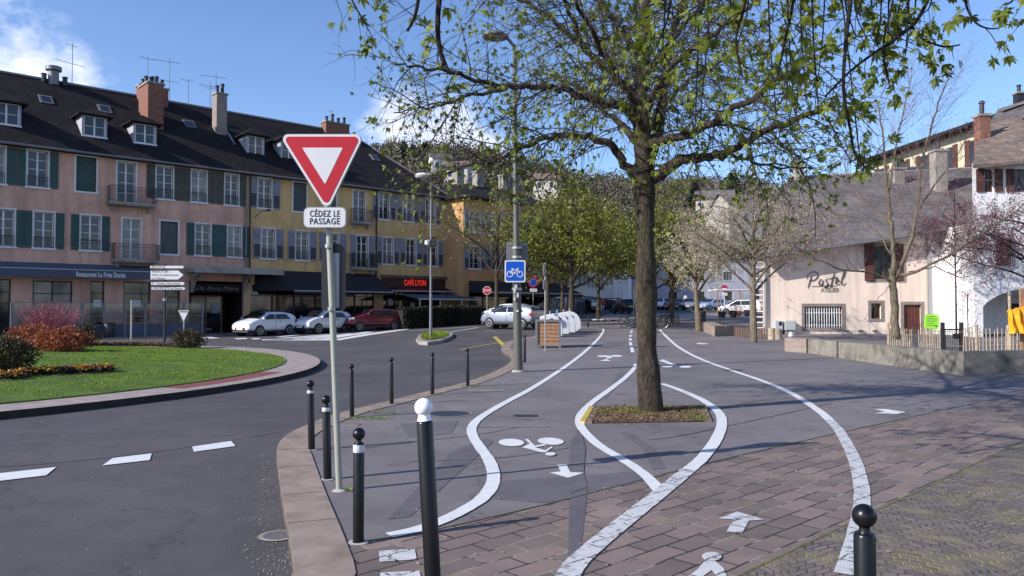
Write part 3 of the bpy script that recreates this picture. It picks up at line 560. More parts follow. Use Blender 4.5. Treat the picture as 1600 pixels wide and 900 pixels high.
# covers and drains set in the ground
def cover(px, rx, ry, name, label, cat, rnd=True, mat='dark_metal'):
    c = G(*px, RZ if px[0] == 434 else 0); o = thing(name, label, cat, (c.x, c.y, gz(c.x, c.y)+.004+(RZ if px[0] == 434 else 0))); mb = MB()
    if rnd: mb.lathe([(rx, 0), (rx, .006)], n=28); mb.build('lid', M[mat], o); r = MB(); r.add([((rx+.035*q)*math.cos(2*PI*i/28), (rx+.035*q)*math.sin(2*PI*i/28), .004) for q in (0, 1) for i in range(28)], [(i, (i+1) % 28, 28+(i+1) % 28, 28+i) for i in range(28)]); r.build('rim', M['concrete'], o)
    else:
        mb.box(-rx, rx, -ry, ry, 0, .005); mb.build('frame', M[mat], o); g = MB(); k = max(3, int(rx*2/.05))
        for i in range(k): x = -rx+.02+(2*rx-.04)*(i+.5)/k; g.box(x-.012, x+.012, -ry+.02, ry-.02, .005, .010)
        g.build('grating', M['granite' if mat == 'concrete' else 'dark_metal'], o)
    return o
cover((702, 647), .33, 0, 'manhole_cover', 'round dark manhole cover in the pavement right of the white ball bollard', 'manhole cover')
cover((821, 650), .19, .09, 'drain_grate', 'small dark slotted drain in the cycle path near the bicycle symbol', 'drain', False)
cover((761, 610), .38, .12, 'utility_cover', 'rectangular asphalt filled utility cover behind the farthest kerb bollards', 'cover', False, 'concrete')
cover((434, 838), .115, 0, 'manhole_cover', 'round worn water cover in the road beside the kerb corner', 'manhole cover', True, 'seal_asphalt')
cover((1145, 578.5), .24, .16, 'drain_grate', 'dark drain plate right of the outer cycle path line', 'drain', False)
cover((540, 664), .2, .12, 'utility_cover', 'small square cover beside the slim kerb bollard base', 'cover', False, 'concrete')
# ---------------------------------------------------------------- buildings
def wall_holes(mb, x0, x1, z0, z1, holes, y=0, depth=.2, back=0):
    xs = sorted({x0, x1, *[min(max(h[0], x0), x1) for h in holes], *[min(max(h[1], x0), x1) for h in holes]})
    zs = sorted({z0, z1, *[min(max(h[2], z0), z1) for h in holes], *[min(max(h[3], z0), z1) for h in holes]})
    for i in range(len(xs)-1):
        for j in range(len(zs)-1):
            cx, cz = (xs[i]+xs[i+1])/2, (zs[j]+zs[j+1])/2
            if any(h[0] < cx < h[1] and h[2] < cz < h[3] for h in holes): continue
            mb.add([(xs[i], y, zs[j]), (xs[i+1], y, zs[j]), (xs[i+1], y, zs[j+1]), (xs[i], y, zs[j+1])], [(0, 1, 2, 3)])
    for a, b, c, d in holes:
        a = max(a, x0); b = min(b, x1); c = max(c, z0)
        mb.add([(a, y, c), (a, y+depth, c), (a, y+depth, d), (a, y, d)], [(0, 1, 2, 3)]); mb.add([(b, y, c), (b, y+depth, c), (b, y+depth, d), (b, y, d)], [(3, 2, 1, 0)])
        mb.add([(a, y, d), (b, y, d), (b, y+depth, d), (a, y+depth, d)], [(3, 2, 1, 0)]); mb.add([(a, y, c), (b, y, c), (b, y+depth, c), (a, y+depth, c)], [(0, 1, 2, 3)])
    return mb
def railing(mb, x0, x1, z0, h, y, step=.11, belly=0):
    mb.box(x0, x1, y-.012, y+.012, z0+h-.03, z0+h); mb.box(x0, x1, y-.01, y+.01, z0+.04, z0+.065); mb.box(x0, x1, y-.008, y+.008, z0+h*.78, z0+h*.78+.016)
    k = max(2, int((x1-x0)/step))
    for i in range(k+1): x = x0+(x1-x0)*i/k; mb.box(x-.007, x+.007, y-.007, y+.007, z0+.04, z0+h)
def shutter(parent, x0, x1, z0, z1, y, mat, ang=0):
    f = MB(); w = x1-x0; f.box(x0, x1, y-.045, y-.012, z0, z1)
    for a, b in ((x0, x0+.06), (x1-.06, x1)): f.box(a, b, y-.058, y-.045, z0, z1)
    for z in (z0, (z0+z1)/2-.05, z1-.1): f.box(x0+.06, x1-.06, y-.057, y-.045, z, z+.1)
    k = int((z1-z0)/.085)
    for i in range(k):
        z = z0+.1+(z1-z0-.2)*i/k; f.add([(x0+.06, y-.046, z+.05), (x1-.06, y-.046, z+.05), (x1-.06, y-.062, z), (x0+.06, y-.062, z)], [(0, 3, 2, 1)])
    o = f.build('shutter', mat, parent)
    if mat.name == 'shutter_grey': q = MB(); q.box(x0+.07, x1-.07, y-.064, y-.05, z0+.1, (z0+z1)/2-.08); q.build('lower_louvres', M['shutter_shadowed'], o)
    return o
def window(parent, x, z0, w, h, style='open', sm='shutter_green', pane='glass_dark', rail=True, band=.13, sw=None, y=.16, y0=0, surround='white_trim', frame='white_frame', rows=4, shut=(1, 1)):
    """sash window set into a hole of the wall; local x along the wall, wall face at y0"""
    x0, x1, z1 = x-w/2, x+w/2, z0+h; yy = y0+y
    if style == 'closed':
        f = MB(); shutter(parent, x0+.03, x-.005, z0+.03, z1-.03, yy, M[sm]); shutter(parent, x+.005, x1-.03, z0+.03, z1-.03, yy, M[sm])
        bnd = MB(); bb = band
        bnd.box(x0-bb, x0, y0-.022, y0+.1, z0, z1+bb); bnd.box(x1, x1+bb, y0-.022, y0+.1, z0, z1+bb); bnd.box(x0, x1, y0-.022, y0+.1, z1, z1+bb); bnd.box(x0-bb-.03, x1+bb+.03, y0-.06, y0+.1, z0-.12, z0)
        bnd.build('window_surround', M[surround], parent); return
    f = MB(); t = .055
    f.box(x0, x0+t, yy, yy+.05, z0, z1); f.box(x1-t, x1, yy, yy+.05, z0, z1); f.box(x0, x1, yy, yy+.05, z1-t, z1); f.box(x0, x1, yy, yy+.05, z0, z0+t*1.4); f.box(x-t*.8, x+t*.8, yy-.012, yy+.05, z0, z1)
    for i in range(1, rows):
        z = z0+h*i/rows; f.box(x0+t, x-t*.8, yy+.005, yy+.04, z-.016, z+.016); f.box(x+t*.8, x1-t, yy+.005, yy+.04, z-.016, z+.016)
    o = f.build('window', M[frame], parent)
    g = MB(); g.add([(x0, yy+.03, z0), (x1, yy+.03, z0), (x1, yy+.03, z1), (x0, yy+.03, z1)], [(0, 1, 2, 3)]); g.build('pane', M[pane], o)
    if band:
        b = MB(); bb = band; b.box(x0-bb, x0, y0-.022, y0+.1, z0, z1); b.box(x1, x1+bb, y0-.022, y0+.1, z0, z1); b.box(x0-bb, x1+bb, y0-.03, y0+.1, z1, z1+bb); b.build('surround', M[surround], o)
        s = MB(); s.box(x0-bb-.05, x1+bb+.05, y0-.09, y0+.1, z0-.11, z0); s.build('sill', M[surround], o)
    if rail: r = MB(); railing(r, x0, x1, z0, .62, y0-.035); r.build('railing', M['iron'], o)
    if style == 'open':
        sw = sw or w*.5
        if shut[0]: shutter(o, x0-band-sw, x0-band-.01, z0-.02, z1+.02, y0-.012, M[sm])
        if shut[1]: shutter(o, x1+band+.01, x1+band+sw, z0-.02, z1+.02, y0-.012, M[sm])
    return o
def balcony(parent, x0, x1, z, d=.75, h=1.0, mat='iron'):
    s = MB(); s.box(x0, x1, -d, .0, z-.14, z); s.box(x0+.05, x1-.05, -d+.06, 0, z-.20, z-.14)
    for x in (x0+.25, x1-.35): s.prism([(x, z-.2), (x+.14, z-.2), (x+.14, z-.5), (x, z-.5)], -.3, 0)
    o = s.build('balcony', M['concrete'], parent); r = MB(); railing(r, x0+.02, x1-.02, z, h, -d+.03, .10)
    for x in (x0+.03, x1-.03):
        k = int(d/.1)
        for i in range(k): y = -d+.03+i*d/k; r.box(x-.007, x+.007, y-.007, y+.007, z, z+h)
        r.box(x-.012, x+.012, -d+.02, 0, z+h-.03, z+h)
    r.build('railing', M[mat], o)
def fs(px, py, o=0, org=None, d=None):      # pixel -> (s, z) on the facade plane
    org = org or FA; d = d or FD; n = Vector((d.y, -d.x)); A = org+n*o; r = pdir(px, py)
    # A + d*s = r.xy*k
    det = -d.x*r[1]+d.y*r[0]; k = (-A.x*d.y+A.y*d.x)/(-det) if False else None
    Mx = np.array([[r[0], -d.x], [r[1], -d.y]]); k, s = np.linalg.solve(Mx, np.array([A.x, A.y])); return s, CAMZ+r[2]*k
def text_obj(name, s, size, mat, parent=None, loc=(0, 0, 0), rot=(PI/2, 0, 0), ext=.006, shear=0, align='CENTER', width=None, bold=0, spacing=1):
    c = bpy.data.curves.new(name, 'FONT'); c.body = s; c.size = size; c.extrude = ext; c.shear = shear; c.align_x = align; c.align_y = 'CENTER'; c.offset = bold; c.space_character = spacing; c.resolution_u = 3
    t = link(bpy.data.objects.new(name+'_tmp', c)); bpy.context.view_layer.update()
    me = bpy.data.meshes.new_from_object(t.evaluated_get(bpy.context.evaluated_depsgraph_get())); bpy.data.objects.remove(t)
    if width and len(me.vertices):
        w = max(v.co.x for v in me.vertices)-min(v.co.x for v in me.vertices); k = width/w
        for v in me.vertices: v.co.x *= k
    me.materials.clear(); me.materials.append(mat); me.name = name; o = link(bpy.data.objects.new(name, me)); o.parent = parent; o.location = loc; o.rotation_euler = rot; return o
ZE = 11.0      # eaves of the old row
PANES = ['glass_dark', 'glass_curtain', 'glass_purple', 'glass_curtain', 'glass_dark']
def dormer(parent, x, w, zb, zt, yf, wm='glass_dark', big=1):
    """hipped slate dormer, front face at y=yf, window w wide"""
    d = MB(); x0, x1 = x-w/2, x+w/2; dep = 2.2
    wall_holes(d, x0, x1, zb-.15, zt, [(x0+.1, x1-.1, zb, zt-.08)], yf, .1)
    d.add([(x0, yf, zb-.15), (x0, yf+dep, zb-.15), (x0, yf+dep, zt), (x0, yf, zt)], [(3, 2, 1, 0)]); d.add([(x1, yf, zb-.15), (x1, yf+dep, zb-.15), (x1, yf+dep, zt), (x1, yf, zt)], [(0, 1, 2, 3)])
    o = d.build('dormer', M['grey_render'], parent)
    r = MB(); e = .28; h = .62; a = [(x0-e, yf-.35, zt), (x1+e, yf-.35, zt), (x1+e, yf+dep+.8, zt), (x0-e, yf+dep+.8, zt), (x, yf+.55, zt+h), (x, yf+dep+1.2, zt+h)]
    r.add(a+[(p[0], p[1], p[2]-.08) for p in a[:4]], [(0, 1, 4), (1, 2, 5, 4), (3, 0, 4, 5), (0, 6, 7, 1), (1, 7, 8, 2), (3, 9, 6, 0), (6, 9, 8, 7)]); r.build('dormer_roof', M['slate_dark'], o)
    f = MB(); t = .06; a, b = x0+.1, x1-.1; yy = yf+.05; f.box(a, a+t, yy, yy+.05, zb, zt-.08); f.box(b-t, b, yy, yy+.05, zb, zt-.08); f.box(a, b, yy, yy+.05, zb, zb+t); f.box(a, b, yy, yy+.05, zt-.08-t, zt-.08); f.box(x-.045, x+.045, yy-.01, yy+.05, zb, zt-.08)
    f.box(a, b, yy+.01, yy+.04, (zb+zt)/2-.06, (zb+zt)/2-.03); f.box(x0-.02, x1+.02, yf-.08, yf, zb-.12, zb); f.build('window_frame', M['white_frame'], o)
    g = MB(); g.add([(a, yy+.03, zb), (b, yy+.03, zb), (b, yy+.03, zt-.08), (a, yy+.03, zt-.08)], [(0, 1, 2, 3)]); g.build('pane', M[wm], o)
    return o
def chimney(parent, x, y, z0, z1, w, d, mat, pots=3, pot='dark_metal'):
    c = MB(); c.box(x-w/2, x+w/2, y-d/2, y+d/2, z0, z1); o = c.build('chimney', M[mat], parent)
    k = MB(); k.box(x-w/2-.07, x+w/2+.07, y-d/2-.07, y+d/2+.07, z1, z1+.12); k.build('cap', M['concrete'], o)
    for i in range(pots):
        px = x-w/2+w*(i+.5)/pots; hh = random.uniform(.45, .8); q = MB(); q.lathe([(.12, 0), (.11, hh*.8), (.16, hh*.8), (.16, hh*.88), (.09, hh)], c=(px, y, z1+.12), n=10); q.build('chimney_pot', M[pot], o, smooth=True)
    return o
def antenna(parent, x, y, z, h, arms, ang=0):
    a = MB(); a.tube([(x, y, z), (x, y, z+h)], .022, 6)
    for zz, L, k in arms:
        c, s = math.cos(ang), math.sin(ang); a.tube([(x-L*.6*c, y-L*.6*s, z+zz), (x+L*.4*c, y+L*.4*s, z+zz)], .014, 5)
        for i in range(k):
            t = -.6+i/max(1, k-1); l = .28-.02*i; a.tube([(x+L*t*c+l*s, y+L*t*s-l*c, z+zz+.02), (x+L*t*c-l*s, y+L*t*s+l*c, z+zz-.02)], .008, 4)
    return a.build('antenna', M['grey_metal'], parent)
def skylight(parent, x, w, t0, t1, roofpt):
    a, b = roofpt(x-w/2, t0), roofpt(x+w/2, t1); up = Vector((0, -.04, .05)); s = MB(); vs = [Vector(roofpt(x-w/2, t0))+up, Vector(roofpt(x+w/2, t0))+up, Vector(roofpt(x+w/2, t1))+up, Vector(roofpt(x-w/2, t1))+up]
    s.add(vs+[v-up*1.2 for v in vs], [(0, 1, 2, 3), (0, 4, 5, 1), (1, 5, 6, 2), (2, 6, 7, 3), (3, 7, 4, 0)]); o = s.build('skylight', M['grey_metal'], parent)
    g = MB(); q = [vs[0].lerp(vs[2], .15), vs[1].lerp(vs[3], .15), vs[2].lerp(vs[0], .15), vs[3].lerp(vs[1], .15)]; g.add([v+up*.2 for v in q], [(0, 1, 2, 3)]); g.build('pane', M['glass_dark'], o)
RZT = 16.5; RD = 6.6
S_END, _ = fs(695, 400); S_MID, _ = fs(386, 400)
def roofpt(x, t): return (x, -.45+(RD+.45)*t, ZE-.15+(RZT-ZE+.15)*t)     # t 0..1 from eave to ridge
def sz(px, py, o=0): return fs(px, py, o)
def row_house(name, label, x0, x1, mat, wins, ground_holes, extra, hip=False, org_s=0):
    o = thing(name, label, 'building', (FA.x, FA.y, 0), FANG); zb = -.2
    holes = []
    for wq in wins: holes.append((wq['x']-wq['w']/2, wq['x']+wq['w']/2, wq['z'], wq['z']+wq['h']))
    mb = MB(); wall_holes(mb, x0, x1, zb, ZE, holes+ground_holes, 0, .22)
    mb.add([(x0, .0, zb), (x0, 12, zb), (x0, 12, ZE), (x0, 0, ZE)], [(3, 2, 1, 0)]); mb.add([(x1, .0, zb), (x1, 12, zb), (x1, 12, ZE), (x1, 0, ZE)], [(0, 1, 2, 3)]); mb.add([(x0, 12, zb), (x1, 12, zb), (x1, 12, ZE), (x0, 12, ZE)], [(3, 2, 1, 0)])
    if not hip: mb.add([(x0, 0, ZE), (x0, 12, ZE), (x0, 6.6, RZT-.1)], [(0, 2, 1)])
    mb.build('wall', M[mat], o)
    for wq in wins:
        st = wq.get('style', 'open'); window(o, wq['x'], wq['z'], wq['w'], wq['h'], st, wq.get('sm', 'shutter_green'), wq.get('pane', random.choice(PANES)), wq.get('rail', True), wq.get('band', .13), wq.get('sw'), rows=wq.get('rows', 4))
    r = MB(); hx = 5.2 if hip else 0; e1 = .4 if hip else 0
    a = [(x0, -.45, ZE-.15), (x1+e1, -.45, ZE-.15), (x1-hx, RD, RZT), (x0, RD, RZT), (x1+e1, 12.5, ZE-.15), (x0, 12.5, ZE-.15)]
    r.add(a+[(a[0][0], a[0][1], a[0][2]-.12), (a[1][0], a[1][1], a[1][2]-.12), (x1+e1, 0, ZE-.27), (x0, 0, ZE-.27)], [(0, 1, 2, 3), (3, 2, 4, 5), (0, 6, 7, 1), (6, 9, 8, 7)]+([(1, 4, 2)] if True else []))
    ro = r.build('roof', M['slate_dark'], o)
    g = MB(); g.tube([(x0, -.5, ZE-.2), (x1+e1, -.5, ZE-.2)], .07, 8); g.build('gutter', M['grey_metal'], o)
    rd = MB(); rd.tube([(x0, RD, RZT+.03), (x1-hx, RD, RZT+.03)], .09, 6)
    if hip: rd.tube([(x1-hx, RD, RZT+.03), (x1+e1, -.45, ZE-.12)], .07, 6)
    rd.build('ridge_capping', M['grey_metal'], o)
    extra(o); return o
def wpx(pxl, pxr, pyt, pyb, **k):
    a, zt = sz(pxl, pyt); b, zb = sz(pxr, pyb); d = dict(x=(a+b)/2, w=max(.85, b-a), z=zb, h=zt-zb); d.update(k); return d
U, L_ = (8.58, 2.06), (5.12, 2.05)
def wq(pxc, fl, w=1.12, **k):
    s, _ = sz(pxc, 400); z, h = (U, L_)[fl]; d = dict(x=s, w=w*.90, z=z, h=h, sw=.43, band=.09); d.update(k); return d
pink = [wq(-12, 0), wq(57, 0, pane='glass_purple'), wq(133, 0, 1.2, style='closed', sm='shutter_green'), wq(196, 0, 1.15, style='none', rail=False, z=8.1, h=2.5, pane='glass_dark'), wq(256, 0, 1.1, sm='shutter_olive', sw=.5), wq(310, 0, 1.05, sm='shutter_olive', sw=.5), wq(361, 0, 1.0, sm='shutter_olive', sw=.5),
        wq(5, 1, 1.1, pane='glass_purple'), wq(68, 1, 1.1, pane='glass_purple'), wq(141, 1, 1.15, pane='glass_purple'), wq(205, 1, 1.15, style='none', rail=False, z=4.65, h=2.5), wq(264, 1, 1.2, style='closed', sm='shutter_closed'), wq(317, 1, 1.05, sw=.5, pane='glass_purple'), wq(366, 1, 1.0, sw=.5, pane='glass_curtain')]
s_l, _ = sz(-110, 400); pink += [dict(x=s_l+1, w=1.1, z=U[0], h=U[1]), dict(x=s_l+1, w=1.1, z=L_[0], h=L_[1])]
gh = []
for a, b, t in ((-8, 18, 3.3), (52, 114, 3.25), (142, 164, 3.3), (194, 236, 3.3), (262, 282, 3.1)):
    gh.append((sz(a, 400)[0], sz(b, 400)[0], -.1 if (b-a) < 40 else .8, t))
ent = (sz(296, 400)[0], S_MID-.2, -.2, 3.45); gh.append(ent)
def pink_extra(o):
    for i, (a, b, c, d) in enumerate(gh[:-1]):
        f = MB(); t = .07; f.box(a, a+t, .1, .17, c, d); f.box(b-t, b, .1, .17, c, d); f.box(a, b, .1, .17, d-t, d); f.box(a, b, .1, .17, c, c+t); f.box(a, b, .1, .16, d-.75, d-.70)
        k = max(1, round((b-a)/1.2))
        for j in range(1, k): x = a+(b-a)*j/k; f.box(x-.035, x+.035, .1, .17, c, d)
        w = f.build('shop_window', M['dark_metal'], o); g = MB(); g.add([(a, .15, c), (b, .15, c), (b, .15, d), (a, .15, d)], [(0, 1, 2, 3)]); g.build('pane', M['glass_curtain' if i == 1 else 'glass_dark'], w)
        if i in (2, 3): q = MB(); x = (a+b)/2; q.box(x-.22, x+.22, .05, .09, 1.75, 2.15); q.build('notice', M['container_white'], w)
    a, b, c, d = ent; e = MB(); e.add([(a, .22, c), (a, 3, c), (a, 3, d), (a, .22, d)], [(0, 1, 2, 3)]); e.add([(b, .22, c), (b, 3, c), (b, 3, d), (b, .22, d)], [(0, 3, 2, 1)]); e.add([(a, 3, c), (b, 3, c), (b, 3, d), (a, 3, d)], [(0, 1, 2, 3)]); e.add([(a, .22, d), (b, .22, d), (b, 3, d), (a, 3, d)], [(0, 1, 2, 3)]); e.build('entrance', M['dark_interior'], o)
    f = MB(); m = (a+b)/2
    for x in (a+.35, m-.5, m+.55): f.box(x-.05, x+.05, .6, .7, -.1, 2.5)
    f.box(a+.3, m+.6, .6, .7, 2.4, 2.52); dd = f.build('door', M['wood_brown'], o)
    g = MB(); g.box(a+.4, m-.55, .63, .66, -.1, 2.4); g.box(m-.45, m+.5, .63, .66, -.1, 2.4); g.build('pane', M['glass_dark'], dd)
    n = MB(); n.box(m-.15, m+.3, .57, .6, 1.35, 2.05); n.build('notice', M['shutter_grey'], dd)
    text_obj('lettering', 'Da Anna Maria', .36, M['stone_frame'], o, ((a+b)/2, .05, 2.98), shear=.45, width=2.9)
    bd = MB(); bd.box(a+.02, b-.02, .06, .2, 2.72, 3.28); bd.build('fascia', M['dark_interior'], o)
    # concrete canopy over the entrance
    ca, cb = sz(288, 400)[0], sz(424, 400)[0]; cn = MB(); cn.box(ca, cb, -1.9, 0, 3.95, 4.25); cn.box(ca-.05, cb+.02, -1.96, -1.86, 3.9, 4.3); cn.build('canopy', M['concrete'], o, bevel=.03)
    for x in (ca+.4, (ca+cb)/2+.9): br = MB(); br.add([(x, 0, 3.95), (x, -1.5, 3.95), (x, -.5, 3.55), (x, 0, 2.7), (x+.22, 0, 3.95), (x+.22, -1.5, 3.95), (x+.22, -.5, 3.55), (x+.22, 0, 2.7)], [(3, 2, 1, 0), (4, 5, 6, 7), (0, 1, 5, 4), (1, 2, 6, 5), (2, 3, 7, 6)]); br.build('canopy_bracket', M['concrete'], o)
    # balconies
    for fl, pl, pr_ in ((8.08, 172, 232), (4.63, 180, 238)):
        balcony(o, sz(pl, 400, .75)[0]-.05, sz(pr_, 400, .75)[0]+.45, fl, .8, .95)
    # restaurant awning
    aw = MB(); xa, xb = sz(-120, 400)[0], sz(236, 400)[0]-.1
    aw.add([(xa, 0, 4.28), (xb, 0, 4.28), (xb, -1.05, 3.92), (xa, -1.05, 3.92), (xb, 0, 3.9), (xa, 0, 3.9)], [(0, 3, 2, 1), (1, 2, 4), (0, 5, 3), (3, 5, 4, 2)]); aw.box(xa, xb, -1.08, -1.05, 3.42, 3.86)
    aw.build('awning', M['awning_navy'], o); ed = MB(); ed.box(xa, xb, -1.12, -1.05, 3.87, 3.915); ed.build('awning_rail', M['awning_edge'], o)
    ta, _ = sz(119, 430, 1.1); tb, _ = sz(196, 430, 1.1); text_obj('lettering', 'Restaurant La Frite Dorée', .40, M['sign_white'], o, ((ta+tb)/2, -1.085, 3.62), width=tb-ta, bold=.008)
    # dormers, chimneys, skylights, antennas
    for pxc, w in ((8, 1.45), (146, 1.4), (225, 1.4)): s, _ = sz(pxc, 250, -1.3); dormer(o, s, w, 12.15, 13.45, 1.15)
    s, _ = sz(237, 150, -3.8); chimney(o, s, 3.9, 13.6, 16.6, 1.0, 1.9, 'brick_red', 3); s, _ = sz(252, 150, -6.2); chimney(o, s-.6, 6.2, 15.5, 17.1, 1.9, .8, 'brick_red', 3)
    s, _ = sz(85, 110, -6.2); v = MB(); v.lathe([(.32, 0), (.32, .9), (.48, .95), (.48, 1.2), (.3, 1.25)], c=(s, 6.4, 16.2), n=14); v.build('roof_vent', M['grey_metal'], o, smooth=True)
    for pxc in (70, 103): s, _ = sz(pxc, 110, -6.2); v = MB(); v.lathe([(.15, 0), (.15, .5), (.2, .55)], c=(s, 6.4, 16.3), n=10); v.build('vent_pipe', M['dark_metal'], o)
    for pxc, t in ((73, .62), (165, .62), (298, .60)): s, _ = sz(pxc, 160, -(RD*t)); skylight(o, s, .75, t, t+.11, roofpt)
    s, _ = sz(113, 100, -6.6); antenna(o, s, 6.6, 16.3, 3.0, [(1.6, 1.9, 8), (2.8, .8, 4)], .3)
    s, _ = sz(265, 120, -6.6); antenna(o, s, 6.6, 16.3, 3.4, [(1.7, 1.4, 5), (3.1, 1.8, 8)], -.2)
    s, _ = sz(231, 120, -6.6); antenna(o, s, 6.6, 16.3, 3.1, [(3.0, 1.0, 6)], .1)
    dp = MB(); dp.tube([(S_MID-.12, -.1, 3.9), (S_MID-.12, -.1, ZE-.2)], .055, 8); dp.build('downpipe', M['grey_metal'], o)
row_house('pink_house', 'pink three storey house with green shutters and a navy restaurant awning', sz(-135, 400)[0], S_MID, 'pink_render', pink, gh, pink_extra)
yel = [wq(413, 0, 1.05, sm='shutter_grey', sw=.55), wq(468, 0, 1.15, style='closed', sm='shutter_closed'), wq(516, 0, 1.05, style='closed', sm='shutter_closed'), wq(561, 0, 1.15, style='none', rail=False, z=8.2, h=2.4), wq(600, 0, 1.0, sm='shutter_grey', sw=.5), wq(637, 0, 1.0, sm='shutter_grey', sw=.5), wq(672, 0, 1.0, sm='shutter_grey', sw=.5),
       wq(419, 1, 1.05, sm='shutter_grey', sw=.55, pane='glass_curtain'), wq(472, 1, 1.05, sm='shutter_grey', sw=.55), wq(520, 1, 1.05, sm='shutter_grey', sw=.55), wq(566, 1, 1.05, sm='shutter_grey', sw=.5, z=4.75, h=2.42), wq(606, 1, 1.0, sm='shutter_grey', sw=.5, pane='glass_curtain'), wq(642, 1, 1.0, sm='shutter_grey', sw=.5), wq(676, 1, 1.0, sm='shutter_grey', sw=.5)]
yg = [(S_MID+.25, sz(585, 400)[0], -.2, 3.3), (sz(599, 400)[0], sz(690, 400)[0], -.2, 3.2)]
def yellow_extra(o):
    for i, (a, b, c, d) in enumerate(yg):
        e = MB(); e.add([(a, 3, c), (b, 3, c), (b, 3, d), (a, 3, d)], [(0, 1, 2, 3)]); e.add([(a, .22, c), (a, 3, c), (a, 3, d), (a, .22, d)], [(0, 1, 2, 3)]); e.add([(b, .22, c), (b, 3, c), (b, 3, d), (b, .22, d)], [(0, 3, 2, 1)]); e.add([(a, .22, d), (b, .22, d), (b, 3, d), (a, 3, d)], [(0, 1, 2, 3)]); e.build('shop_interior', M['dark_interior'], o)
        f = MB(); k = 6 if i == 0 else 5
        for j in range(k+1): x = a+(b-a)*j/k; f.box(x-.05, x+.05, .1, .2, c, d)
        f.box(a, b, .1, .2, .5, .58); f.box(a, b, .1, .2, 2.5, 2.56); w = f.build('shop_window', M['maroon' if i else 'dark_metal'], o)
        g = MB(); g.add([(a, .16, .5), (b, .16, .5), (b, .16, d), (a, .16, d)], [(0, 1, 2, 3)]); g.build('pane', M['glass_dark'], w)
    q = MB()
    for px_, z, h in ((610, 1.9, .5), (645, 1.6, .5)): s, _ = sz(px_, 440); q.box(s-.2, s+.2, .02, .07, z, z+h)
    q.build('menu_board', M['curtain'], o)
    # two black awnings, one pitched far out
    for (pa, pb, out, zt, zf) in ((446, 596, 2.6, 4.3, 2.85),):
        a, b = sz(398, 400)[0], sz(585, 400)[0]; aw = MB(); aw.add([(a, -.0, zt), (b, -.0, zt), (b, -out, zf), (a+1.6, -out, zf), (a+1.6, -out, zf-.2), (b, -out, zf-.2)], [(0, 3, 2, 1), (3, 4, 5, 2)]); aw.add([(b, 0, zt), (b, -out, zf), (b, 0, zf)], [(0, 1, 2)]); aw.add([(a, 0, zt), (a, 0, zf), (a+1.6, -out, zf)], [(0, 1, 2)]); aw.build('awning', M['awning_black'], o)
        ed = MB(); ed.box(a+1.6, b, -out-.05, -out, zf-.03, zf+.03); ed.build('awning_rail', M['awning_edge'], o)
    a, b = sz(596, 400)[0], sz(694, 400)[0]; sb = MB(); sb.box(a, b, -.12, 0, 3.25, 4.05); sb.build('fascia', M['maroon'], o); t = MB(); t.box(a-.1, b+.1, -.45, 0, 4.15, 4.25); t.build('cornice', M['awning_navy'], o)
    ta, _ = sz(630, 430); tb, _ = sz(664, 430); text_obj('lettering', "CAFÉ LYON", .62, M['lit_red'], o, ((ta+tb)/2, -.14, 3.68), width=tb-ta, bold=.012)
    aw = MB(); aw.add([(a, -.12, 3.35), (b+.4, -.12, 3.35), (b+.4, -1.4, 3.0), (a, -1.4, 3.0)], [(0, 3, 2, 1)]); aw.build('awning', M['maroon'], o); ed = MB(); ed.box(a, b+.4, -1.45, -1.4, 2.96, 3.04); ed.build('awning_rail', M['awning_edge'], o)
    a2 = sz(640, 450, 2.8)[0]; b2_ = a2+6.2; aw = MB(); aw.add([(a2, -1.5, 2.75), (b2_, -1.5, 2.75), (b2_, -3.9, 2.35), (a2, -3.9, 2.35)], [(0, 3, 2, 1)]); aw.build('awning', M['awning_navy'], o); ed = MB(); ed.box(a2, b2_, -3.95, -3.9, 2.3, 2.4)
    for x in (a2+.2, a2+2.1, a2+4.2, b2_-.2): ed.box(x-.04, x+.04, -3.88, -3.8, .0, 2.32)
    ed.build('awning_rail', M['awning_edge'], o)
    balcony(o, sz(553, 400, .5)[0]-.1, sz(577, 400, .5)[0]+.35, 8.18, .55, .95); balcony(o, sz(551, 400, .5)[0]-.1, sz(586, 400, .5)[0]+.2, 4.72, .6, 1.0)
    for pxc, w in ((398, 1.3), (450, 1.3)): s, _ = sz(pxc, 230, -1.9); dormer(o, s, w, 12.55, 13.95, 1.75)
    s, _ = sz(344, 180, -3.8); chimney(o, s, 3.9, 13.8, 16.9, .75, .8, 'stone_frame', 2); s, _ = sz(524, 210, -6.4); chimney(o, s, 6.4, 16.0, 17.0, 2.2, .8, 'brick_red', 4)
    for pxc, hh, ar in ((328, 2.2, [(1.9, 1.2, 5)]), (337, 3.0, [(1.8, 1.2, 4), (2.7, 1.8, 8)]), (294, 2.2, [(2.0, .9, 4)]), (517, 2.0, [(1.8, .8, 4)])): s, _ = sz(pxc, 180, -6.6); antenna(o, s, 6.6, 16.3, hh, ar, random.uniform(-.4, .4))
    s, _ = sz(583, 255, -3.8); skylight(o, s, .7, .52, .62, roofpt)
    ver = MB(); ver.bar(Vector(roofpt(S_MID+.15, .42)), Vector(roofpt(S_MID+.15, .98)), .14, .12); ver.build('flashing', M['galv'], o)
    for x in (S_MID+.15, (sz(587, 400)[0])): dp = MB(); dp.tube([(x, -.1, 3.4), (x, -.1, ZE-.2)], .055, 8); dp.build('downpipe', M['dark_metal'], o)
    for pxc, z in ((398, 7.9), (657, 6.9)): s, _ = sz(pxc, 330); l = MB(); l.tube([(s, 0, z), (s+.2, -.5, z+.35), (s+.4, -.9, z+.42)], .025, 6); l.rbox((s+.5, -1.05, z+.42), (.2, .4, .12)); l.build('wall_lamp', M['dark_metal'], o)
row_house('yellow_house', 'yellow ochre house with grey shutters and black cafe awnings', S_MID+.004, S_END, 'yellow_render', yel, yg, yellow_extra, hip=True)
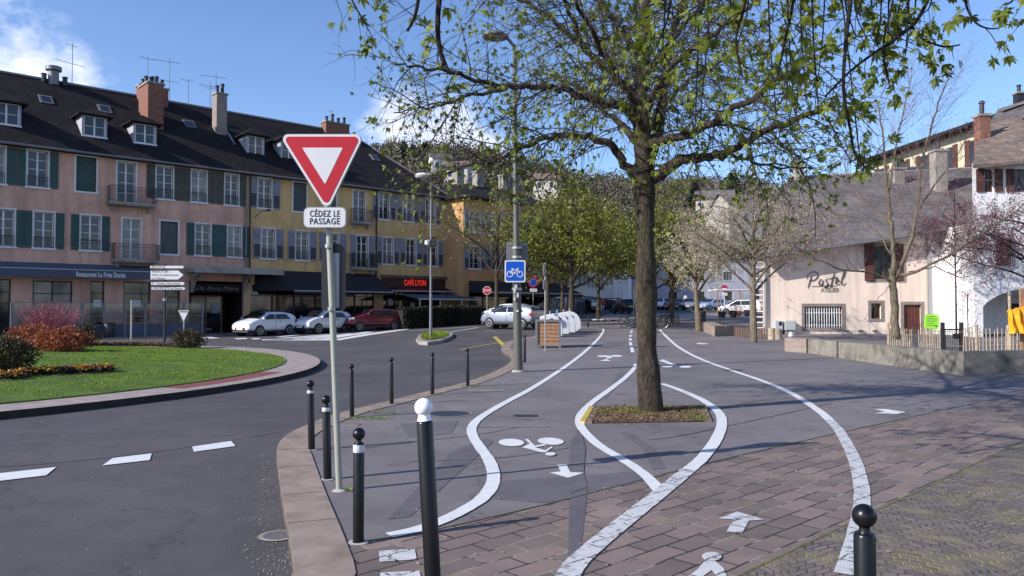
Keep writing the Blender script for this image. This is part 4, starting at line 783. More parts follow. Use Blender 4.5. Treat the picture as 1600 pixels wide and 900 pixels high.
# orange house that steps forward beyond the yellow one, then a lower cream house
def side_house(name, label, org, ang, length, depth, ze, zr, mat, cols, floors, sm, gtype='awning', roofm='slate_dark', gcol='awning_black', style='open', extra=None, frame='white_frame', w=1.05):
    o = thing(name, label, 'building', (org[0], org[1], 0), ang); mb = MB(); holes = []; ws = []
    for i in range(cols):
        x = length*(i+.5)/cols
        for z, h in floors: ws.append((x, z, h)); holes.append((x-w/2, x+w/2, z, z+h))
    g0 = (.6, length-.5, -.1, 3.1); 
    if gtype: holes.append(g0)
    wall_holes(mb, 0, length, -.3, ze, holes, 0, .2); mb.add([(0, 0, -.3), (0, depth, -.3), (0, depth, ze), (0, 0, ze)], [(3, 2, 1, 0)]); mb.add([(length, 0, -.3), (length, depth, -.3), (length, depth, ze), (length, 0, ze)], [(0, 1, 2, 3)]); mb.add([(0, depth, -.3), (length, depth, -.3), (length, depth, ze), (0, depth, ze)], [(3, 2, 1, 0)])
    mb.build('wall', M[mat], o)
    for x, z, h in ws: window(o, x, z, w, h, style if style != 'mix' else random.choice(['open', 'closed', 'open']), sm, random.choice(PANES), h > 1.7, .1, w*.48, frame=frame)
    r = MB(); e = .5; m = depth/2; hx = min(m, length*.3); r.add([(-e, -e, ze), (length+e, -e, ze), (length+e, depth+e, ze), (-e, depth+e, ze), (hx, m, zr), (length-hx, m, zr), (-e, -e, ze-.15), (length+e, -e, ze-.15), (length+e, depth+e, ze-.15), (-e, depth+e, ze-.15)], [(0, 1, 5, 4), (1, 2, 5), (2, 3, 4, 5), (3, 0, 4), (0, 6, 7, 1), (3, 9, 6, 0), (1, 7, 8, 2), (6, 9, 8, 7)]); r.build('roof', M[roofm], o)
    if gtype:
        a, b, c, d = g0; f = MB(); k = max(3, int(length/1.6))
        for j in range(k+1): x = a+(b-a)*j/k; f.box(x-.05, x+.05, .08, .16, c, d)
        f.box(a, b, .08, .16, .4, .5); f.box(a, b, .08, .16, 2.4, 2.46); wd = f.build('shop_window', M['dark_metal' if gtype == 'awning' else 'shutter_grey'], o); g = MB(); g.add([(a, .13, c), (b, .13, c), (b, .13, d), (a, .13, d)], [(0, 1, 2, 3)]); g.build('pane', M['glass_dark'], wd)
        if gtype == 'awning': aw = MB(); aw.add([(a, 0, 3.9), (b, 0, 3.9), (b, -2.6, 2.9), (a, -2.6, 2.9), (a, -2.6, 2.65), (b, -2.6, 2.65)], [(0, 3, 2, 1), (3, 4, 5, 2)]); aw.add([(a, 0, 3.9), (a, 0, 2.9), (a, -2.6, 2.9)], [(0, 1, 2)]); aw.build('awning', M[gcol], o); ed = MB(); ed.box(a, b, -2.66, -2.61, 2.86, 2.94); ed.build('awning_rail', M['awning_edge'], o)
    if extra: extra(o)
    return o
oc = FA+FD*(S_END+.01)+FN*2.4
def orange_extra(o):
    for x, y in ((3.5, 5), (6, 5.2), (9, 5), (10.2, 5)): chimney(o, x, y, 11.5, 14.0, .8, .7, 'concrete', 1)
side_house('orange_house', 'orange rendered house stepping forward beyond the yellow house, side wall sunlit at top', (oc.x, oc.y), FANG, 12, 11, 10.7, 12.9, 'orange_render', 5, ((7.9, 1.7), (4.9, 1.8)), 'shutter_grey', extra=orange_extra)
side_house('cream_corner_house', 'cream house with white shop windows at the end of the tree row', (5.2, 74), math.atan2(40, 9.0), 36, 10, 9.5, 12.5, 'pale_render', 9, ((6.6, 1.4), (4.2, 1.4)), 'shutter_grey', gtype='shop', gcol='awning_navy', style='open')
# buildings closing the square, frontal
side_house('blue_white_house', 'long pale blue white building behind the row of parked cars', (14.5, 121), 0, 26, 10, 9.5, 12, 'grey_render', 6, ((2.8, 1.5), (6.0, 1.4)), 'shutter_brown', gtype=None, style='none', frame='dark_metal', w=1.4)
side_house('white_canopy_house', 'sunlit white building with a flat canopy seen left of the big tree trunk', (11.5, 112), -.2, 5.5, 8, 11, 12.0, 'white_render', 2, ((7.5, 1.5),), 'shutter_grey', gtype='shop', style='none')
side_house('grey_roof_house', 'low house with slate roof behind the blossom trees right of the parked cars', (40, 124), -.15, 16, 10, 9.0, 14, 'grey_render', 4, ((4, 1.5),), 'shutter_brown', gtype=None, style='open', roofm='slate_grey')
# ---- pink workshop on the right with 'Pastel' lettering
PY = 41.0
def wx(px, Y=PY): return W(px, 481, Y).x
def wz(py, Y=PY, px=1300): return W(px, py, Y).z
o = thing('pale_pink_house', 'low pale pink house with big slate roof and handwritten lettering beside a barred window', 'building', (0, PY, 0))
X0, X1, XS = wx(1192), wx(1451), wx(1340)
bw = (wx(1257), wx(1316), wz(513), wz(479)); sw_ = (wx(1361), wx(1377), wz(498), wz(474)); dr = (wx(1412), wx(1439), .25, wz(476)); uw = (wx(1366), wx(1400), wz(436), wz(384))
mb = MB(); wall_holes(mb, X0, XS, -.1, 4.3, [bw], 0, .25); wall_holes(mb, XS, X1, -.1, 5.3, [sw_, dr, uw], 0, .25)
zl, zm, zr_ = 4.6, 5.35, 5.88
mb.add([(X0, 0, 4.3), (XS, 0, 4.3), (XS, 0, zm), (X0, 0, zl)], [(0, 1, 2, 3)]); mb.add([(XS, 0, 5.3), (X1, 0, 5.3), (X1, 0, zr_), (XS, 0, zm)], [(0, 1, 2, 3)])
mb.add([(X0, 0, -.1), (X0+5.4, 14, -.1), (X0+5.4, 14, 4.6), (X0, 0, zl)], [(3, 2, 1, 0)]); mb.build('wall', M['pale_pink_render'], o)
def stone_surround(par, h, t=.16, y=-.02):
    a, b, c, d = h; m = MB(); m.box(a-t, a, y, .05, c-t, d+t); m.box(b, b+t, y, .05, c-t, d+t); m.box(a, b, y, .05, d, d+t); m.box(a, b, y, .05, c-t, c); return m.build('surround', M['stone_frame'], par)
for nm, h in (('window', bw), ('window', sw_), ('window', uw)):
    a, b, c, d = h; f = MB(); k = 3 if h is bw else 2
    for j in range(k+1): x = a+(b-a)*j/k; f.box(x-.04, x+.04, .17, .22, c, d)
    f.box(a, b, .17, .22, c, c+.06); f.box(a, b, .17, .22, d-.06, d); w = f.build(nm, M['dark_metal' if h is bw else 'wood_brown'], o); g = MB(); g.add([(a, .21, c), (b, .21, c), (b, .21, d), (a, .21, d)], [(0, 1, 2, 3)]); g.build('pane', M['glass_dark'], w); stone_surround(w, h)
    if h is bw:
        br = MB(); k = 15
        for j in range(1, k): x = a+(b-a)*j/k; br.tube([(x, .06, c), (x, .06, d)], .022, 6)
        for z in (c+.15, d-.35): br.box(a, b, .045, .06, z, z+.035)
        br.build('bars', M['white_frame'], w)
    elif h is sw_: br = MB(); br.tube([((a+b)/2, .06, c), ((a+b)/2, .06, d)], .02, 6); br.build('bars', M['iron'], w)
for x0_, x1_ in ((wx(1351), wx(1365)), (wx(1401), wx(1412))): shutter(o, x0_, x1_, uw[2]-.1, uw[3]+.1, -.03, M['shutter_brown'])
a, b, c, d = dr; dm = MB(); dm.box(a, b, .12, .18, c, d)
for j in range(5): x = a+(b-a)*(j+.5)/5; dm.box(x-.07, x+.07, .105, .12, c+.1, d-.1)
dm = dm.build('door', M['brown_door'], o); stone_surround(dm, (a, b, c, d)); hd = MB(); hd.box(a+.08, a+.14, .05, .11, 1.2, 1.3); hd.build('handle', M['iron'], dm)
# handwritten lettering as thin raised strokes
def stroke(mb, pts, cx, cz, s, rad=.019, n=5):
    P = smooth([Vector((cx+x*s, -.03, cz+z*s)) for x, z in pts], n); k = len(P); mb.tube(P, [rad*(.55+.6*math.sin(PI*i/(k-1))) for i in range(k)], 6)
lt = MB(); bx = wx(1262); bz = wz(447); s = 1.0
for pts in ([(0, -.15), (.15, .35), (.28, .75)], [(-.08, .5), (.1, .85), (.5, .98), (.72, .8), (.55, .5), (.3, .36), (.2, .42)],
            [(1.0, .42), (.85, .45), (.75, .2), (.85, .05), (1.0, .2), (1.03, .4), (1.0, .1), (1.12, .08)], [(1.4, .5), (1.22, .42), (1.34, .22), (1.32, -.05), (1.15, -.1), (1.2, .0), (1.5, .1)],
            [(1.85, .95), (1.68, .4), (1.58, -.05), (1.72, -.1)], [(1.45, .5), (1.75, .55), (2.05, .62)], [(1.85, .2), (2.1, .35), (2.05, .5), (1.92, .35), (1.98, .1), (2.2, .15)], [(2.2, .2), (2.5, .7), (2.56, 1.08), (2.42, .8), (2.3, .25), (2.42, .05), (2.6, .25)]): stroke(lt, pts, bx, bz, .78)
lt.build('lettering', M['iron'], o)
ul = MB(); ul.tube([(wx(1268), -.03, wz(447.5)), (wx(1306), -.03, wz(446.5))], .012, 5); ul.build('underline', M['iron'], o)
text_obj('lettering', 'ATELIER', .32, M['stone_frame'], o, (wx(1297), -.015, wz(453.5)), width=wx(1311)-wx(1282), bold=.003)
# roof
A = W(1182, 400, 40.25); B = W(1400, 369, 40.3); C_ = W(1545, 343, 40.3); D = W(1545, 262, 49); E = W(1231, 278, 49); 
def loc(v): return (v.x, v.y-PY, v.z)
F_ = W(1170, 380, 56)
r = MB(); th = Vector((0, 0, -.16)); q = [A, B, C_, D, E]; mid = A.lerp(E, .5); q = [A, B, C_, D, E, mid]
r.add([loc(v) for v in q]+[loc(v+th) for v in q], [(0, 1, 5), (1, 2, 3), (1, 3, 4, 5), (0, 6, 7, 1), (1, 7, 8, 2), (5, 11, 6, 0), (4, 10, 11, 5), (6, 11, 7), (7, 11, 10, 9), (7, 9, 8)])
r.add([loc(D), loc(E), (X0+5.6, 16, 4.5), (D.x, 16, 5.5), loc(A)], [(0, 1, 2, 3), (1, 4, 2)]); r.build('roof', M['slate_grey'], o)
rid = MB(); rid.tube([loc(E), loc(D)], .1, 6); rid.build('ridge_capping', M['concrete'], o)
gt = MB(); gt.tube([loc(A+Vector((0, -.08, -.1))), loc(B+Vector((0, -.08, -.1))), loc(C_+Vector((0, -.08, -.1)))], .07, 8); gt.build('gutter', M['grey_metal'], o)
def on_roof(px, py):   # point of the roof plane B, C_, D under a pixel
    nrm = (C_-B).cross(D-B); d = Vector(pdir(px, py)); k = (B-Vector((0, 0, CAMZ))).dot(nrm)/d.dot(nrm); return Vector((0, 0, CAMZ))+d*k
def roof_light(px0, px1, py0, py1, mat):
    v = [on_roof(px0, py1), on_roof(px1, py1-1), on_roof(px1, py0-1), on_roof(px0, py0)]; up = Vector((0, -.05, .07)); m = MB(); m.add([loc(p+up) for p in v]+[loc(p-up) for p in v], [(0, 1, 2, 3), (0, 4, 5, 1), (1, 5, 6, 2), (2, 6, 7, 3), (3, 7, 4, 0)]); w = m.build('skylight', M['grey_metal'], o)
    c = sum(v, Vector())/4; m = MB(); m.add([loc(c.lerp(p, .82)+up*1.15) for p in v], [(0, 1, 2, 3)]); m.build('pane', M[mat], w)
roof_light(1340, 1360, 268, 283, 'grey_metal'); roof_light(1415, 1433, 263, 276, 'glass_dark'); roof_light(1327, 1342, 306, 318, 'glass_dark'); roof_light(1352, 1368, 306, 322, 'glass_dark'); roof_light(1496, 1512, 268, 280, 'glass_dark')
for px, w, zt, mt in ((1467, .7, 238, 'concrete'), (1402, .6, 266, 'concrete'), (1247, .55, 256, 'concrete')):
    Y = {1467: 46, 1402: 47.5, 1247: 48.7}[px]; x = W(px, 300, Y).x; chimney(o, x, Y-PY, 6.4 if px == 1467 else 8.6, W(px, zt, Y).z, w, .7, mt, 1)
dp = MB(); dp.tube([(X0+.12, -.08, .1), (X0+.12, -.08, 4.7)], .06, 8); dp.build('downpipe', M['galv'], o); dp = MB(); dp.tube([(X1-.05, -.08, .1), (X1-.05, -.08, 6)], .05, 8); dp.build('downpipe', M['galv'], o)
for k in range(4): hv = MB(); x = wx(1322+22*k); hv.lathe([(.12, 0), (.12, .06)], c=(x, -.05, .45), n=8); hv.build('wall_vent', M['iron'], o)
# ---- white house further right
o = thing('white_house', 'white rendered house with brown shutters and arched porch at the right edge', 'building', (0, 38, 0)); WY = 38.0
a0_, a1_ = wx(1522, WY), wx(1700, WY); EZ = W(1540, 255, WY).z
arcL, arcR = wx(1536, WY), wx(1668, WY); zs_ = W(1540, 479, WY).z; zc = W(1600, 452, WY).z; zw0, zw1 = W(1570, 415, WY).z, W(1570, 373, WY).z; wu = (wx(1558, WY), wx(1584, WY), zw0, zw1); wu2 = (wx(1630, WY), wx(1652, WY), zw0, zw1); tw = (wx(1541, WY), wx(1556, WY), W(1550, 300, WY).z, W(1550, 264, WY).z); tw2 = (wx(1588, WY), wx(1612, WY), tw[2], tw[3])
mb = MB(); zmid = zc+.35; wall_holes(mb, a0_, a1_, zmid, EZ, [wu, wu2, tw, tw2], 0, .22)
mb.add([(a0_, 0, -.1), (arcL, 0, -.1), (arcL, 0, zmid), (a0_, 0, zmid)], [(0, 1, 2, 3)]); mb.add([(arcR, 0, -.1), (a1_, 0, -.1), (a1_, 0, zmid), (arcR, 0, zmid)], [(0, 1, 2, 3)])
K = 24; ap = [(arcL+(arcR-arcL)*i/K, zs_+(zc-zs_)*math.sin(PI*i/K)**.75) for i in range(K+1)]
for i in range(K): (x, z), (x2, z2) = ap[i], ap[i+1]; mb.add([(x, 0, z), (x2, 0, z2), (x2, 0, zmid), (x, 0, zmid)], [(0, 1, 2, 3)]); mb.add([(x, 0, z), (x2, 0, z2), (x2, 3, z2), (x, 3, z)], [(0, 3, 2, 1)])
mb.add([(arcL, 0, -.1), (arcL, 3, -.1), (arcL, 3, zmid), (arcL, 0, zmid)], [(0, 1, 2, 3)])
pw = (wx(1573, 41), wx(1597, 41), W(1580, 490, 41).z, W(1580, 474, 41).z); wall_holes(mb, arcL, arcR, -.1, zmid, [pw], 3.0, .2)
mb.add([(a0_, 0, 4), (a0_+5.7, 9, 4), (a0_+5.7, 9, EZ), (a0_, 0, EZ)], [(3, 2, 1, 0)])
lw = (wx(1486), wx(1499), wz(498), wz(485)); wall_holes(mb, X1+.004, a0_, -.1, 5.9, [lw], 3.0, .2); mb.add([(a0_, 0, -.1), (a0_, 3, -.1), (a0_, 3, 5.9), (a0_, 0, 5.9)], [(3, 2, 1, 0)])
mb.build('wall', M['white_render'], o)
for h, y, br_ in ((wu, 0, 1), (wu2, 0, 1), (tw, 0, 0), (tw2, 0, 0), (pw, 3, 0), (lw, 3, 0)):
    a, b, c, d = h; f = MB(); f.box(a, a+.06, y+.12, y+.18, c, d); f.box(b-.06, b, y+.12, y+.18, c, d); f.box(a, b, y+.12, y+.18, d-.06, d); f.box(a, b, y+.12, y+.18, c, c+.06); f.box((a+b)/2-.035, (a+b)/2+.035, y+.12, y+.18, c, d); f.box(a, b, y+.13, y+.17, (c+d)/2-.02, (c+d)/2+.02)
    w = f.build('window', M['wood_brown'], o); g = MB(); g.add([(a, y+.16, c), (b, y+.16, c), (b, y+.16, d), (a, y+.16, d)], [(0, 1, 2, 3)]); g.build('pane', M['glass_dark'], w)
    if br_:
        q = MB(); k = 8
        for j in range(k+1): x = a+(b-a)*j/k; q.tube([(x, -.12, c-.05), (x, -.12, d)], .018, 5)
        q.box(a, b, -.13, -.11, c, c+.03); q.box(a, b, -.13, -.11, d-.2, d-.17); q.build('bars', M['iron'], w)
    if h in (tw, tw2):
        sw = .42; shutter(w, a-sw, a-.02, c, d, -.012, M['shutter_brown'])
        if h is tw: pass
        shutter(w, b+.02, b+sw, c, d, -.012, M['shutter_brown'])
RA, RB, RC2, RD2 = W(1520, 258, 37.3), W(1720, 238, 37.3), W(1720, 150, 44), W(1533, 196, 44)
def loc2(v): return (v.x, v.y-38, v.z)
r = MB(); q = [RA, RB, RC2, RD2]; r.add([loc2(v) for v in q]+[loc2(v+th) for v in q], [(0, 1, 2, 3), (0, 4, 5, 1), (3, 7, 4, 0), (4, 7, 6, 5)]); r.build('roof', M['tile_brown'], o)
# upper tier of the roof behind
r = MB(); q = [W(1530, 215, 45), W(1720, 175, 45), W(1720, 120, 49), W(1560, 170, 49)]; r.add([loc2(v) for v in q]+[loc2(v+th) for v in q], [(0, 1, 2, 3), (0, 4, 5, 1), (3, 7, 4, 0)]); r.build('roof', M['slate_grey'], o)
c1 = W(1535, 222, 41.5); chimney(o, c1.x, 3.5, c1.z-1.2, W(1535, 183, 41.5).z, .55, .6, 'brick_red', 1)
vp = MB(); p_ = W(1590, 196, 43.5); vp.tube([(p_.x, 5, p_.z-.3), (p_.x, 5, p_.z+.3)], .06, 8); vp.build('vent_pipe', M['dark_metal'], o)
# ---- tall yellow house behind with its gable to the left
yd = Vector((-.104, 1)).normalized(); org = Vector((31.6, 50.0)); YL = 14.0
o = thing('tall_yellow_house', 'tall cream yellow house with brown shutters rising behind the slate roofs', 'building', (org.x, org.y, 0)); ez = 14.1
mb = MB(); nn = Vector((-yd.y, yd.x))
def yq(s, off, z): p = yd*s+nn*off; return (p.x, p.y, z)
mb.add([yq(0, 0, -1), yq(YL, 0, -1), yq(YL, 0, ez), yq(0, 0, ez)], [(3, 2, 1, 0)]); mb.add([yq(YL, 0, -1), yq(YL, -10, -1), yq(YL, -10, ez), yq(YL, 0, ez)], [(0, 1, 2, 3)]); mb.add([yq(0, 0, -1), yq(0, -10, -1), yq(0, -10, ez), yq(0, 0, ez)], [(0, 1, 2, 3)]); mb.build('wall', M['cream_render'], o)
for i in range(5):
    s = 1.4+i*2.7
    w = MB(); p0 = yq(s, .05, 9.8); 
    w.add([yq(s, .02, 11.2), yq(s+.9, .02, 11.2), yq(s+.9, .02, 13.1), yq(s, .02, 13.1)], [(3, 2, 1, 0)]); w = w.build('pane', M['glass_dark'], o)
    for sgn in (-.55, .92): q = MB(); q.add([yq(s+sgn, .05, 11.1), yq(s+sgn+.5, .05, 11.1), yq(s+sgn+.5, .05, 13.2), yq(s+sgn, .05, 13.2), yq(s+sgn, .0, 11.1), yq(s+sgn+.5, 0, 11.1), yq(s+sgn+.5, 0, 13.2), yq(s+sgn, 0, 13.2)], [(3, 2, 1, 0), (0, 1, 5, 4), (2, 3, 7, 6), (1, 2, 6, 5), (3, 0, 4, 7)]); q.build('shutter', M['shutter_brown'], o)
r = MB(); r.add([yq(-2, .9, ez), yq(YL+.8, .9, ez), yq(YL-2, -5, ez+2.0), yq(-2, -5, ez+2.0), yq(YL+.8, -11, ez), yq(-2, -11, ez), yq(-2, .9, ez-.25), yq(YL+.8, .9, ez-.25), yq(YL+.8, -11, ez-.25), yq(-2, -11, ez-.25)], [(0, 3, 2, 1), (1, 2, 4), (3, 5, 4, 2), (0, 1, 7, 6), (1, 4, 8, 7), (6, 7, 8, 9)]); r.build('roof', M['slate_dark'], o)
chimney(o, yq(1.5, -3, 0)[0], yq(1.5, -3, 0)[1], 14, 16.2, .5, .5, 'dark_metal', 1)
# ---------------------------------------------------------------- street furniture
def gpt(px, py, dz=0): p = G(px, py, dz); return Vector((p.x, p.y, gz(p.x, p.y)+dz))
def bollard(px, py, h, label, r=.04, ball='black_paint', band=0, lean=(0, 0), pos=None, group='black ball topped bollards'):
    c = pos or gpt(px, py); o = thing('bollard', label, 'bollard', c, 0, group); o.rotation_euler = (R(lean[1]), R(lean[0]), 0)
    rb = r*1.14; hp = h-2*rb-.018
    mb = MB(); mb.lathe([(r*1.25, -.05), (r*1.25, .004), (r, .012), (r, hp-.012), (r-.006, hp), (r-.008, hp+.001)], n=28); mb.build('post', M['black_paint'], o, smooth=True)
    nk = MB(); nk.lathe([(r*.62, 0), (r*.5, .012), (r*.5, .03)], c=(0, 0, hp), n=20); 
    prof = [(max(.001, rb*math.sin(PI*i/16)), hp+.018+rb-rb*math.cos(PI*i/16)) for i in range(17)]
    if ball == 'ball_white': prof = [(r*.9, hp), (r*.75, hp+.02), (r*.7, hp+.03)]+[p for p in prof if p[1] > hp+.035]
    b = MB(); b.lathe(prof, n=28); b.build('ball', M[ball], o, smooth=True)
    if ball == 'black_paint': nk.build('neck', M['black_paint'], o, smooth=True)
    if band: q = MB(); q.lathe([(r+.0008, hp-.012-band), (r+.0015, hp-.012-band+.001), (r+.0015, hp-.013)], n=28); q.build('reflective_band', M['sign_white'], o, smooth=True)
    g = MB(); g.lathe([(r*1.9, .0045), (r*1.3, .009)], n=20); g.build('base_collar', M['concrete_base'], o)
    return o
bollard(487, 703, .835, 'black bollard with white band at the kerb corner, farther left of the sign pole', band=.035, lean=(-1.5, 0))
bollard(512, 749, .835, 'black bollard with white band just left of the give way sign pole', band=.04, lean=(-1.5, 0))
bollard(560, 848, .83, 'black bollard with torn white sticker, nearest one right of the sign pole', band=.055)
bollard(550, 652, .83, 'slim black kerb bollard first in the curving line behind the sign pole', r=.036, lean=(-1, 0))
bollard(612, 632, .83, 'slim black kerb bollard second in the curving line behind the sign pole', r=.036, lean=(-.8, 0))
bollard(675.5, 617, .83, 'slim black kerb bollard third in the line, straight behind the white ball', r=.036)
bollard(731, 604, .83, 'slim black kerb bollard last in the line, nearest the small planted island', r=.036, lean=(-.7, 0))
bollard(820, 567, .86, 'black bollard standing right behind the tall street lamp base', r=.04)
bollard(683, 1030, 1.262, 'tall black bollard with white ball standing closest in the foreground', r=.04, ball='ball_white', lean=(-3.2, 0), group=None)
bollard(1355, 1186, .955, 'large black bollard in the right foreground beside the cobbles', r=.0395, group=None)
for px, py, t in ((919, 512, 'short grey post at the end of the recycling containers'),): bollard(px, py, .8, t, r=.05)
# give way sign
P0 = gpt(531, 767); Yd = P0.y
o = thing('give_way_sign', 'red and white give way triangle over a small plate reading CÉDEZ LE PASSAGE', 'road sign', P0, 0)
top = W(508, 214, Yd+.05)-P0; mb = MB(); mb.tube([(0, 0, -.1), top*.5, top*.985], .030, 20); mb.build('pole', M['pole_paint'], o, smooth=True)
cp = MB(); cp.lathe([(.075, .003), (.06, .012), (.034, .02)], n=20); cp.build('foot', M['concrete_base'], o)
def tri(c, hw, h, r, n=6):
    P = [Vector((-hw, 0)), Vector((hw, 0)), Vector((0, -h))]; out = []
    for i in range(3):
        p, a, b = P[i], P[i-1], P[(i+1) % 3]; da, db = (a-p).normalized(), (b-p).normalized(); ang = da.angle(db); t = r/math.tan(ang/2); bis = (da+db).normalized(); cc = p+bis*(r/math.sin(ang/2)); s, e = p+da*t-cc, p+db*t-cc
        for k in range(n+1): v = (s.normalized()*(1-k/n)+e.normalized()*(k/n)).normalized()*r; out.append(cc+v)
    return [(c[0]+q.x, c[1]+q.y) for q in out]
def at_plane(px, py, Y): return W(px, py, Y)-P0
SY = Yd-.045; tl, tr_, tb = at_plane(438, 210, SY), at_plane(567, 210, SY), at_plane(511, 326, SY)
hw = (tr_.x-tl.x)/2; cx = (tl.x+tr_.x)/2; zt = (tl.z+tr_.z)/2; hh = zt-tb.z; ks = (hw*2*.866)/hh; sk = tb.x-cx
y0 = SY-Yd
def plate(name, poly, ya, yb, mat, bev=0): m = MB(); m.prism(list(reversed(poly)), ya, yb); return m.build(name, M[mat], o, bevel=bev)
def T(i, r): # inset triangle
    p = tri((0, 0), hw+.012-i*1.732, (hw+.012-i*1.732)*1.732, r); s = hh/((hw)*1.732)
    return [(cx+x+sk*(-z)/hh*0+sk*min(1, max(0, (i-z)/hh)), zt-i*s+z*s) for x, z in p]
plate('sign_back', T(-.004, .05), y0+.004, y0+.030, 'galv'); plate('sign_rim', T(0, .048), y0, y0+.004, 'sign_white'); plate('red_border', T(.020, .034), y0-.002, y0, 'sign_red'); plate('white_field', T(.120, .006), y0-.004, y0-.002, 'sign_white')
def rrect(x0, x1, z0, z1, r, n=6):
    out = []
    for cx_, cz_, a in ((x1-r, z1-r, 0), (x0+r, z1-r, 90), (x0+r, z0+r, 180), (x1-r, z0+r, 270)):
        for k in range(n+1): t = R(a+90*k/n); out.append((cx_+r*math.cos(t), cz_+r*math.sin(t)))
    return out
a, b = at_plane(474, 356, SY), at_plane(541, 323.5, SY)
plate('text_plate_back', rrect(a.x, b.x, a.z, b.z, .05), y0, y0+.028, 'galv'); plate('text_plate', rrect(a.x+.008, b.x-.008, a.z+.008, b.z-.008, .044), y0-.002, y0, 'sign_white')
w_ = b.x-a.x; h_ = b.z-a.z; mx = (a.x+b.x)/2
text_obj('lettering', 'CÉDEZ LE', .083, M['ink'], o, (mx, y0-.004, a.z+h_*.665), bold=.0008, spacing=1.12, width=w_*.70, ext=.001); text_obj('lettering', 'PASSAGE', .083, M['ink'], o, (mx, y0-.004, a.z+h_*.30), bold=.0008, spacing=1.12, width=w_*.70, ext=.001)
for z in ((a.z+b.z)/2, zt-.12, zt-.42):
    q = MB(); x = top.x*z/top.z; q.box(x-.045, x+.045, -.035, .036, z-.014, z+.014); q.build('clamp', M['galv'], o, bevel=.003)
# panel seen from the side on the same pole
a, b = at_plane(503, 486, Yd+.10), at_plane(537, 381, Yd+.10); q = MB(); q.prism(list(reversed(rrect(a.x, b.x, a.z, b.z, .045))), .075, .20); pn = q.build('hooded_panel', M['dark_metal'], o)
q = MB(); x0_, x1_ = a.x+.105, b.x-.035; q.box(x0_, x1_, .066, .075, a.z+.03, b.z-.09); q.build('panel_plate', M['plastic_grey'], pn)
for z in (a.z+.02, b.z-.03): q = MB(); x = top.x*z/top.z; q.tube([(x, -.03, z), (x, .08, z)], .022, 10); q.lathe([(.036, -.015), (.036, .015)], c=(x, 0, z), n=14); q.build('bracket', M['galv'], o)
# tall lamp with cycle sign
P0 = gpt(810, 581); Yd = P0.y; o = thing('street_lamp', 'tall grey street lamp carrying the blue bicycle sign, head lost in the leaves', 'street lamp', P0)
mb = MB(); mb.lathe([(.175, -.1), (.175, .02), (.15, .05)], n=20); mb.build('base', M['concrete_base'], o)
mb = MB(); mb.tube([(0, 0, 0), (-.03, 0, 1.6), (-.06, 0, 3.3)], [.125, .112, .105], 20); mb.build('lower_pole', M['lamp_paint'], o, smooth=True)
mb = MB(); mb.tube([(-.05, 0, 3.2), (-.09, 0, 6.6), (-.10, 0, 8.7), (-.30, 0, 8.95), (-.5, 0, 9.0)], [.085, .066, .05, .045, .04], 16); mb.build('upper_pole', M['lamp_paint'], o, smooth=True)
mb = MB(); mb.lathe([(.02, .12), (.22, .10), (.36, 0), (.35, -.04), (.1, -.09)], c=(-.62, 0, 9.0), n=22); mb.build('lamp_head', M['grey_metal'], o, smooth=True)
a, b = at_plane(788.5, 441, Yd-.20), at_plane(821, 406.5, Yd-.20)
plate('sign_plate', rrect(a.x, b.x, a.z, b.z, .05), -.20, -.17, 'sign_white'); i_ = .035; plate('blue_field', rrect(a.x+i_, b.x-i_, a.z+i_, b.z-i_, .03), -.203, -.20, 'sign_blue')
bc = MB(); cx, cz = (a.x+b.x)/2, (a.z+b.z)/2-.02; s = (b.x-a.x)
def ringp(mb, x, z, r, y, t=.012, n=26): mb.tube([(x+r*math.cos(2*PI*i/n), y, z+r*math.sin(2*PI*i/n)) for i in range(n+1)], t, 6, cap=False)
yy = -.205
for sx in (-1, 1): ringp(bc, cx+sx*s*.24, cz-.06, s*.135, yy, .011)
for p, q in (((-.24, -.06), (-.12, .10)), ((-.12, .10), (.13, .10)), ((.13, .10), (-.02, -.06)), ((-.02, -.06), (-.24, -.06)), ((-.12, .10), (-.02, -.06)), ((.10, .15), (.24, -.06)), ((-.13, .14), (-.12, .10)), ((-.19, .145), (-.08, .145)), ((.10, .15), (.18, .16)), ((-.02, -.06), (.01, -.10))): bc.tube([(cx+p[0]*s, yy, cz+p[1]*1.0*s/.57*.6), (cx+q[0]*s, yy, cz+q[1]*s/.57*.6)], .011, 6)
bc.build('bicycle_symbol', M['sign_white'], o)
a, b = at_plane(791, 406, Yd+.16), at_plane(825, 378, Yd+.16); plate('sign_back', rrect(a.x, b.x, a.z, b.z, .05), .13, .16, 'grey_metal'); q = MB(); q.box(a.x+.04, b.x-.04, .11, .13, b.z-.09, b.z-.05); q.build('rail', M['galv'], o)
for pz in (2.2, 3.05, 3.3): q = MB(); q.lathe([(.128, -.03), (.135, -.03), (.135, .03), (.128, .03)], c=(-.04, 0, pz), n=18); q.build('clamp', M['galv'], o)
for px, py, w, h in ((806, 447, .07, .12), (804, 455, .06, .1), (809, 461, .05, .12), (804, 467, .05, .08), (808, 486, .07, .06)): v = at_plane(px, py, Yd-.132); q = MB(); q.box(v.x-w/2, v.x+w/2, -.150, -.11, v.z-h/2, v.z+h/2); q.build('sticker', M['curtain'], o)
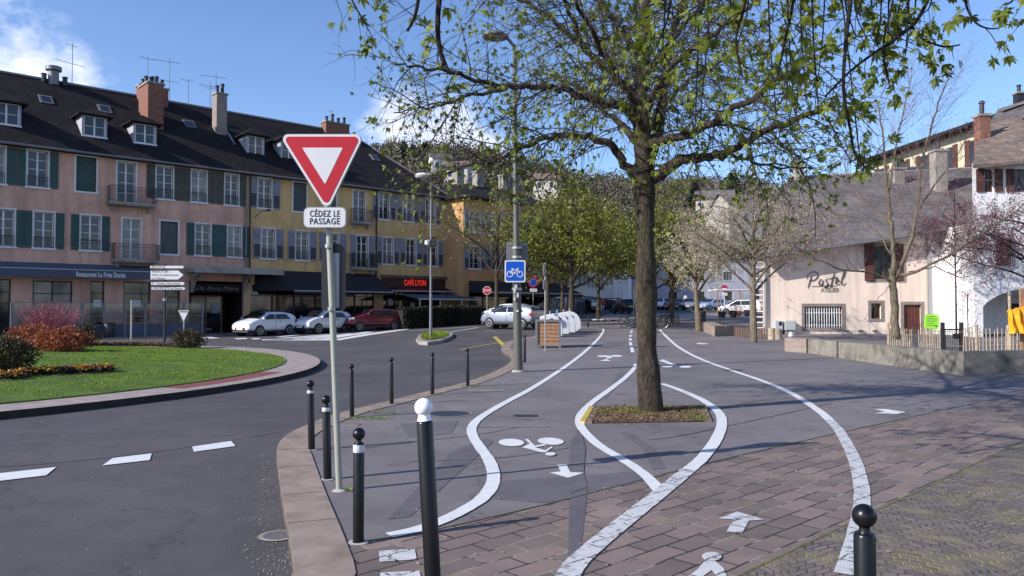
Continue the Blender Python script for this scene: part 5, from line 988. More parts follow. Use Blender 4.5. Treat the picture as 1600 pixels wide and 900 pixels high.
# lamp on the small island
P0 = gpt(673, 529, .05); o = thing('street_lamp', 'slim grey street lamp standing on the small planted island', 'street lamp', P0); Yd = P0.y; zt = at_plane(672, 275, Yd).z
mb = MB(); mb.tube([(0, 0, -.1), (0, 0, 2.2), (0, 0, zt)], [.08, .062, .04], 14); mb.build('pole', M['grey_metal'], o, smooth=True); mb = MB(); mb.lathe([(.05, .16), (.38, .10), (.46, 0), (.40, -.09), (.1, -.13)], c=(-.32, 0, zt), n=20); mb.build('lamp_head', M['curtain'], o, smooth=True)
q = MB(); v = at_plane(668, 379, Yd-.1); q.lathe([(.02, -.12), (.13, -.1), (.14, .08), (.03, .13)], c=(v.x, -.1, v.z), n=14); q.build('camera_dome', M['sign_white'], o, smooth=True); q = MB(); q.rbox((.12, -.05, v.z), (.3, .2, .3)); q.build('control_box', M['dark_metal'], o)
# direction signs
P0 = gpt(257, 533, .0); o = thing('direction_sign', 'stack of four white arrow direction boards on a dark post before the restaurant', 'direction sign', P0); Yd = P0.y; zt = at_plane(255, 412, Yd).z
mb = MB(); mb.tube([(0, 0, -.1), (0, 0, zt)], .06, 12); mb.build('pole', M['dark_metal'], o, smooth=True)
for py0, py1, x0, x1, txts in ((414.5, 420, 234, 289, ['BELLEVUE']), (422, 437.5, 234.5, 288, ['PRÉFECTURE', 'Hôtel du département', 'Le Château']), (440, 446, 235.5, 290, ['P  Centre historique']), (448, 453.5, 236, 291, ['UNIVERSITÉ de Savoie'])):
    a, b = at_plane(x0, py1, Yd-.1), at_plane(x1, py0, Yd-.1); tip = min(.5, (b.z-a.z)*.6); m = (a.z+b.z)/2
    bk = MB(); bk.prism(list(reversed([(a.x, a.z), (b.x-tip, a.z), (b.x, m), (b.x-tip, b.z), (a.x, b.z)])), -.1, -.06); bd = bk.build('arrow_board', M['dark_metal'], o); e = .025
    fr = MB(); fr.prism(list(reversed([(a.x+e, a.z+e), (b.x-tip-e*.3, a.z+e), (b.x-e*1.6, m), (b.x-tip-e*.3, b.z-e), (a.x+e, b.z-e)])), -.104, -.1); fr.build('board_face', M['sign_white'], bd)
    for i, t in enumerate(txts): zz = b.z-(b.z-a.z)*(i+.5)/len(txts); text_obj('lettering', t, min(.17, (b.z-a.z)/len(txts)*.9), M['ink'], bd, (a.x+.08, -.107, zz), align='LEFT', ext=.001)
q = MB(); q.lathe([(.1, 0), (.1, .12)], c=(0, 0, at_plane(255, 470, Yd).z), n=10); q.build('clamp', M['galv'], o)
# back of a give way sign
P0 = gpt(288, 520, .2); o = thing('give_way_sign', 'small give way sign seen from behind on the roundabout grass', 'road sign', P0); Yd = P0.y
a, b, c = at_plane(278.5, 485, Yd), at_plane(295.5, 485, Yd), at_plane(287, 502, Yd); pl = MB(); pl.prism(list(reversed([(a.x, a.z), (c.x, c.z), (b.x, b.z)])), -.02, .0); pl.build('sign_plate', M['sign_white'], o)
mb = MB(); mb.tube([(c.x, .03, -.4), (c.x, .03, a.z-.05)], .045, 10); mb.build('pole', M['galv'], o); mb = MB(); mb.box(a.x+.08, b.x-.08, -.04, -.02, a.z-.10, a.z-.05); mb.build('rail', M['dark_metal'], o)
def post(px, py, ptop, label, name='sign_post', cat='sign post', r=.035, mat='galv', dz=0):
    global P0, Yd, o; P0 = gpt(px, py, dz); Yd = P0.y; o = thing(name, label, cat, P0); zt = at_plane(px, ptop, Yd).z; mb = MB(); mb.tube([(0, 0, -.1), (0, 0, zt)], r, 12); mb.build('pole', M[mat], o, smooth=True); return o
def disc(r, z, ya, yb, mat, name, n=28, x=0, rot=0): m = MB(); m.prism([(x+r*math.cos(2*PI*i/n+rot), z+r*math.sin(2*PI*i/n+rot)) for i in reversed(range(n))], ya, yb); return m.build(name, M[mat], o)
post(852, 548, 411, 'thin pole with two signs seen edge on beside the wooden planter', 'road_sign', 'road sign', .03)
fp = MB(); fp.lathe([(.11, 0), (.1, .012)], n=14); fp.build('foot', M['galv'], o)
for p0, p1, nm in ((412, 431, 'edge_on_sign'), (437, 452, 'edge_on_sign')): a, b = at_plane(849, p1, Yd), at_plane(849, p0, Yd); q = MB(); q.rbox((-.06, -.02, (a.z+b.z)/2), (.045, .42, b.z-a.z), 0); q.build(nm, M['grey_metal'], o)
post(833, 500, 434, 'round blue no stopping sign with red cross and small plate below', 'no_stopping_sign', 'road sign', .03); z = at_plane(833, 441.5, Yd).z; r_ = at_plane(840.5, 441, Yd).x
disc(r_, z, -.06, -.04, 'sign_red', 'red_rim'); disc(r_*.78, z, -.064, -.06, 'sign_blue', 'blue_field')
for an in (45, -45): q = MB(); q.bar((-r_*.6*math.cos(R(an)), -.066, z-r_*.6*math.sin(R(an))), (r_*.6*math.cos(R(an)), -.066, z+r_*.6*math.sin(R(an))), r_*.14, .004); q.build('cross_bar', M['sign_red'], o)
a, b = at_plane(828, 455.5, Yd), at_plane(839, 451, Yd); plate('sub_plate', [(b.x, a.z), (a.x, a.z), (a.x, b.z), (b.x, b.z)][::-1], -.06, -.04, 'sign_white')
text_obj('lettering', 'CÔTÉ', .14, M['ink'], o, ((a.x+b.x)/2, -.063, (a.z+b.z)/2), ext=.001)
post(761, 506, 448, 'red octagonal STOP sign standing in front of the dark terraces', 'stop_sign', 'road sign', .035); z = at_plane(761, 454, Yd).z; r_ = at_plane(768, 454, Yd).x
disc(r_, z, -.06, -.04, 'sign_white', 'sign_rim', 8, rot=PI/8); disc(r_*.9, z, -.064, -.06, 'sign_red', 'red_field', 8, rot=PI/8); text_obj('lettering', 'STOP', r_*.72, M['sign_white'], o, (0, -.066, z), width=r_*1.35, ext=.001, bold=.005)
post(1132, 487, 447, 'no entry sign with small plate on white pole beyond the far fence', 'no_entry_sign', 'road sign', .05, 'sign_white'); z = at_plane(1132, 451, Yd).z; disc(.42, z, -.07, -.05, 'sign_red', 'red_disc'); q = MB(); q.box(-.3, .3, -.075, -.07, z-.07, z+.07); q.build('white_bar', M['sign_white'], o); q = MB(); q.box(-.35, .35, -.07, -.05, z-.85, z-.5); q.build('sub_plate', M['sign_white'], o)
post(1125.5, 478, 443, 'thin pale post directly beside the no entry sign', r=.05, mat='sign_white'); post(990, 492, 447, 'thin pale post left of the big tree trunk', r=.04, mat='sign_white'); post(1071, 483, 463, 'grey parking meter post among the parked cars', 'parking_meter', 'parking meter', .12, 'grey_metal')
q = MB(); q.box(-.2, .2, -.15, .15, 1.2, 1.9); q.build('meter_head', M['sign_white'], o, bevel=.03)
# wooden planter
P0 = gpt(858, 540); a = gpt(838, 543); b = gpt(875, 544); Yb = (a.y+b.y)/2; wp = b.x-a.x; o = thing('wooden_planter', 'tall wooden slatted planter crate beside the thin sign pole', 'planter', ((a.x+b.x)/2, Yb, gz(a.x, Yb)), -.06)
hp = W(840, 500, Yb).z-gz(a.x, Yb); q = MB(); k = 6; dd = wp*.95
for i in range(k):
    z0 = .12+(hp-.2)*i/k; z1 = z0+(hp-.2)/k-.02; q.box(-wp/2+.05, wp/2-.05, 0, .03, z0, z1); q.box(-wp/2+.05, wp/2-.05, dd-.03, dd, z0, z1); q.box(wp/2-.03, wp/2, .05, dd-.05, z0, z1); q.box(-wp/2, -wp/2+.03, .05, dd-.05, z0, z1)
q.build('slats', M['rust_wood'], o)
for x in (-wp/2, wp/2): 
    for y in (0, dd): q = MB(); q.box(x-.05, x+.05, y-.05, y+.05, 0, hp); q.build('corner_post', M['grey_metal'], o)
q = MB(); q.box(-wp/2-.05, wp/2+.05, -.06, .06, hp-.07, hp+.01); q.box(-wp/2-.05, wp/2+.05, dd-.06, dd+.06, hp-.07, hp+.01); q.box(wp/2-.06, wp/2+.06, .06, dd-.06, hp-.07, hp+.01); q.box(-wp/2-.06, -wp/2+.06, .06, dd-.06, hp-.07, hp+.01); q.box(-wp/2-.05, wp/2+.05, -.055, .055, .06, .12); q.build('frame', M['grey_metal'], o); q = MB(); q.box(-wp/2+.03, wp/2-.03, .03, dd-.03, .1, hp-.08); q.build('soil', M['soil'], o)
# recycling containers: tall curved shells
def container(px, py, ptop, w, label):
    c = gpt(px, py); h = W(px, ptop, c.y).z-c.z; o = thing('recycling_container', label, 'recycling container', c, 0, 'white curved recycling containers'); q = MB()
    poly = [(-w*.75, .06), (w*.34, .06), (w*.36, h*.3), (w*.34, h*.52), (w*.27, h*.70), (w*.14, h*.86), (-w*.04, h*.96), (-w*.26, h), (-w*.5, h*.97), (-w*.75, h*.88)]
    q.prism(list(reversed(poly)), -.02, .62); q.build('shell', M['container_white'], o, bevel=.03)
    r2 = MB(); r2.box(-w*.72, w*.32, .03, .6, 0, .08); r2.build('base', M['dark_metal'], o); sd = MB(); sd.prism(list(reversed([(x*.93-.01, z*.95+.03) for x, z in poly])), .621, .72); sd.build('back_shell', M['dark_metal'], o)
    hl = MB(); hl.lathe([(.12, 0), (.12, .03)], M=Matrix.Rotation(PI/2, 4, 'X'), c=(-w*.2, -.02, h*.72), n=14); hl.build('throw_hole', M['dark_metal'], o); lk = MB(); lk.tube([(-w*.26, .3, h-.05), (-w*.26, .3, h+.16)], .04, 8); lk.build('lifting_hook', M['galv'], o)
container(868, 527, 491, 1.0, "white curved recycling container nearest the wooden planter"); container(879, 524, 489, 1.0, "white curved recycling container second from the wooden planter"); container(889, 521.5, 488, 1.0, "white curved recycling container third from the wooden planter"); container(898, 519.5, 486.5, 1.0, "white curved recycling container farthest from the wooden planter, tallest looking")
# low wall and stones
def wall_obj(name, label, pts, h, t, mat='wall_stone', cat='wall', cap=.0):
    o = thing(name, label, cat, (pts[0][0], pts[0][1], 0)); q = MB(); P = [Vector((p[0], p[1], 0)) for p in pts]; Pf = []
    for i in range(len(P)-1):
        k = max(1, int((P[i+1]-P[i]).length/.5)); Pf += [P[i].lerp(P[i+1], j/k) for j in range(k)]
    Pf.append(P[-1]); L, Q = strip(Pf, t, 0); n = len(Pf); rows = 5; vs = []
    hs = h if isinstance(h, (list, tuple)) else [h]*2
    for r_ in range(rows+1):
        for S in (L, Q):
            for i, p in enumerate(S):
                hh = hs[0]+(hs[-1]-hs[0])*i/(n-1); j = .012; vs.append((p.x+random.uniform(-j, j), p.y+random.uniform(-j, j), gz(p.x, p.y)-.05+(hh+.05)*r_/rows+(random.uniform(-.012, .012) if r_ == rows else 0)))
    f = []
    for r_ in range(rows):
        b0, b1 = r_*2*n, (r_+1)*2*n
        for i in range(n-1): f.append((b0+i+1, b0+i, b1+i, b1+i+1)); f.append((b0+n+i, b0+n+i+1, b1+n+i+1, b1+n+i))
        f.append((b0, b0+n, b1+n, b1)); f.append((b0+2*n-1, b0+n-1, b1+n-1, b1+2*n-1))
    b1 = rows*2*n; f += [(b1+i, b1+n+i, b1+n+i+1, b1+i+1) for i in range(n-1)]
    q.add(vs, f); q.build('masonry', M[mat], o, world=True); return o
gA, gB, gC = G(1260, 551), G(1506, 587), G(1620, 582)
hw0, hw1 = W(1260, 529, gA.y).z-gz(gA.x, gA.y), W(1506, 547.5, gB.y).z
wall_obj('low_wall', 'long low weathered concrete wall crossing the square at right, darkened on its near return', [(gA.x, gA.y), (gB.x, gB.y), (gC.x+1.5, gC.y-.2)], [hw0, hw1], .42)
bA, bB = G(1226, 549), G(1243, 551.5); bh = W(1228, 528, bA.y).z-gz(bA.x, bA.y); wall_obj('stone_block', 'square pale stone block at the left end of the long low wall', [(bA.x, bA.y), (gA.x-.06, gA.y-.15)], bh, .75, 'granite', 'stone block')
bt = MB(); v = W(1236, 527, bA.y+.4); ob = thing('cloth_bundle', 'small pale bundle lying on top of the square stone block', 'bundle', v); bt.lathe([(.09, 0), (.12, .05), (.07, .15), (.04, .2), (.01, .21)], n=10); bt.build('cloth', M['curtain'], ob, smooth=True)
s1, s2, s3 = G(1108, 519), G(1117, 526), G(1148, 524.5); sh = W(1117, 509.5, s2.y).z-gz(s2.x, s2.y); wall_obj('stone_bench', 'low pale stone ledge beside the thin dark fence', [(s1.x, s1.y+1.5), (s2.x, s2.y), (s3.x, s3.y)], sh, .6, 'granite', 'ledge')
# timber palisade near the blossom tree
q0, q1 = G(1148, 526), G(1204, 530.5); o = thing('log_palisade', 'row of short crooked wooden stakes beside the blossom tree trunk', 'palisade', (q0.x, q0.y, gz(q0.x, q0.y)), 0)
for i in range(20):
    t = i/19; x, y = q0.x+(q1.x-q0.x)*t-q0.x, q0.y+(q1.y-q0.y)*t-q0.y; h = random.uniform(.42, .52); q = MB(); q.tube([(x, y, -.05), (x+random.uniform(-.04, .04), y+random.uniform(-.03, .03), h)], random.uniform(.028, .04), 7); q.build('stake', M['wood_brown'], o)
for x, r_, h in ((q1.x-q0.x+.05, .17, .48), (q1.x-q0.x+.32, .2, .46)): q = MB(); q.tube([(x, q1.y-q0.y, -.05), (x, q1.y-q0.y, h)], r_, 14); q.build('log', M['paling_wood'], o)
# thin dark fence behind
q0, q1 = G(1096, 508), G(1115, 512); q0 = Vector((q0.x, q0.y, 0)); q1 = Vector((q1.x, q1.y+2, 0)); o = thing('metal_fence', 'short dark metal fence behind the pale stone ledge', 'fence', (q0.x, q0.y, gz(q0.x, q0.y))); q = MB()
for i in range(16): p = (q1-q0)*i/15; q.tube([(p.x, p.y, 0), (p.x, p.y, .95)], .022, 5)
p = q1-q0; q.tube([(0, 0, .9), (p.x, p.y, .9)], .03, 5); q.tube([(0, 0, .2), (p.x, p.y, .2)], .03, 5); q.build('panel', M['dark_metal'], o)
# split chestnut paling fence behind the low wall
fpts = [W(1389, 512, 30.5), W(1475, 512, 27.6), W(1530, 512, 26.6), W(1625, 513, 25.6)]; o = thing('paling_fence', 'pale split wood paling fence running along behind the low wall', 'fence', (fpts[0].x, fpts[0].y, 0)); fp3 = [Vector((p.x, p.y, 0)) for p in fpts]; q = MB(); wr = []
for i in range(3):
    L = (fp3[i+1]-fp3[i]).length; k = int(L/.105)
    for j in range(k):
        p = fp3[i].lerp(fp3[i+1], j/k); 
        if i == 1 and j < 6: continue
        h = W(1480, 513.5, p.y).z+random.uniform(-.04, .06); lean = random.uniform(-.03, .03); a_ = random.uniform(.018, .03); q.tube([(p.x, p.y, .0), (p.x+lean, p.y, h)], [a_, a_*.75], 5)
q.build('palings', M['paling_wood'], o, world=True)['kind'] = 'stuff'
for z in (.35, .85): q = MB(); q.tube([(p.x, p.y+.04, z) for p in fp3], .012, 5); q.build('wire', M['galv'], o, world=True)
for t, i in ((0, 0), (.98, 0), (.95, 1), (.5, 2)): p = fp3[i].lerp(fp3[i+1], t); q = MB(); q.tube([(p.x, p.y+.06, 0), (p.x, p.y+.06, 1.12)], .05, 8); q.build('fence_post', M['paling_wood'], o, world=True)
gA_ = fp3[1]; o = thing('garden_gate', 'small dark iron gate set in the wooden paling fence', 'gate', (gA_.x, gA_.y, 0)); 
for dx in (-.05, .62): q = MB(); q.box(dx-.05, dx+.05, -.06, .06, 0, 1.18); q.build('gate_post', M['dark_metal'], o)
q = MB()
for i in range(7): x = .05+i*.08; q.tube([(x, 0, .1), (x, 0, .95)], .012, 5)
q.box(.0, .6, -.02, .02, .9, .95); q.box(0, .6, -.02, .02, .1, .15); q.build('leaf', M['iron'], o); q = MB(); q.box(.3, .5, -.05, -.02, .6, .78); q.build('lock_box', M['iron'], o)
Pg = fp3[0].lerp(fp3[1], .68); o = thing('green_sign', 'bright green round edged notice tied on the paling fence', 'notice', (Pg.x, Pg.y-.05, 0)); P0 = Vector((Pg.x, Pg.y-.05, 0)); a, b = W(1443, 515, Pg.y)-P0, W(1466, 491, Pg.y)-P0
q = MB(); q.prism(list(reversed(rrect(a.x, b.x, a.z, b.z, .14))), -.02, 0); q.build('board', M['sign_green'], o)
for i in range(5): zz = b.z-(b.z-a.z)*(.16+.14*i); q = MB(); q.box(a.x+.08, b.x-.08-random.uniform(0, .12), -.024, -.02, zz-.010, zz+.010); q.build('text_line', M['shutter_green'], o)
q = MB(); q.lathe([(.035, 0), (.035, .004)], M=Matrix.Rotation(PI/2, 4, 'X'), c=(b.x-.12, -.02, a.z+.13), n=12); q.build('emblem', M['shutter_green'], o)
q = MB(); q.tube([((a.x+b.x)/2, .02, 0), ((a.x+b.x)/2, .02, b.z)], .02, 6); q.build('stake', M['paling_wood'], o)
# orange covered post at the right edge
Po = W(1583, 540, 24.5); o = thing('orange_banner', 'bunched orange yellow cloth hung over a rusty post at the right edge', 'banner', (Po.x, Po.y, 0)); P0 = Vector((Po.x, Po.y, 0)); a, b = W(1578, 521, 24.5)-P0, W(1612, 485, 24.5)-P0
q = MB(); vs = []; nu, nv = 14, 12
for j in range(nv+1):
    for i in range(nu+1):
        u, v = i/nu, j/nv; x = a.x+(b.x-a.x)*(u*.9+.1*u*(1-v)); vs.append((x+.02*math.sin(v*9), -.12-.06*math.sin(u*16+v*4), a.z+(b.z-a.z)*v+(.16*u if v > .5 else .03*math.sin(u*7))))
nn_ = len(vs); vs += [(x, y+.22, z) for x, y, z in vs]; fsx = []
for j in range(nv):
    for i in range(nu): k = j*(nu+1)+i; fsx += [(k, k+1, k+nu+2, k+nu+1), (nn_+k+nu+1, nn_+k+nu+2, nn_+k+1, nn_+k)]
for i in range(nu): fsx += [(i+1, i, nn_+i, nn_+i+1), (nv*(nu+1)+i, nv*(nu+1)+i+1, nn_+nv*(nu+1)+i+1, nn_+nv*(nu+1)+i)]
for j in range(nv): k = j*(nu+1); fsx += [(k, k+nu+1, nn_+k+nu+1, nn_+k), (k+nu+(nu+1), k+nu, nn_+k+nu, nn_+k+nu+nu+1)]
q.add(vs, fsx).build('cloth', M['orange_cloth'], o, smooth=True)
c = W(1598, 470, 24.6)-P0; q = MB(); q.box(c.x-.05, c.x+.25, .12, .2, .1, W(1598, 452, 24.6).z); q.build('rusty_board', M['rust_wood'], o); q = MB(); c = W(1579, 480, 24.7)-P0; q.tube([(c.x, .25, 0), (c.x, .25, W(1579, 462, 24.7).z)], .045, 10); q.build('post', M['paling_wood'], o); q = MB(); q.lathe([(.05, 0), (.06, .03), (.06, .1), (.02, .13)], c=(c.x, .25, W(1579, 462, 24.7).z), n=12); q.build('post_cap', M['grey_metal'], o)
# utility boxes on the pink house
for px0, px1, t in ((1211, 1223, 'pale grey utility cabinet with black label, left of two on the pink wall'), (1226, 1243, 'pale grey utility cabinet without label, right of two on the pink wall')):
    a, b = W(px0, 516, 40.6), W(px1, 501, 40.6); o = thing('utility_cabinet', t, 'utility cabinet', ((a.x+b.x)/2, 40.8, gz(18, 41))); w = (b.x-a.x)/2; z0 = a.z-gz(18, 41); z1 = b.z-gz(18, 41)
    q = MB(); q.box(-w, w, -.25, .15, z0, z1); q.build('cabinet', M['plastic_grey'], o, bevel=.02); q = MB(); q.box(-w+.04, w-.04, -.18, .12, 0, z0); q.build('plinth', M['ring_paving'], o); q = MB(); q.box(-w+.03, w-.03, -.258, -.25, z0+.04, z1-.04); q.build('door', M['plastic_grey'], o)
    if px0 == 1211: q = MB(); q.box(-.02, .14, -.265, -.258, z1-.26, z1-.06); q.build('label_plate', M['ink'], o)
# glass terrace screens of the restaurant
o = thing('terrace_screen', 'row of glass wind screens with grey lower panels around the restaurant terrace', 'wind screen', (*fac(0, 2.6), 0), FANG); sA, sB = sz(18, 500, 2.6)[0], sz(316, 500, 2.6)[0]; k = 9; hs_ = 1.95
for i in range(k+1): x = sA+(sB-sA)*i/k; q = MB(); q.box(x-.06, x+.06, -.06, .06, 0, hs_+.02); q.build('post', M['grey_metal'], o)
for i in range(k):
    x0, x1 = sA+(sB-sA)*i/k+.06, sA+(sB-sA)*(i+1)/k-.06; q = MB(); q.box(x0, x1, -.02, .02, .05, .78); q.build('lower_panel', M['awning_navy'], o); q = MB(); q.box(x0, x1, -.006, .006, .78, hs_); q.build('glass_panel', M['glass_clear'], o)
q = MB(); q.box(sA, sB, -.065, .065, hs_+.02, hs_+.06); q.box(sA, sB, -.07, .07, 1.2, 1.24); q.build('top_rail', M['grey_metal'], o)
q = MB(); x = sz(177, 520, 4)[0]; c = fac(x, 3.2); o = thing('litter_bin', 'dark round litter bin on the pavement behind the roundabout flowers', 'litter bin', (*c, 0)); q.lathe([(.25, 0), (.28, .05), (.30, .75), (.27, .8)], n=18); q.build('bin_body', M['dark_metal'], o, smooth=True); q = MB(); q.lathe([(.31, .8), (.31, .86), (.1, .9)], n=18); q.build('lid', M['dark_metal'], o, smooth=True)
c = gpt(205, 531); o = thing('thin_post', 'thin galvanized post standing in front of the restaurant terrace', 'post', c); q = MB(); q.tube([(0, 0, 0), (0, 0, W(203, 470, c.y).z)], .05, 10); q.build('pole', M['galv'], o)
c = gpt(729, 497); o = thing('sandwich_board', 'white folding pavement board by the dark hedge', 'pavement board', c); 
for sg in (-1, 1): q = MB(); q.rbox((0, sg*.16, .5), (.6, .02, 1.0), .6, sg*.3); q.build('panel', M['sign_white'], o)
# potted plants and terrace by the blossom tree
def pot(px, py, rad, h, label, fol=None, fr=.4, n=700, mat='dark_metal', leafk=None):
    c = gpt(px, py); o = thing('potted_plant', label, 'potted plant', c, 0); q = MB(); q.lathe([(rad*.75, 0), (rad, h), (rad*1.06, h), (rad*1.06, h+.05), (rad*.9, h+.05)], n=16); q.build('pot', M[mat], o, smooth=True)
    if fol: blob(o, 'foliage', fol, (0, 0, h+fr*.8), (fr, fr, fr*.9), n, .05)
    return o
def blob(parent, name, mat, c, r, n, size, shell=.45, world=False, up=0, aspect=.35):
    d = unit(rng.normal(0, 1, (n, 3))); rad = 1-shell*rng.random((n, 1))**1.5; bmp = 1+.18*np.sin(d[:, :1]*5+c[0]*3)*np.cos(d[:, 1:2]*6+c[1])+.08*rng.normal(0, 1, (n, 1))
    P = np.array(c)+d*rad*bmp*np.array(r); U = unit(d*.6+rng.normal(0, .7, (n, 3))+np.array([0, 0, up]))*size*rng.uniform(.6, 1.3, (n, 1)); V = unit(np.cross(U, rng.normal(0, 1, (n, 3))))*size*aspect
    return quads(name, P, U, V, M[mat], parent)
pot(1128, 497, .35, .5, 'dark pot with grey green plant farthest left on the terrace', 'olive', .45); pot(1146, 497, .35, .6, 'pot with small dense evergreen near the terrace middle', 'hedge_dark', .4); pot(1154, 495, .28, .5, 'terracotta pot with reddish plant on the terrace', 'leaf_shrub_red', .35, 500, 'terracotta'); pot(1169, 495, .4, .6, 'large pot with round silver olive bush near the blossom tree', 'olive', .9, 1600)
post(1126, 495, 462, 'pale wooden support post at the left of the terrace', r=.06, mat='white_trim')
o = thing('terrace_pergola', 'light timber pergola with pale roof behind the potted plants', 'pergola', gpt(1155, 492)); q = MB(); q.box(-2.4, 3.2, -.5, 3, 2.5, 2.62); q.build('roof', M['white_trim'], o)
for x in (-2.3, 0, 3.1): q = MB(); q.box(x-.06, x+.06, -.45, -.33, 0, 2.5); q.build('post', M['rust_wood'], o)
o = thing('metal_ladder_rack', 'white slatted rack leaning at the corner of the pink house', 'rack', W(1183, 525, 42) - Vector((0, 0, 0))); o.location.z = gz(13, 42); q = MB()
for x in (-.35, .35): q.box(x-.04, x+.04, -.04, .04, 0, 4.2)
q.build('rail', M['galv'], o); 
for i in range(13): q = MB(); q.box(-.31, .31, -.03, .03, .25+i*.3, .32+i*.3); q.build('slat', M['white_trim'], o)
# ---------------------------------------------------------------- cars
for nm, col, me in (('car_white', (.72, .72, .75), 0), ('car_silver', (.26, .29, .36), .4), ('car_maroon', (.16, .012, .025), .2), ('car_black', (.014, .015, .022), .2), ('car_darkblue', (.02, .03, .06), .3), ('car_teal', (.06, .13, .20), .2), ('car_red', (.22, .02, .02), .1), ('car_grey', (.22, .23, .26), .4), ('car_paleblue', (.32, .40, .55), .3)): carpaint(nm, col, me)
simple('lamp_red', (.35, .01, .01), .2, var=0); simple('lamp_clear', (.6, .62, .66), .12, .2, 0); simple('number_plate', (.7, .7, .66), .4, var=0)
def car(loc_, head, paint, label, L=4.0, Wd=1.74, H=1.48, kind='hatch', name='parked_car', spoked=True, group='cars standing around the square'):
    o = thing(name, label, 'car', loc_, head, group)   # local +x is the nose
    hL = L/2; g = .17
    if kind == 'hatch': prof = [(-hL, .52, .96, 1.0), (-hL+.05, .40, 1.04, 1.26), (-hL+.26, .30, 1.06, H-.10), (-hL+.75, .28, 1.04, H+.01), (-.15, .28, 1.0, H+.03), (.40, .28, .98, H-.03), (1.08, .28, .97, 1.10), (1.30, .28, .95, 1.02), (hL-.28, .30, .86, .91), (hL-.06, .34, .72, .76), (hL, .38, .58, .61)]
    elif kind == 'suv': prof = [(-hL, .62, 1.05, 1.05), (-hL+.08, .45, 1.1, 1.25), (-hL+.35, .34, 1.12, H-.12), (-hL+.8, .32, 1.1, H-.01), (-.1, .32, 1.06, H), (.35, .32, 1.03, H-.06), (.85, .32, 1.02, 1.22), (1.15, .32, 1.0, 1.08), (hL-.3, .34, .93, .97), (hL-.08, .38, .8, .84), (hL, .45, .6, .64)]
    else: prof = [(-hL, .5, 1.1, 1.3), (-hL+.05, .4, 1.1, H-.1), (-hL+.3, .35, 1.1, H), (-.5, .33, 1.08, H), (0, .33, 1.06, H), (.55, .33, 1.05, H-.08), (1.15, .33, 1.04, 1.3), (1.4, .33, 1.0, 1.1), (hL-.3, .35, .95, .99), (hL-.08, .4, .8, .85), (hL, .45, .6, .64)]
    q = MB(); ns = len(prof); rings = []
    for x, zb, zbelt, zt in prof:
        e = abs(x)/hL; wb = Wd/2*(1-.10*e**5); top = zt-zbelt; tw = wb*(1-.20*min(1, top/.45)) if top > .05 else wb*.92
        rings.append([(x, -wb*.90, zb-.0), (x, -wb*.99, zb+.12), (x, -wb, (zb+zbelt)/2), (x, -wb*.955, zbelt), (x, -tw*.97, zt-.05 if top > .1 else zt-.01), (x, -tw*.72, zt), (x, 0, zt+.02)])
    vs = []
    for r_ in rings: vs += r_+[(a, -b, c) for a, b, c in reversed(r_[:-1])]
    m = 13; f = []
    for i in range(ns-1):
        for j in range(m-1): f.append((i*m+j, (i+1)*m+j, (i+1)*m+j+1, i*m+j+1))
        f.append((i*m+m-1, (i+1)*m+m-1, (i+1)*m, i*m))
    f.append(tuple(range(m))); f.append(tuple(reversed(range((ns-1)*m, ns*m)))); q.add(vs, f); body = q.build('body', M[paint], o, smooth=True); body.modifiers.clear()
    sb = body.modifiers.new('sub', 'SUBSURF'); sb.levels = 1; sb.render_levels = 2
    # glazing, slightly proud of the shell
    def quadp(pts, nm, mat, off):
        c = sum((Vector(p) for p in pts), Vector())/len(pts); m_ = MB(); m_.add([Vector(p)+Vector(off) for p in pts]+[Vector(p)+Vector(off)*.2 for p in pts], [tuple(range(len(pts))), tuple(reversed(range(len(pts), 2*len(pts))))]+[((i+1) % len(pts), i, len(pts)+i, len(pts)+(i+1) % len(pts)) for i in range(len(pts))]); return m_.build(nm, M[mat], o)
    wb = Wd/2; zb_ = prof[4][2]+.03; zt_ = H-.13; wl_ = wb*.955; wt_ = wb*.81
    fx0, fx1 = (prof[6][0]-.12, prof[5][0]-.05); rx0 = -hL+(.62 if kind != 'van' else .3); rx1 = -hL+(.9 if kind != 'van' else .45); mx_ = -.12
    for sg in (-1, 1):
        for (xa, xb, xc, xd) in (((mx_+.04, fx0, fx1-.06, mx_+.04)), ((rx0, mx_-.04, mx_-.04, rx1))):
            p = [(xa, sg*wl_, zb_), (xb, sg*wl_, zb_-.0), (xc, sg*wt_, zt_), (xd, sg*wt_, zt_)]; p = p if sg < 0 else p[::-1]; quadp(p, 'side_window', 'glass_car', (0, sg*.022, .008))
    a_, b_x = prof[6], prof[5]; p = [(a_[0]+.08, -wb*.80, a_[3]-.04), (a_[0]+.08, wb*.80, a_[3]-.04), (b_x[0]+.06, wb*.68, b_x[3]-.03), (b_x[0]+.06, -wb*.68, b_x[3]-.03)]; quadp(p, 'windscreen', 'glass_car', (.045, 0, .055))
    a_, b_x = prof[1], prof[2]; p = [(a_[0]+.02, wb*.74, a_[2]+.1), (a_[0]+.02, -wb*.74, a_[2]+.1), (b_x[0], -wb*.66, b_x[3]-.06), (b_x[0], wb*.66, b_x[3]-.06)]; quadp(p, 'rear_window', 'glass_car', (-.075, 0, .03))
    for sg in (-1, 1):
        hz = prof[-3][2]; p = [(hL-.48, sg*wb*.93, hz-.14), (hL-.10, sg*wb*.80, hz-.20), (hL-.13, sg*wb*.66, hz-.08), (hL-.45, sg*wb*.88, hz-.03)]; p = p if sg < 0 else p[::-1]; quadp(p, 'headlight', 'lamp_clear', (.055, sg*.04, .045))
        m_ = MB(); m_.box(-hL-.01, -hL+.2, sg*wb*.90-.10, sg*wb*.90+.03, .78, 1.0); m_.build('tail_light', M['lamp_red'], o, bevel=.02)
        m_ = MB(); m_.rbox((fx0-.02, sg*(wb+.07), zb_+.06), (.12, .18, .12)); m_.build('mirror', M[paint], o, bevel=.03)
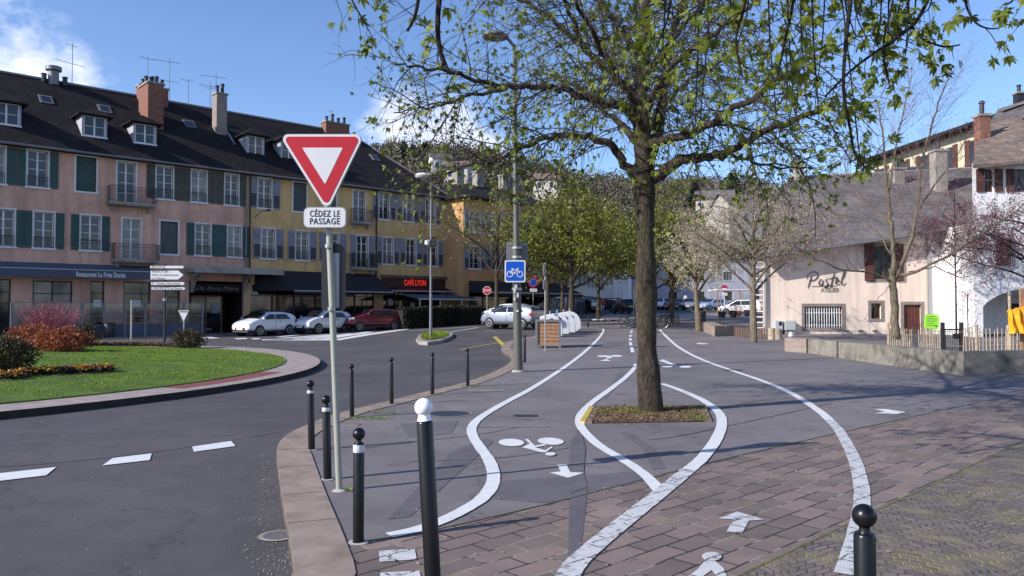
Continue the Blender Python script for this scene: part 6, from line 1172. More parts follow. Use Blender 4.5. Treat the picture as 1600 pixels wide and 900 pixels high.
        m_ = MB(); m_.box(-.55, -.37, sg*(wb-.005)-.01, sg*(wb-.005)+.015, zb_-.14, zb_-.11); m_.build('door_handle', M['dark_metal' if paint != 'car_black' else 'galv'], o)
        m_ = MB(); 
        m_.box(mx_-.006, mx_+.006, sg*(wb+.004)-.004, sg*(wb+.004)+.004, .42, zb_-.03); m_.build('door_seam', M['ink'], o)
        m_ = MB(); m_.box(-hL+.9, hL-.95, sg*(wb-.03)-.03, sg*(wb-.03)+.02, .26, .36); m_.build('side_skirt', M['dark_metal'], o)
    m_ = MB(); m_.box(hL-.04, hL+.02, -.42, .42, .36, .54); m_.build('grille', M['ink'], o, bevel=.02); m_ = MB(); m_.box(hL+.02, hL+.03, -.26, .26, .40, .51); m_.build('number_plate', M['number_plate'], o)
    m_ = MB(); m_.box(-hL-.03, -hL+.05, -.26, .26, .74, .85); m_.build('number_plate', M['number_plate'], o); m_ = MB(); m_.box(-hL-.02, -hL+.15, -wb*.8, wb*.8, .30, .45); m_.build('bumper', M['dark_metal'], o, bevel=.03); m_ = MB(); m_.box(hL-.2, hL+.01, -wb*.8, wb*.8, .22, .34); m_.build('bumper', M['dark_metal'], o, bevel=.03)
    RX = Matrix.Rotation(PI/2, 4, 'X'); wr_ = .315
    for x in (hL-.80, -hL+.72):
        for sg in (-1, 1):
            m_ = MB(); m_.lathe([(wr_*1.15, -.11), (wr_*1.15, .115)], c=(x, sg*(wb-.115), wr_+.02), M=RX, n=26); m_.build('wheel_arch', M['ink'], o)
            m_ = MB(); m_.lathe([(wr_*.8, -.1), (wr_, -.08), (wr_, .08), (wr_*.93, .115), (wr_*.70, .12)], c=(x, sg*(wb-.10), wr_), M=RX if sg < 0 else Matrix.Rotation(-PI/2, 4, 'X'), n=26); w_ = m_.build('wheel', M['tyre'], o, smooth=True)
            rm = MB(); yo = sg*(wb+.022)
            rm.lathe([(.05, 0), (.045, .012)], c=(x, yo-sg*.02, wr_), M=RX if sg < 0 else Matrix.Rotation(-PI/2, 4, 'X'), n=12)
            rm.tube([(x+wr_*.66*math.cos(2*PI*i/24), yo-sg*.012, wr_+wr_*.66*math.sin(2*PI*i/24)) for i in range(25)], .022, 6, cap=False)
            for i in range(5): t = 2*PI*i/5+.3; rm.bar((x, yo-sg*.015, wr_), (x+wr_*.66*math.cos(t), yo-sg*.015, wr_+wr_*.66*math.sin(t)), .075, .02)
            rm.build('rim', M['rim'], w_)
    return o
def cpos(px, py, Yo=0): c = gpt(px, py, RZ*0); return Vector((c.x, c.y, gz(c.x, c.y)+RZ))
HN = FANG+PI
def along(s, off): p = fac(s, off); return Vector((p[0], p[1], gz(*p)+RZ))
s1 = sz(414, 505, 4.7)[0]
car(along(s1, 4.7), HN+.30, 'car_white', 'white five door hatchback at the left end of the parked row', 3.9, 1.72, 1.47)
s2_ = sz(504, 505, 4.8)[0]; car(along(s2_, 4.8), HN+.27, 'car_white', 'white small hatchback with dark wide grille behind the give way pole', 3.95, 1.74, 1.49)
s3_ = sz(578, 500, 5.0)[0]; car(along(s3_, 5.0), HN, 'car_maroon', 'dark maroon car parked in shade at the right end of the row', 4.3, 1.8, 1.52, 'suv')
c = gpt(801, 517); car(Vector((W(801, 500, 49).x, 49.4, gz(0, 49)+RZ*.3)), PI-.62, 'car_silver', 'silver blue hatchback driving left in front of the wooden planter', 4.05, 1.75, 1.47, name='car')
c = Vector((W(792, 495, 58).x, 58, gz(0, 58)+RZ)); car(c, PI-.4, 'car_white', 'white car partly hidden behind the silver hatchback', 4.1, 1.75, 1.5)
c = Vector((W(842, 485, 66).x, 66, gz(2, 66)+RZ)); car(c, PI-.2, 'car_teal', 'dark teal van standing behind the no stopping sign', 4.8, 1.9, 2.0, 'van', 'van')
c = Vector((W(977, 488, 82).x, 82, gz(12, 82)+RZ+.1)); car(c, PI/2+.12, 'car_black', 'black sport utility car seen from behind left of the big trunk', 4.4, 1.85, 1.68, 'suv')
c = Vector((W(943, 485, 92).x, 92, gz(12, 92)+RZ+.1)); car(c, PI*.83, 'car_darkblue', 'dark blue car behind the cyclist', 4.2, 1.8, 1.5)
c = Vector((W(905, 488, 90).x, 90, gz(8, 90)+RZ+.1)); car(c, PI*.8, 'car_black', 'dark car in the shade between the tree row and the cyclist', 4.2, 1.8, 1.5)
for px, paint_, t, hh in ((1031, 'car_white', 'white car first right of the trunk in the far row', -2.0), (1046, 'car_red', 'dark red car second right of the trunk in the far row', -2.0), (1060, 'car_darkblue', 'dark blue car third right of the trunk in the far row', -1.9), (1077, 'car_grey', 'grey car fourth right of the trunk in the far row', -1.9), (1017, 'car_black', 'dark car mostly hidden behind the big trunk in the far row', -2.0)):
    c = Vector((W(px, 480, 106).x, 106, gz(20, 106)+RZ+.1)); car(c, hh, paint_, t, 4.1, 1.75, 1.5)
c = Vector((W(1114, 476, 100).x, 100, gz(26, 100)+RZ+.1)); car(c, PI+.5, 'car_paleblue', 'pale blue car standing right of the thin tree trunk in shade', 4.2, 1.75, 1.5)
c = Vector((W(1156, 480, 78).x, 78, gz(22, 78)+RZ+.1)); car(c, PI*.9, 'car_white', 'white car half hidden behind the potted plants', 4.2, 1.75, 1.55)
# ---------------------------------------------------------------- bicycles and cyclist
def bicycle(loc_, ang, label, name='bicycle', mat='dark_metal', s=1.0, group='bicycles parked behind the big tree'):
    o = thing(name, label, 'bicycle', loc_, ang, group); r_ = .335
    for x, nm in ((-.52, 'wheel'), (.52, 'wheel')):
        q = MB(); n_ = 28; q.tube([(x+r_*math.cos(2*PI*i/n_), 0, r_+r_*math.sin(2*PI*i/n_)) for i in range(n_+1)], .024, 6, cap=False); w = q.build(nm, M['tyre'], o); q = MB()
        for i in range(14): t = 2*PI*i/14; q.tube([(x, 0, r_), (x+r_*math.cos(t), 0, r_+r_*math.sin(t))], .004, 3)
        q.tube([(x+.31*math.cos(2*PI*i/n_), 0, r_+.31*math.sin(2*PI*i/n_)) for i in range(n_+1)], .012, 5, cap=False); q.build('spokes', M['galv'], w)
    q = MB(); bbk, seat, hd_, rear, front = (-.08, 0, .29), (-.22, 0, .82), (.36, 0, .80), (-.52, 0, r_), (.52, 0, r_)
    for a, b in ((bbk, seat), (bbk, (.38, 0, .68)), ((-.2, 0, .75), (.36, 0, .76)), (bbk, rear), ((-.2, 0, .75), rear), ((.36, 0, .82), front)): q.tube([a, b], .018, 7)
    q.build('frame', M[mat], o); q = MB(); q.rbox((-.24, 0, .92), (.25, .13, .05)); q.tube([(-.22, 0, .8), (-.24, 0, .92)], .014, 6); q.build('saddle', M['ink'], o, bevel=.02); q = MB(); q.tube([(.36, 0, .8), (.37, 0, .98)], .014, 6); q.tube([(.30, -.27, 1.0), (.37, -.12, .98), (.37, .12, .98), (.30, .27, 1.0)], .013, 6); q.build('handlebar', M['dark_metal'], o); q = MB(); q.lathe([(.09, 0), (.09, .01)], M=Matrix.Rotation(PI/2, 4, 'X'), c=(-.08, -.03, .29), n=14); q.tube([(-.08, -.05, .29), (.05, -.05, .18), (.05, -.13, .18)], .01, 5); q.tube([(-.08, .05, .29), (-.2, .05, .4), (-.2, .13, .4)], .01, 5); q.build('crankset', M['galv'], o); return o
def bpos(px, Y): return Vector((W(px, 490, Y).x, Y, gz(W(px, 490, Y).x, Y)))
bicycle(bpos(987, 49), .15, 'dark bicycle parked left of the big trunk, its rear wheel showing'); bicycle(bpos(1022, 47), -.25, 'bicycle with white tyre rim just right of the big trunk'); bicycle(bpos(1038, 50), .5, 'dark bicycle in the middle of the group right of the trunk'); bicycle(bpos(1046, 51.5), .6, 'dark bicycle at the right end of the group behind the trunk')
q = MB(); o = thing('bicycle_rack', 'low metal bicycle hoops between the parked bicycles', 'bicycle rack', bpos(1040, 50.8))
for i in range(3):
    q = MB(); x = -.8+i*.8; q.tube([(x, -.35, 0), (x, -.35, .7), (x, 0, .82), (x, .35, .7), (x, .35, 0)], .025, 8); q.build('hoop', M['dark_metal'], o)
def skin_body(name, joints, edges, radii, mat, parent, root=0, sub=2):
    me = bpy.data.meshes.new(name); me.from_pydata(joints, edges, []); me.materials.append(mat); o = link(bpy.data.objects.new(name, me)); o.parent = parent
    sk = o.modifiers.new('skin', 'SKIN'); lay = me.skin_vertices[0] if len(me.skin_vertices) else None
    if lay is None:
        bm = bmesh.new(); bm.from_mesh(me); bm.verts.layers.skin.verify(); bm.to_mesh(me); bm.free(); lay = me.skin_vertices[0]
    for i, r_ in enumerate(radii): lay.data[i].radius = (r_, r_) if isinstance(r_, (int, float)) else r_; lay.data[i].use_root = (i == root)
    s = o.modifiers.new('sub', 'SUBSURF'); s.levels = sub; s.render_levels = sub; return o
cy = Vector((W(941, 490, 78).x, 78, gz(10, 78)+.0)); bicycle(cy, -PI/2+.25, 'dark bicycle ridden by the person in red', group=None)
o = thing('person', 'person in red jacket and white helmet riding a bicycle towards the camera', 'person', cy, -PI/2+.25)
J = [(-.22, 0, .98), (-.12, 0, 1.2), (.02, 0, 1.42), (.05, 0, 1.52), (.08, 0, 1.62), (.10, 0, 1.72), (.0, -.19, 1.40), (.12, -.24, 1.18), (.30, -.25, 1.03), (0, .19, 1.40), (.12, .24, 1.18), (.30, .25, 1.03), (-.2, -.1, .92), (.10, -.12, .68), (.03, -.12, .26), (.16, -.12, .22), (-.2, .1, .92), (.14, .12, .88), (-.10, .12, .48), (.03, .12, .44)]
E_ = [(0, 1), (1, 2), (2, 3), (3, 4), (4, 5), (2, 6), (6, 7), (7, 8), (2, 9), (9, 10), (10, 11), (0, 12), (12, 13), (13, 14), (14, 15), (0, 16), (16, 17), (17, 18), (18, 19)]
skin_body('body', J, E_, [.15, .14, .14, .06, .085, .08, .06, .045, .03, .06, .045, .03, .10, .07, .045, .035, .10, .07, .045, .035], M['skin'], o)
def shell(nm, ids, ed, rad, mat): idx = {v: i for i, v in enumerate(ids)}; skin_body(nm, [J[i] for i in ids], [(idx[a], idx[b]) for a, b in ed], rad, M[mat], o)
shell('jacket', [0, 1, 2, 6, 7, 9, 10], [(0, 1), (1, 2), (2, 6), (6, 7), (2, 9), (9, 10)], [.175, .17, .165, .08, .06, .08, .06], 'cloth_red'); shell('trousers', [0, 12, 13, 14, 16, 17, 18], [(0, 12), (12, 13), (13, 14), (0, 16), (16, 17), (17, 18)], [.165, .115, .085, .058, .115, .085, .058], 'cloth_white')
q = MB(); q.lathe([(.125, -.02), (.125, .03), (.10, .09), (.05, .125), (.01, .13)], c=(.08, 0, 1.72), n=16); q.build('helmet', M['cloth_white'], o, smooth=True)
# ---------------------------------------------------------------- trees
class Tree:
    def __init__(s): s.big = MB(); s.V = []; s.F = []; s.nv = 0; s.leaf = []
    def limb(s, pts, rad, n=10): s.big.tube(pts, rad, n)
    def twig(s, pts, r0, r1):
        P = np.asarray(pts, float); k = len(P); D = np.gradient(P, axis=0); D = unit(D); a = np.cross(D, [[.3, .5, .81]]); a = unit(a); b = np.cross(D, a); r = np.linspace(r0, r1, k)[:, None]
        ring = np.stack([P+a*r, P+(-.5*a+.866*b)*r, P+(-.5*a-.866*b)*r], 1).reshape(-1, 3); s.V.append(ring); i = np.arange(k-1)[:, None]*3+s.nv
        for j in range(3): s.F.append(np.concatenate([i+j, i+(j+1) % 3, i+3+(j+1) % 3, i+3+j], 1))
        s.nv += len(ring)
    def twig_mesh(s, name, mat, parent):
        if not s.V: return
        V = np.concatenate(s.V); F = np.concatenate(s.F).astype(np.int32); me = bpy.data.meshes.new(name); me.vertices.add(len(V)); me.vertices.foreach_set('co', V.reshape(-1)); me.loops.add(F.size); me.loops.foreach_set('vertex_index', F.reshape(-1)); me.polygons.add(len(F)); me.polygons.foreach_set('loop_start', np.arange(0, F.size, 4, dtype=np.int32)); me.materials.append(mat); me.update(calc_edges=True); me.validate(); o = link(bpy.data.objects.new(name, me)); o.parent = parent; return o
def npn(v): return v/max(1e-9, float(np.linalg.norm(v)))
def path(p, d, L, k, wob, grav, tip_up=0):
    p = np.array(p, float); d = npn(np.array(d, float)); out = [p.copy()]; st = L/k
    for i in range(k):
        t = i/k; d = npn(d+rng.normal(0, wob, 3)+np.array([0, 0, -grav if t < .65 else tip_up])); p = p+d*st; out.append(p.copy())
    return out
def children(T, pts, r_at, cfg, lvl, L_scale=1.0):
    """spawn side shoots along a polyline; cfg[lvl] = (spacing, length lo, hi, spread, wobble, gravity, tipup, radius)"""
    if lvl >= len(cfg): return
    sp, lo, hi, spread, wob, grav, tu, rad = cfg[lvl]; P = [np.array(p, float) for p in pts]; seg = [np.linalg.norm(P[i+1]-P[i]) for i in range(len(P)-1)]; tot = sum(seg)
    x = sp*rng.random()+(tot*.12 if lvl == 0 else 0)
    while x < tot:
        a = x; i = 0
        while i < len(seg)-1 and a > seg[i]: a -= seg[i]; i += 1
        t = min(1, a/max(seg[i], 1e-6)); p = P[i]*(1-t)+P[i+1]*t; d = npn(P[i+1]-P[i]); q = rng.normal(0, 1, 3); q -= d*np.dot(q, d); q = npn(q); L = rng.uniform(lo, hi)*L_scale*(1-.35*x/tot)
        dd = npn(d*(1-spread)+q*spread+np.array([0, 0, .12])); k = 5 if lvl < len(cfg)-1 else 4; c = path(p, dd, L, k, wob, grav, tu); r0 = rad*rng.uniform(.7, 1.2)
        T.twig(c, r0, r0*.35); 
        if lvl == len(cfg)-1: T.leaf.append((c[-1], c[-1]-c[-2])); T.leaf.append((c[2], c[3]-c[2])) if rng.random() < .45 else None
        children(T, c, None, cfg, lvl+1, L_scale); x += sp*rng.uniform(.6, 1.4)
    if lvl > 0: T.leaf.append((P[-1], P[-1]-P[-2]))
def leaves(T, name, mat, parent, per=5, size=.10, droop=.6, keep=1.0, aspect=.26, spread=.03):
    A = T.leaf if keep >= 1 else [a for a in T.leaf if rng.random() < keep]
    P = np.array([a[0] for a in A]); D = unit(np.array([a[1] for a in A])); n = len(P); P = np.repeat(P, per, 0); D = np.repeat(D, per, 0); m = len(P)
    U = unit(D*.5+rng.normal(0, .75, (m, 3))+np.array([0, 0, -droop])); sz_ = size*rng.uniform(.55, 1.35, (m, 1))*np.repeat(rng.uniform(.6, 1.3, (n, 1)), per, 0); side = unit(np.cross(U, rng.normal(0, 1, (m, 3)))); P = P+rng.normal(0, spread, (m, 3))
    return quads(name, P, U*sz_, side*sz_*aspect, M[mat], parent)
def palm(T, name, mat, parent, per=3, size=.09, droop=.5, keep=1.0, spread=.03):
    A = [a for a in T.leaf if rng.random() < keep]; P = np.array([a[0] for a in A]); D = unit(np.array([a[1] for a in A])); n = len(P); cs_ = np.repeat(rng.uniform(.55, 1.25, (n, 1)), per, 0); P = np.repeat(P, per, 0); D = np.repeat(D, per, 0); m = len(P)
    ax = unit(D*.6+rng.normal(0, .8, (m, 3))+np.array([0, 0, -droop])); sd = unit(np.cross(ax, rng.normal(0, 1, (m, 3)))); nr = np.cross(ax, sd); st = P+ax*.02+rng.normal(0, spread, (m, 3)); PP, UU, VV = [], [], []
    for ang, l in ((-1.25, .6), (-.62, .88), (0, 1.0), (.62, .88), (1.25, .6)):
        fold = rng.normal(-.25, .22, (m, 1)); U = unit(ax*math.cos(ang)+sd*math.sin(ang)+nr*fold+np.array([0, 0, -.2])); V = unit(np.cross(U, nr))*size*.17*l*cs_; PP.append(st); UU.append(U*size*l*cs_*rng.uniform(.8, 1.15, (m, 1))); VV.append(V)
    return quads(name, np.concatenate(PP), np.concatenate(UU), np.concatenate(VV), M[mat], parent)
def wp(pts): return [W(px, py, Y) for px, py, Y in pts]
def limb(T, pts, r0, r1, n=10):
    S = smooth(wp(pts) if len(pts[0]) == 3 and pts[0][0] > 60 else pts, 5); k = len(S); S = [p+Vector(rng.normal(0, .02, 3)) if 0 < i < k-1 else p for i, p in enumerate(S)]; T.limb(S, [r0+(r1-r0)*(i/(k-1))**.8 for i in range(k)], n); return S
# --- the big tree in its bed
TB = G(1018, 645); TY = TB.y
o = thing('tree', 'big street tree with drooping young leaves growing in the bed between the cycle lanes', 'tree', (TB.x, TB.y, 0))
T = Tree(); tp = [W(1017, 646, TY), W(1016.5, 630, TY), W(1014, 600, TY), W(1011, 540, TY), W(1009, 460, TY), W(1009, 380, TY), W(1007, 320, TY), W(1006, 285, TY), W(1003, 255, TY)]
S = smooth(tp, 6); k = len(S); rad = []
for i, p in enumerate(S): z = p.z; rad.append(max(.148, .208-z*.2 if z < .14 else .180-.008*z)+(.02*math.sin(z*4)+.008*math.sin(z*11)))
T.limb(S, rad, 26)
mainl = [([(1000, 300, TY), (1018, 282, TY), (1045, 262, TY-.2), (1068, 249, TY-.4), (1095, 248, TY-.6), (1135, 240, TY-.9), (1180, 212, TY-1.3), (1240, 190, TY-1.8), (1300, 165, TY-2.3)], .125, .03),
    ([(1006, 270, TY), (1004, 200, TY), (1003, 120, TY), (1008, 40, TY), (1010, -60, TY), (1000, -160, TY+.2)], .16, .05),
    ([(1010, 265, TY), (1026, 210, TY+.1), (1038, 140, TY+.2), (1050, 60, TY+.5), (1075, -40, TY+.8), (1090, -130, TY+1)], .12, .04),
    ([(1000, 220, TY), (985, 172, TY), (950, 163, TY-.2), (915, 150, TY-.3), (870, 138, TY-.4), (820, 136, TY-.6), (770, 133, TY-.8), (700, 112, TY-1.1), (660, 106, TY-1.2), (615, 100, TY-1.3)], .095, .012),
    ([(820, 136, TY-.6), (790, 138, TY-.4), (730, 150, TY-.3), (690, 165, TY-.1), (650, 170, TY), (615, 176, TY)], .04, .01),
    ([(1002, 190, TY), (985, 145, TY), (955, 115, TY+.2), (915, 80, TY+.4), (885, 48, TY+.5), (850, 20, TY+.7), (800, -5, TY+.9), (740, -10, TY+1)], .09, .02),
    ([(1000, 285, TY), (972, 250, TY+.1), (945, 222, TY+.3), (905, 212, TY+.5), (860, 215, TY+.6), (815, 232, TY+.7), (770, 250, TY+.8), (725, 262, TY+.9), (660, 290, TY+1)], .085, .014),
    ([(1006, 230, TY), (1040, 218, TY-.6), (1090, 205, TY-1.5), (1150, 170, TY-2.4), (1220, 120, TY-3.3), (1290, 80, TY-4)], .085, .02),
    ([(1004, 180, TY), (1030, 130, TY-.6), (1060, 95, TY-1.4), (1120, 50, TY-2.3), (1180, 0, TY-3)], .08, .02),
    ([(1004, 210, TY), (990, 160, TY-.8), (960, 110, TY-2), (930, 60, TY-3.2), (900, 0, TY-4)], .07, .02),
    ([(1006, 240, TY), (1020, 190, TY+1), (1050, 150, TY+2.2), (1100, 110, TY+3.4), (1140, 90, TY+4.5)], .08, .02),
    ([(1004, 240, TY), (980, 200, TY+1), (940, 170, TY+2.2), (890, 130, TY+3.4), (840, 110, TY+4.5)], .08, .02),
    ([(1008, 120, TY), (1050, 60, TY-.3), (1110, 0, TY-.5), (1180, -60, TY-.5)], .07, .02), ([(1003, 100, TY), (960, 30, TY), (900, -30, TY), (840, -70, TY)], .07, .02),
    ([(1006, 150, TY), (1000, 80, TY+1), (990, -20, TY+2.4)], .06, .02), ([(915, 80, TY+.4), (890, 20, TY), (870, -30, TY-.3), (840, -80, TY-.6)], .05, .015), ([(1135, 240, TY-.9), (1170, 250, TY-.9), (1220, 262, TY-1), (1260, 262, TY-1)], .03, .01)]
cfg = [(.125, .9, 2.2, .60, .11, .12, .02, .013), (.14, .35, .9, .58, .17, .22, .12, .0055)]
for pts, r0, r1 in mainl: S = limb(T, pts, r0, r1); children(T, S[3:], None, cfg, 0)
T.big.build('trunk', M['bark_main'], o, smooth=True, world=True).modifiers.clear()
tt = T.twig_mesh('twigs', M['twig'], None); tt.parent = o; tt.location = (-TB.x, -TB.y, 0); lf = palm(T, 'crown', 'leaf_fresh', None, 2, .088, .7, .60, .03); lf.parent = o; lf.location = (-TB.x, -TB.y, 0)
print('main tree', len(T.leaf), T.nv)
# --- neighbour tree whose trunk stands behind the camera, boughs hang into the top of the view
o = thing('tree', 'nearer tree whose long leafy boughs hang into the top of the view', 'tree', (2.6, -3.2, 0)); T = Tree(); S = smooth([Vector((2.6, -3.2, -.1)), Vector((2.55, -3.2, 2)), Vector((2.5, -3.1, 3.6)), Vector((2.5, -3, 5.5)), Vector((2.4, -3, 8))], 5); T.limb(S, [.26-.16*i/(len(S)-1) for i in range(len(S))], 20)
nl = [([Vector((2.5, -3, 3.9)), Vector((2.9, -1, 4.9)), Vector((3.1, 2, 5.5)), Vector((3.0, 5, 5.4)), Vector((2.7, 7.5, 5.2))], .12, .03, 1),
      ([Vector((2.5, -3, 4.4)), Vector((3.6, 0, 5.2)), Vector((4.6, 3.5, 5.6)), Vector((5.2, 6.5, 5.5)), Vector((5.6, 8, 5.3))], .10, .025, 1),
      ([Vector((2.5, -3, 4.2)), Vector((1.2, 0, 5.1)), Vector((-.1, 3, 5.3)), Vector((-1.0, 5.6, 5.0)), Vector((-1.6, 7, 4.7))], .10, .02, 0),
      ([Vector((2.5, -3, 4.2)), Vector((2.0, 1, 5.6)), Vector((1.8, 4, 6.0)), Vector((1.6, 7, 5.9))], .09, .02, 0)]
cfgn = [(.17, 1.0, 1.9, .55, .10, .18, .0, .010), (.15, .3, .7, .6, .17, .18, .14, .0045)]
LIMBS = []
for pts, r0, r1, dense in nl:
    S = limb(T, pts, r0, r1); LIMBS += [Vector(q) for q in S[4:]]; cf = cfgn if dense else [(.30, .8, 1.3, .55, .1, .12, 0, .011), cfgn[1]]; children(T, S[9:], None, cf, 0)
# individual hanging boughs that the photo shows
for pts, r0, r1 in (([(690, -160, 6.4), (688, -30, 6.3), (684, 30, 6.2), (686, 70, 6.2), (694, 102, 6.2)], .03, .017), ([(670, -120, 6.2), (655, -10, 6.0), (648, 25, 6.0), (637, 48, 5.9)], .02, .010),
    ([(1325, -150, 6.6), (1330, -20, 6.4), (1322, 60, 6.3), (1318, 140, 6.2), (1328, 200, 6.2), (1336, 240, 6.2), (1352, 262, 6.2)], .022, .006), ([(1345, 256, 6.2), (1352, 240, 6.2), (1368, 252, 6.3)], .006, .003),
    ([(1500, -140, 7), (1505, -20, 6.8), (1520, 30, 6.7), (1548, 45, 6.7), (1575, 38, 6.7)], .014, .005), ([(1430, -120, 7), (1418, -10, 6.8), (1430, 50, 6.7), (1470, 72, 6.6), (1500, 70, 6.6)], .018, .006), ([(1600, -90, 6.2), (1588, -10, 6), (1570, 8, 6)], .015, .006),
    ([(1460, -60, 7), (1440, 20, 6.8), (1400, 60, 6.6), (1370, 80, 6.5), (1330, 110, 6.4), (1290, 150, 6.2)], .02, .008), ([(1250, -100, 6), (1240, 0, 5.8), (1225, 70, 5.7), (1215, 120, 5.6)], .018, .006), ([(1170, -100, 5.6), (1165, 0, 5.5), (1150, 60, 5.5), (1160, 120, 5.4)], .018, .006), ([(1400, -100, 6.4), (1395, 0, 6.3), (1380, 70, 6.2), (1390, 130, 6.2)], .016, .005), ([(1110, -100, 5.8), (1100, 0, 5.7), (1085, 50, 5.6)], .016, .006)):
    v0 = W(*pts[0]); near = min(LIMBS, key=lambda q: (q-v0).length); LL = smooth([near, near.lerp(v0, .5)+Vector((0, 0, .1))]+wp(pts), 5); T.limb(LL, [r0*1.2+(r1-r0*1.2)*i/(len(LL)-1) for i in range(len(LL))], 6); S = LL[12:]; children(T, S[3:], None, [(.13, .18, .5, .6, .17, .12, .1, .005)], 0)
for i in range(22):
    px = 1035+i*20+random.uniform(-8, 8); Y = random.uniform(5.8, 8.2); yb = random.uniform(50, 215) if 1090 < px < 1400 else random.uniform(30, 120); dr_ = random.uniform(-45, 35)
    pts = [(px, -110, Y), (px+dr_*.1, -20, Y-.1), (px+dr_*.3, yb*.35, Y-.15), (px+dr_*.7, yb*.7, Y-.2), (px+dr_, yb, Y-.2)]; v0 = W(*pts[0]); near = min(LIMBS, key=lambda q: (q-v0).length); LL = smooth([near, near.lerp(v0, .5)+Vector((0, 0, .1))]+wp(pts), 5); T.limb(LL, [.013+(-.009)*j/(len(LL)-1) for j in range(len(LL))], 5); children(T, LL[8:], None, [(.12, .2, .6, .6, .17, .14, .08, .0045)], 0)
T.big.build('trunk', M['bark_dark'], o, smooth=True, world=True).modifiers.clear()
for ob in (T.twig_mesh('twigs', M['twig'], None), palm(T, 'crown', 'leaf_fresh', None, 2, .108, .8, .78, .03)): ob.parent = o; ob.location = (-2.6, 3.2, 0)
print('near tree', len(T.leaf), T.nv)
def tree(label, base, H, crown_r, z0, r0, matT, matTw, matL, nl=9, per=5, size=.14, cfg=None, keep=1.0, group=None, name='tree', upright=.5, trunk_h=None, droop=.2, lean=(0, 0), clear=.25, aspect=.3, extra=None):
    o = thing(name, label, 'tree', base, 0, group); T = Tree(); th_ = trunk_h or z0; S = smooth([Vector((0, 0, -.1)), Vector((lean[0]*.3, 0, th_*.5)), Vector((lean[0]*.6, 0, th_)), Vector((lean[0], lean[1], th_+(H-th_)*.45)), Vector((lean[0]*1.1, lean[1], H*.97))], 5); k = len(S); T.limb(S, [max(.02, r0*(1.15 if i == 0 else 1-.85*i/(k-1))) for i in range(k)], 12)
    for i in range(nl):
        t = (i+rng.random()*.6)/nl; z = th_*.9+(H-th_)*.62*t; a = i*2.4+rng.random()*.6; u = upright; R_ = crown_r*(1-.5*t**2)*rng.uniform(.8, 1.1); p = [Vector((lean[0]*.6, 0, z))]
        for j in range(1, 5): f = j/4; p.append(Vector((lean[0]*.7+math.cos(a)*R_*f**(.8+u*.4), math.sin(a)*R_*f**(.8+u*.4), z+(H-z)*(.75*u+.1)*f*(1.2-.35*f)+rng.normal(0, .08))))
        Q = smooth(p, 4); T.limb(Q, [max(.008, r0*.42*(1-.9*m/(len(Q)-1))) for m in range(len(Q))], 7); children(T, Q[2:], None, cfg, 0)
    children(T, S[-10:], None, cfg, 0)
    if extra: extra(T)
    T.big.build('trunk', M[matT], o, smooth=True).modifiers.clear(); T.twig_mesh('twigs', M[matTw], o)
    if matL and T.leaf: leaves(T, 'crown', matL, o, per, size, droop, keep, aspect, spread=size*.7)
    return o, T
cr = [(.32, .9, 1.9, .62, .13, .02, .06, .012), (.24, .35, .8, .62, .16, .02, .05, .007)]
GR = 'young leafed trees lining the square'
def bp(px, Y, dz=0): x = W(px, 490, Y).x; return Vector((x, Y, gz(x, Y)+dz))
tree('fresh green tree just behind the recycling containers, right trunk of the pair', bp(893, 46), 9.4, 4.0, 2.55, .24, 'bark_main', 'twig', 'leaf_row', 16, 8, .18, cr, group=GR, upright=.32)
tree('fresh green tree behind the recycling containers, thinner left trunk of the pair', bp(879, 51), 9.6, 3.8, 2.55, .19, 'bark_main', 'twig', 'leaf_row', 15, 8, .18, cr, group=GR, upright=.32)
tree('fresh green tree mostly hidden by the big trunk, behind the parked bicycles', bp(1018, 60), 10.5, 4.6, 2.55, .2, 'bark_main', 'twig', 'leaf_row', 16, 8, .20, cr, group=GR, upright=.32)
tree('fresh green tree in the depth of the row above the cyclist', bp(935, 66), 10.0, 4.2, 2.55, .2, 'bark_main', 'twig', 'leaf_row', 12, 8, .21, cr, group=GR)
tree('fresh green tree right of the big trunk, before the blossom trees', bp(1050, 56), 10.2, 4.4, 2.55, .2, 'bark_main', 'twig', 'leaf_row', 16, 8, .20, cr, group=GR, upright=.32)
tree('fresh green tree left of the row, behind the tall lamp', bp(856, 60), 10.4, 4.2, 2.55, .2, 'bark_main', 'twig', 'leaf_row', 12, 7, .20, cr, group=GR)
cs = [(.22, .9, 1.9, .55, .12, -.01, .06, .013), (.24, .4, .9, .55, .15, -.01, .05, .007)]
tree('sparse barely leafed tree between the STOP sign and the tall street lamp', bp(776, 50), 9.2, 4.2, 3.0, .2, 'bark_main', 'twig_pale', 'leaf_row', 12, 4, .17, cs, .42, upright=.75)
cb = [(.17, .6, 1.5, .6, .15, .02, .05, .011), (.12, .25, .6, .62, .17, .02, .05, .006)]
tree('small tree with greenish white blossom right of the big trunk', bp(1092, 44), 6.6, 2.7, 2.2, .2, 'bark_pale', 'twig_pale', 'blossom', 14, 7, .085, [(.2, .6, 1.4, .6, .15, .02, .05, .011), (.15, .25, .6, .62, .17, .02, .05, .005)], .9, lean=(-.25, 0))
tree('wide budding tree with brownish pink haze of blossom before the pink house corner', bp(1178, 34), 7.7, 3.7, 2.3, .15, 'bark_pale', 'twig_pale', 'bud_brown', 19, 6, .055, [(.15, .7, 1.8, .6, .15, .0, .05, .008), (.11, .25, .8, .62, .17, .02, .05, .004)], 1.0, upright=.5)
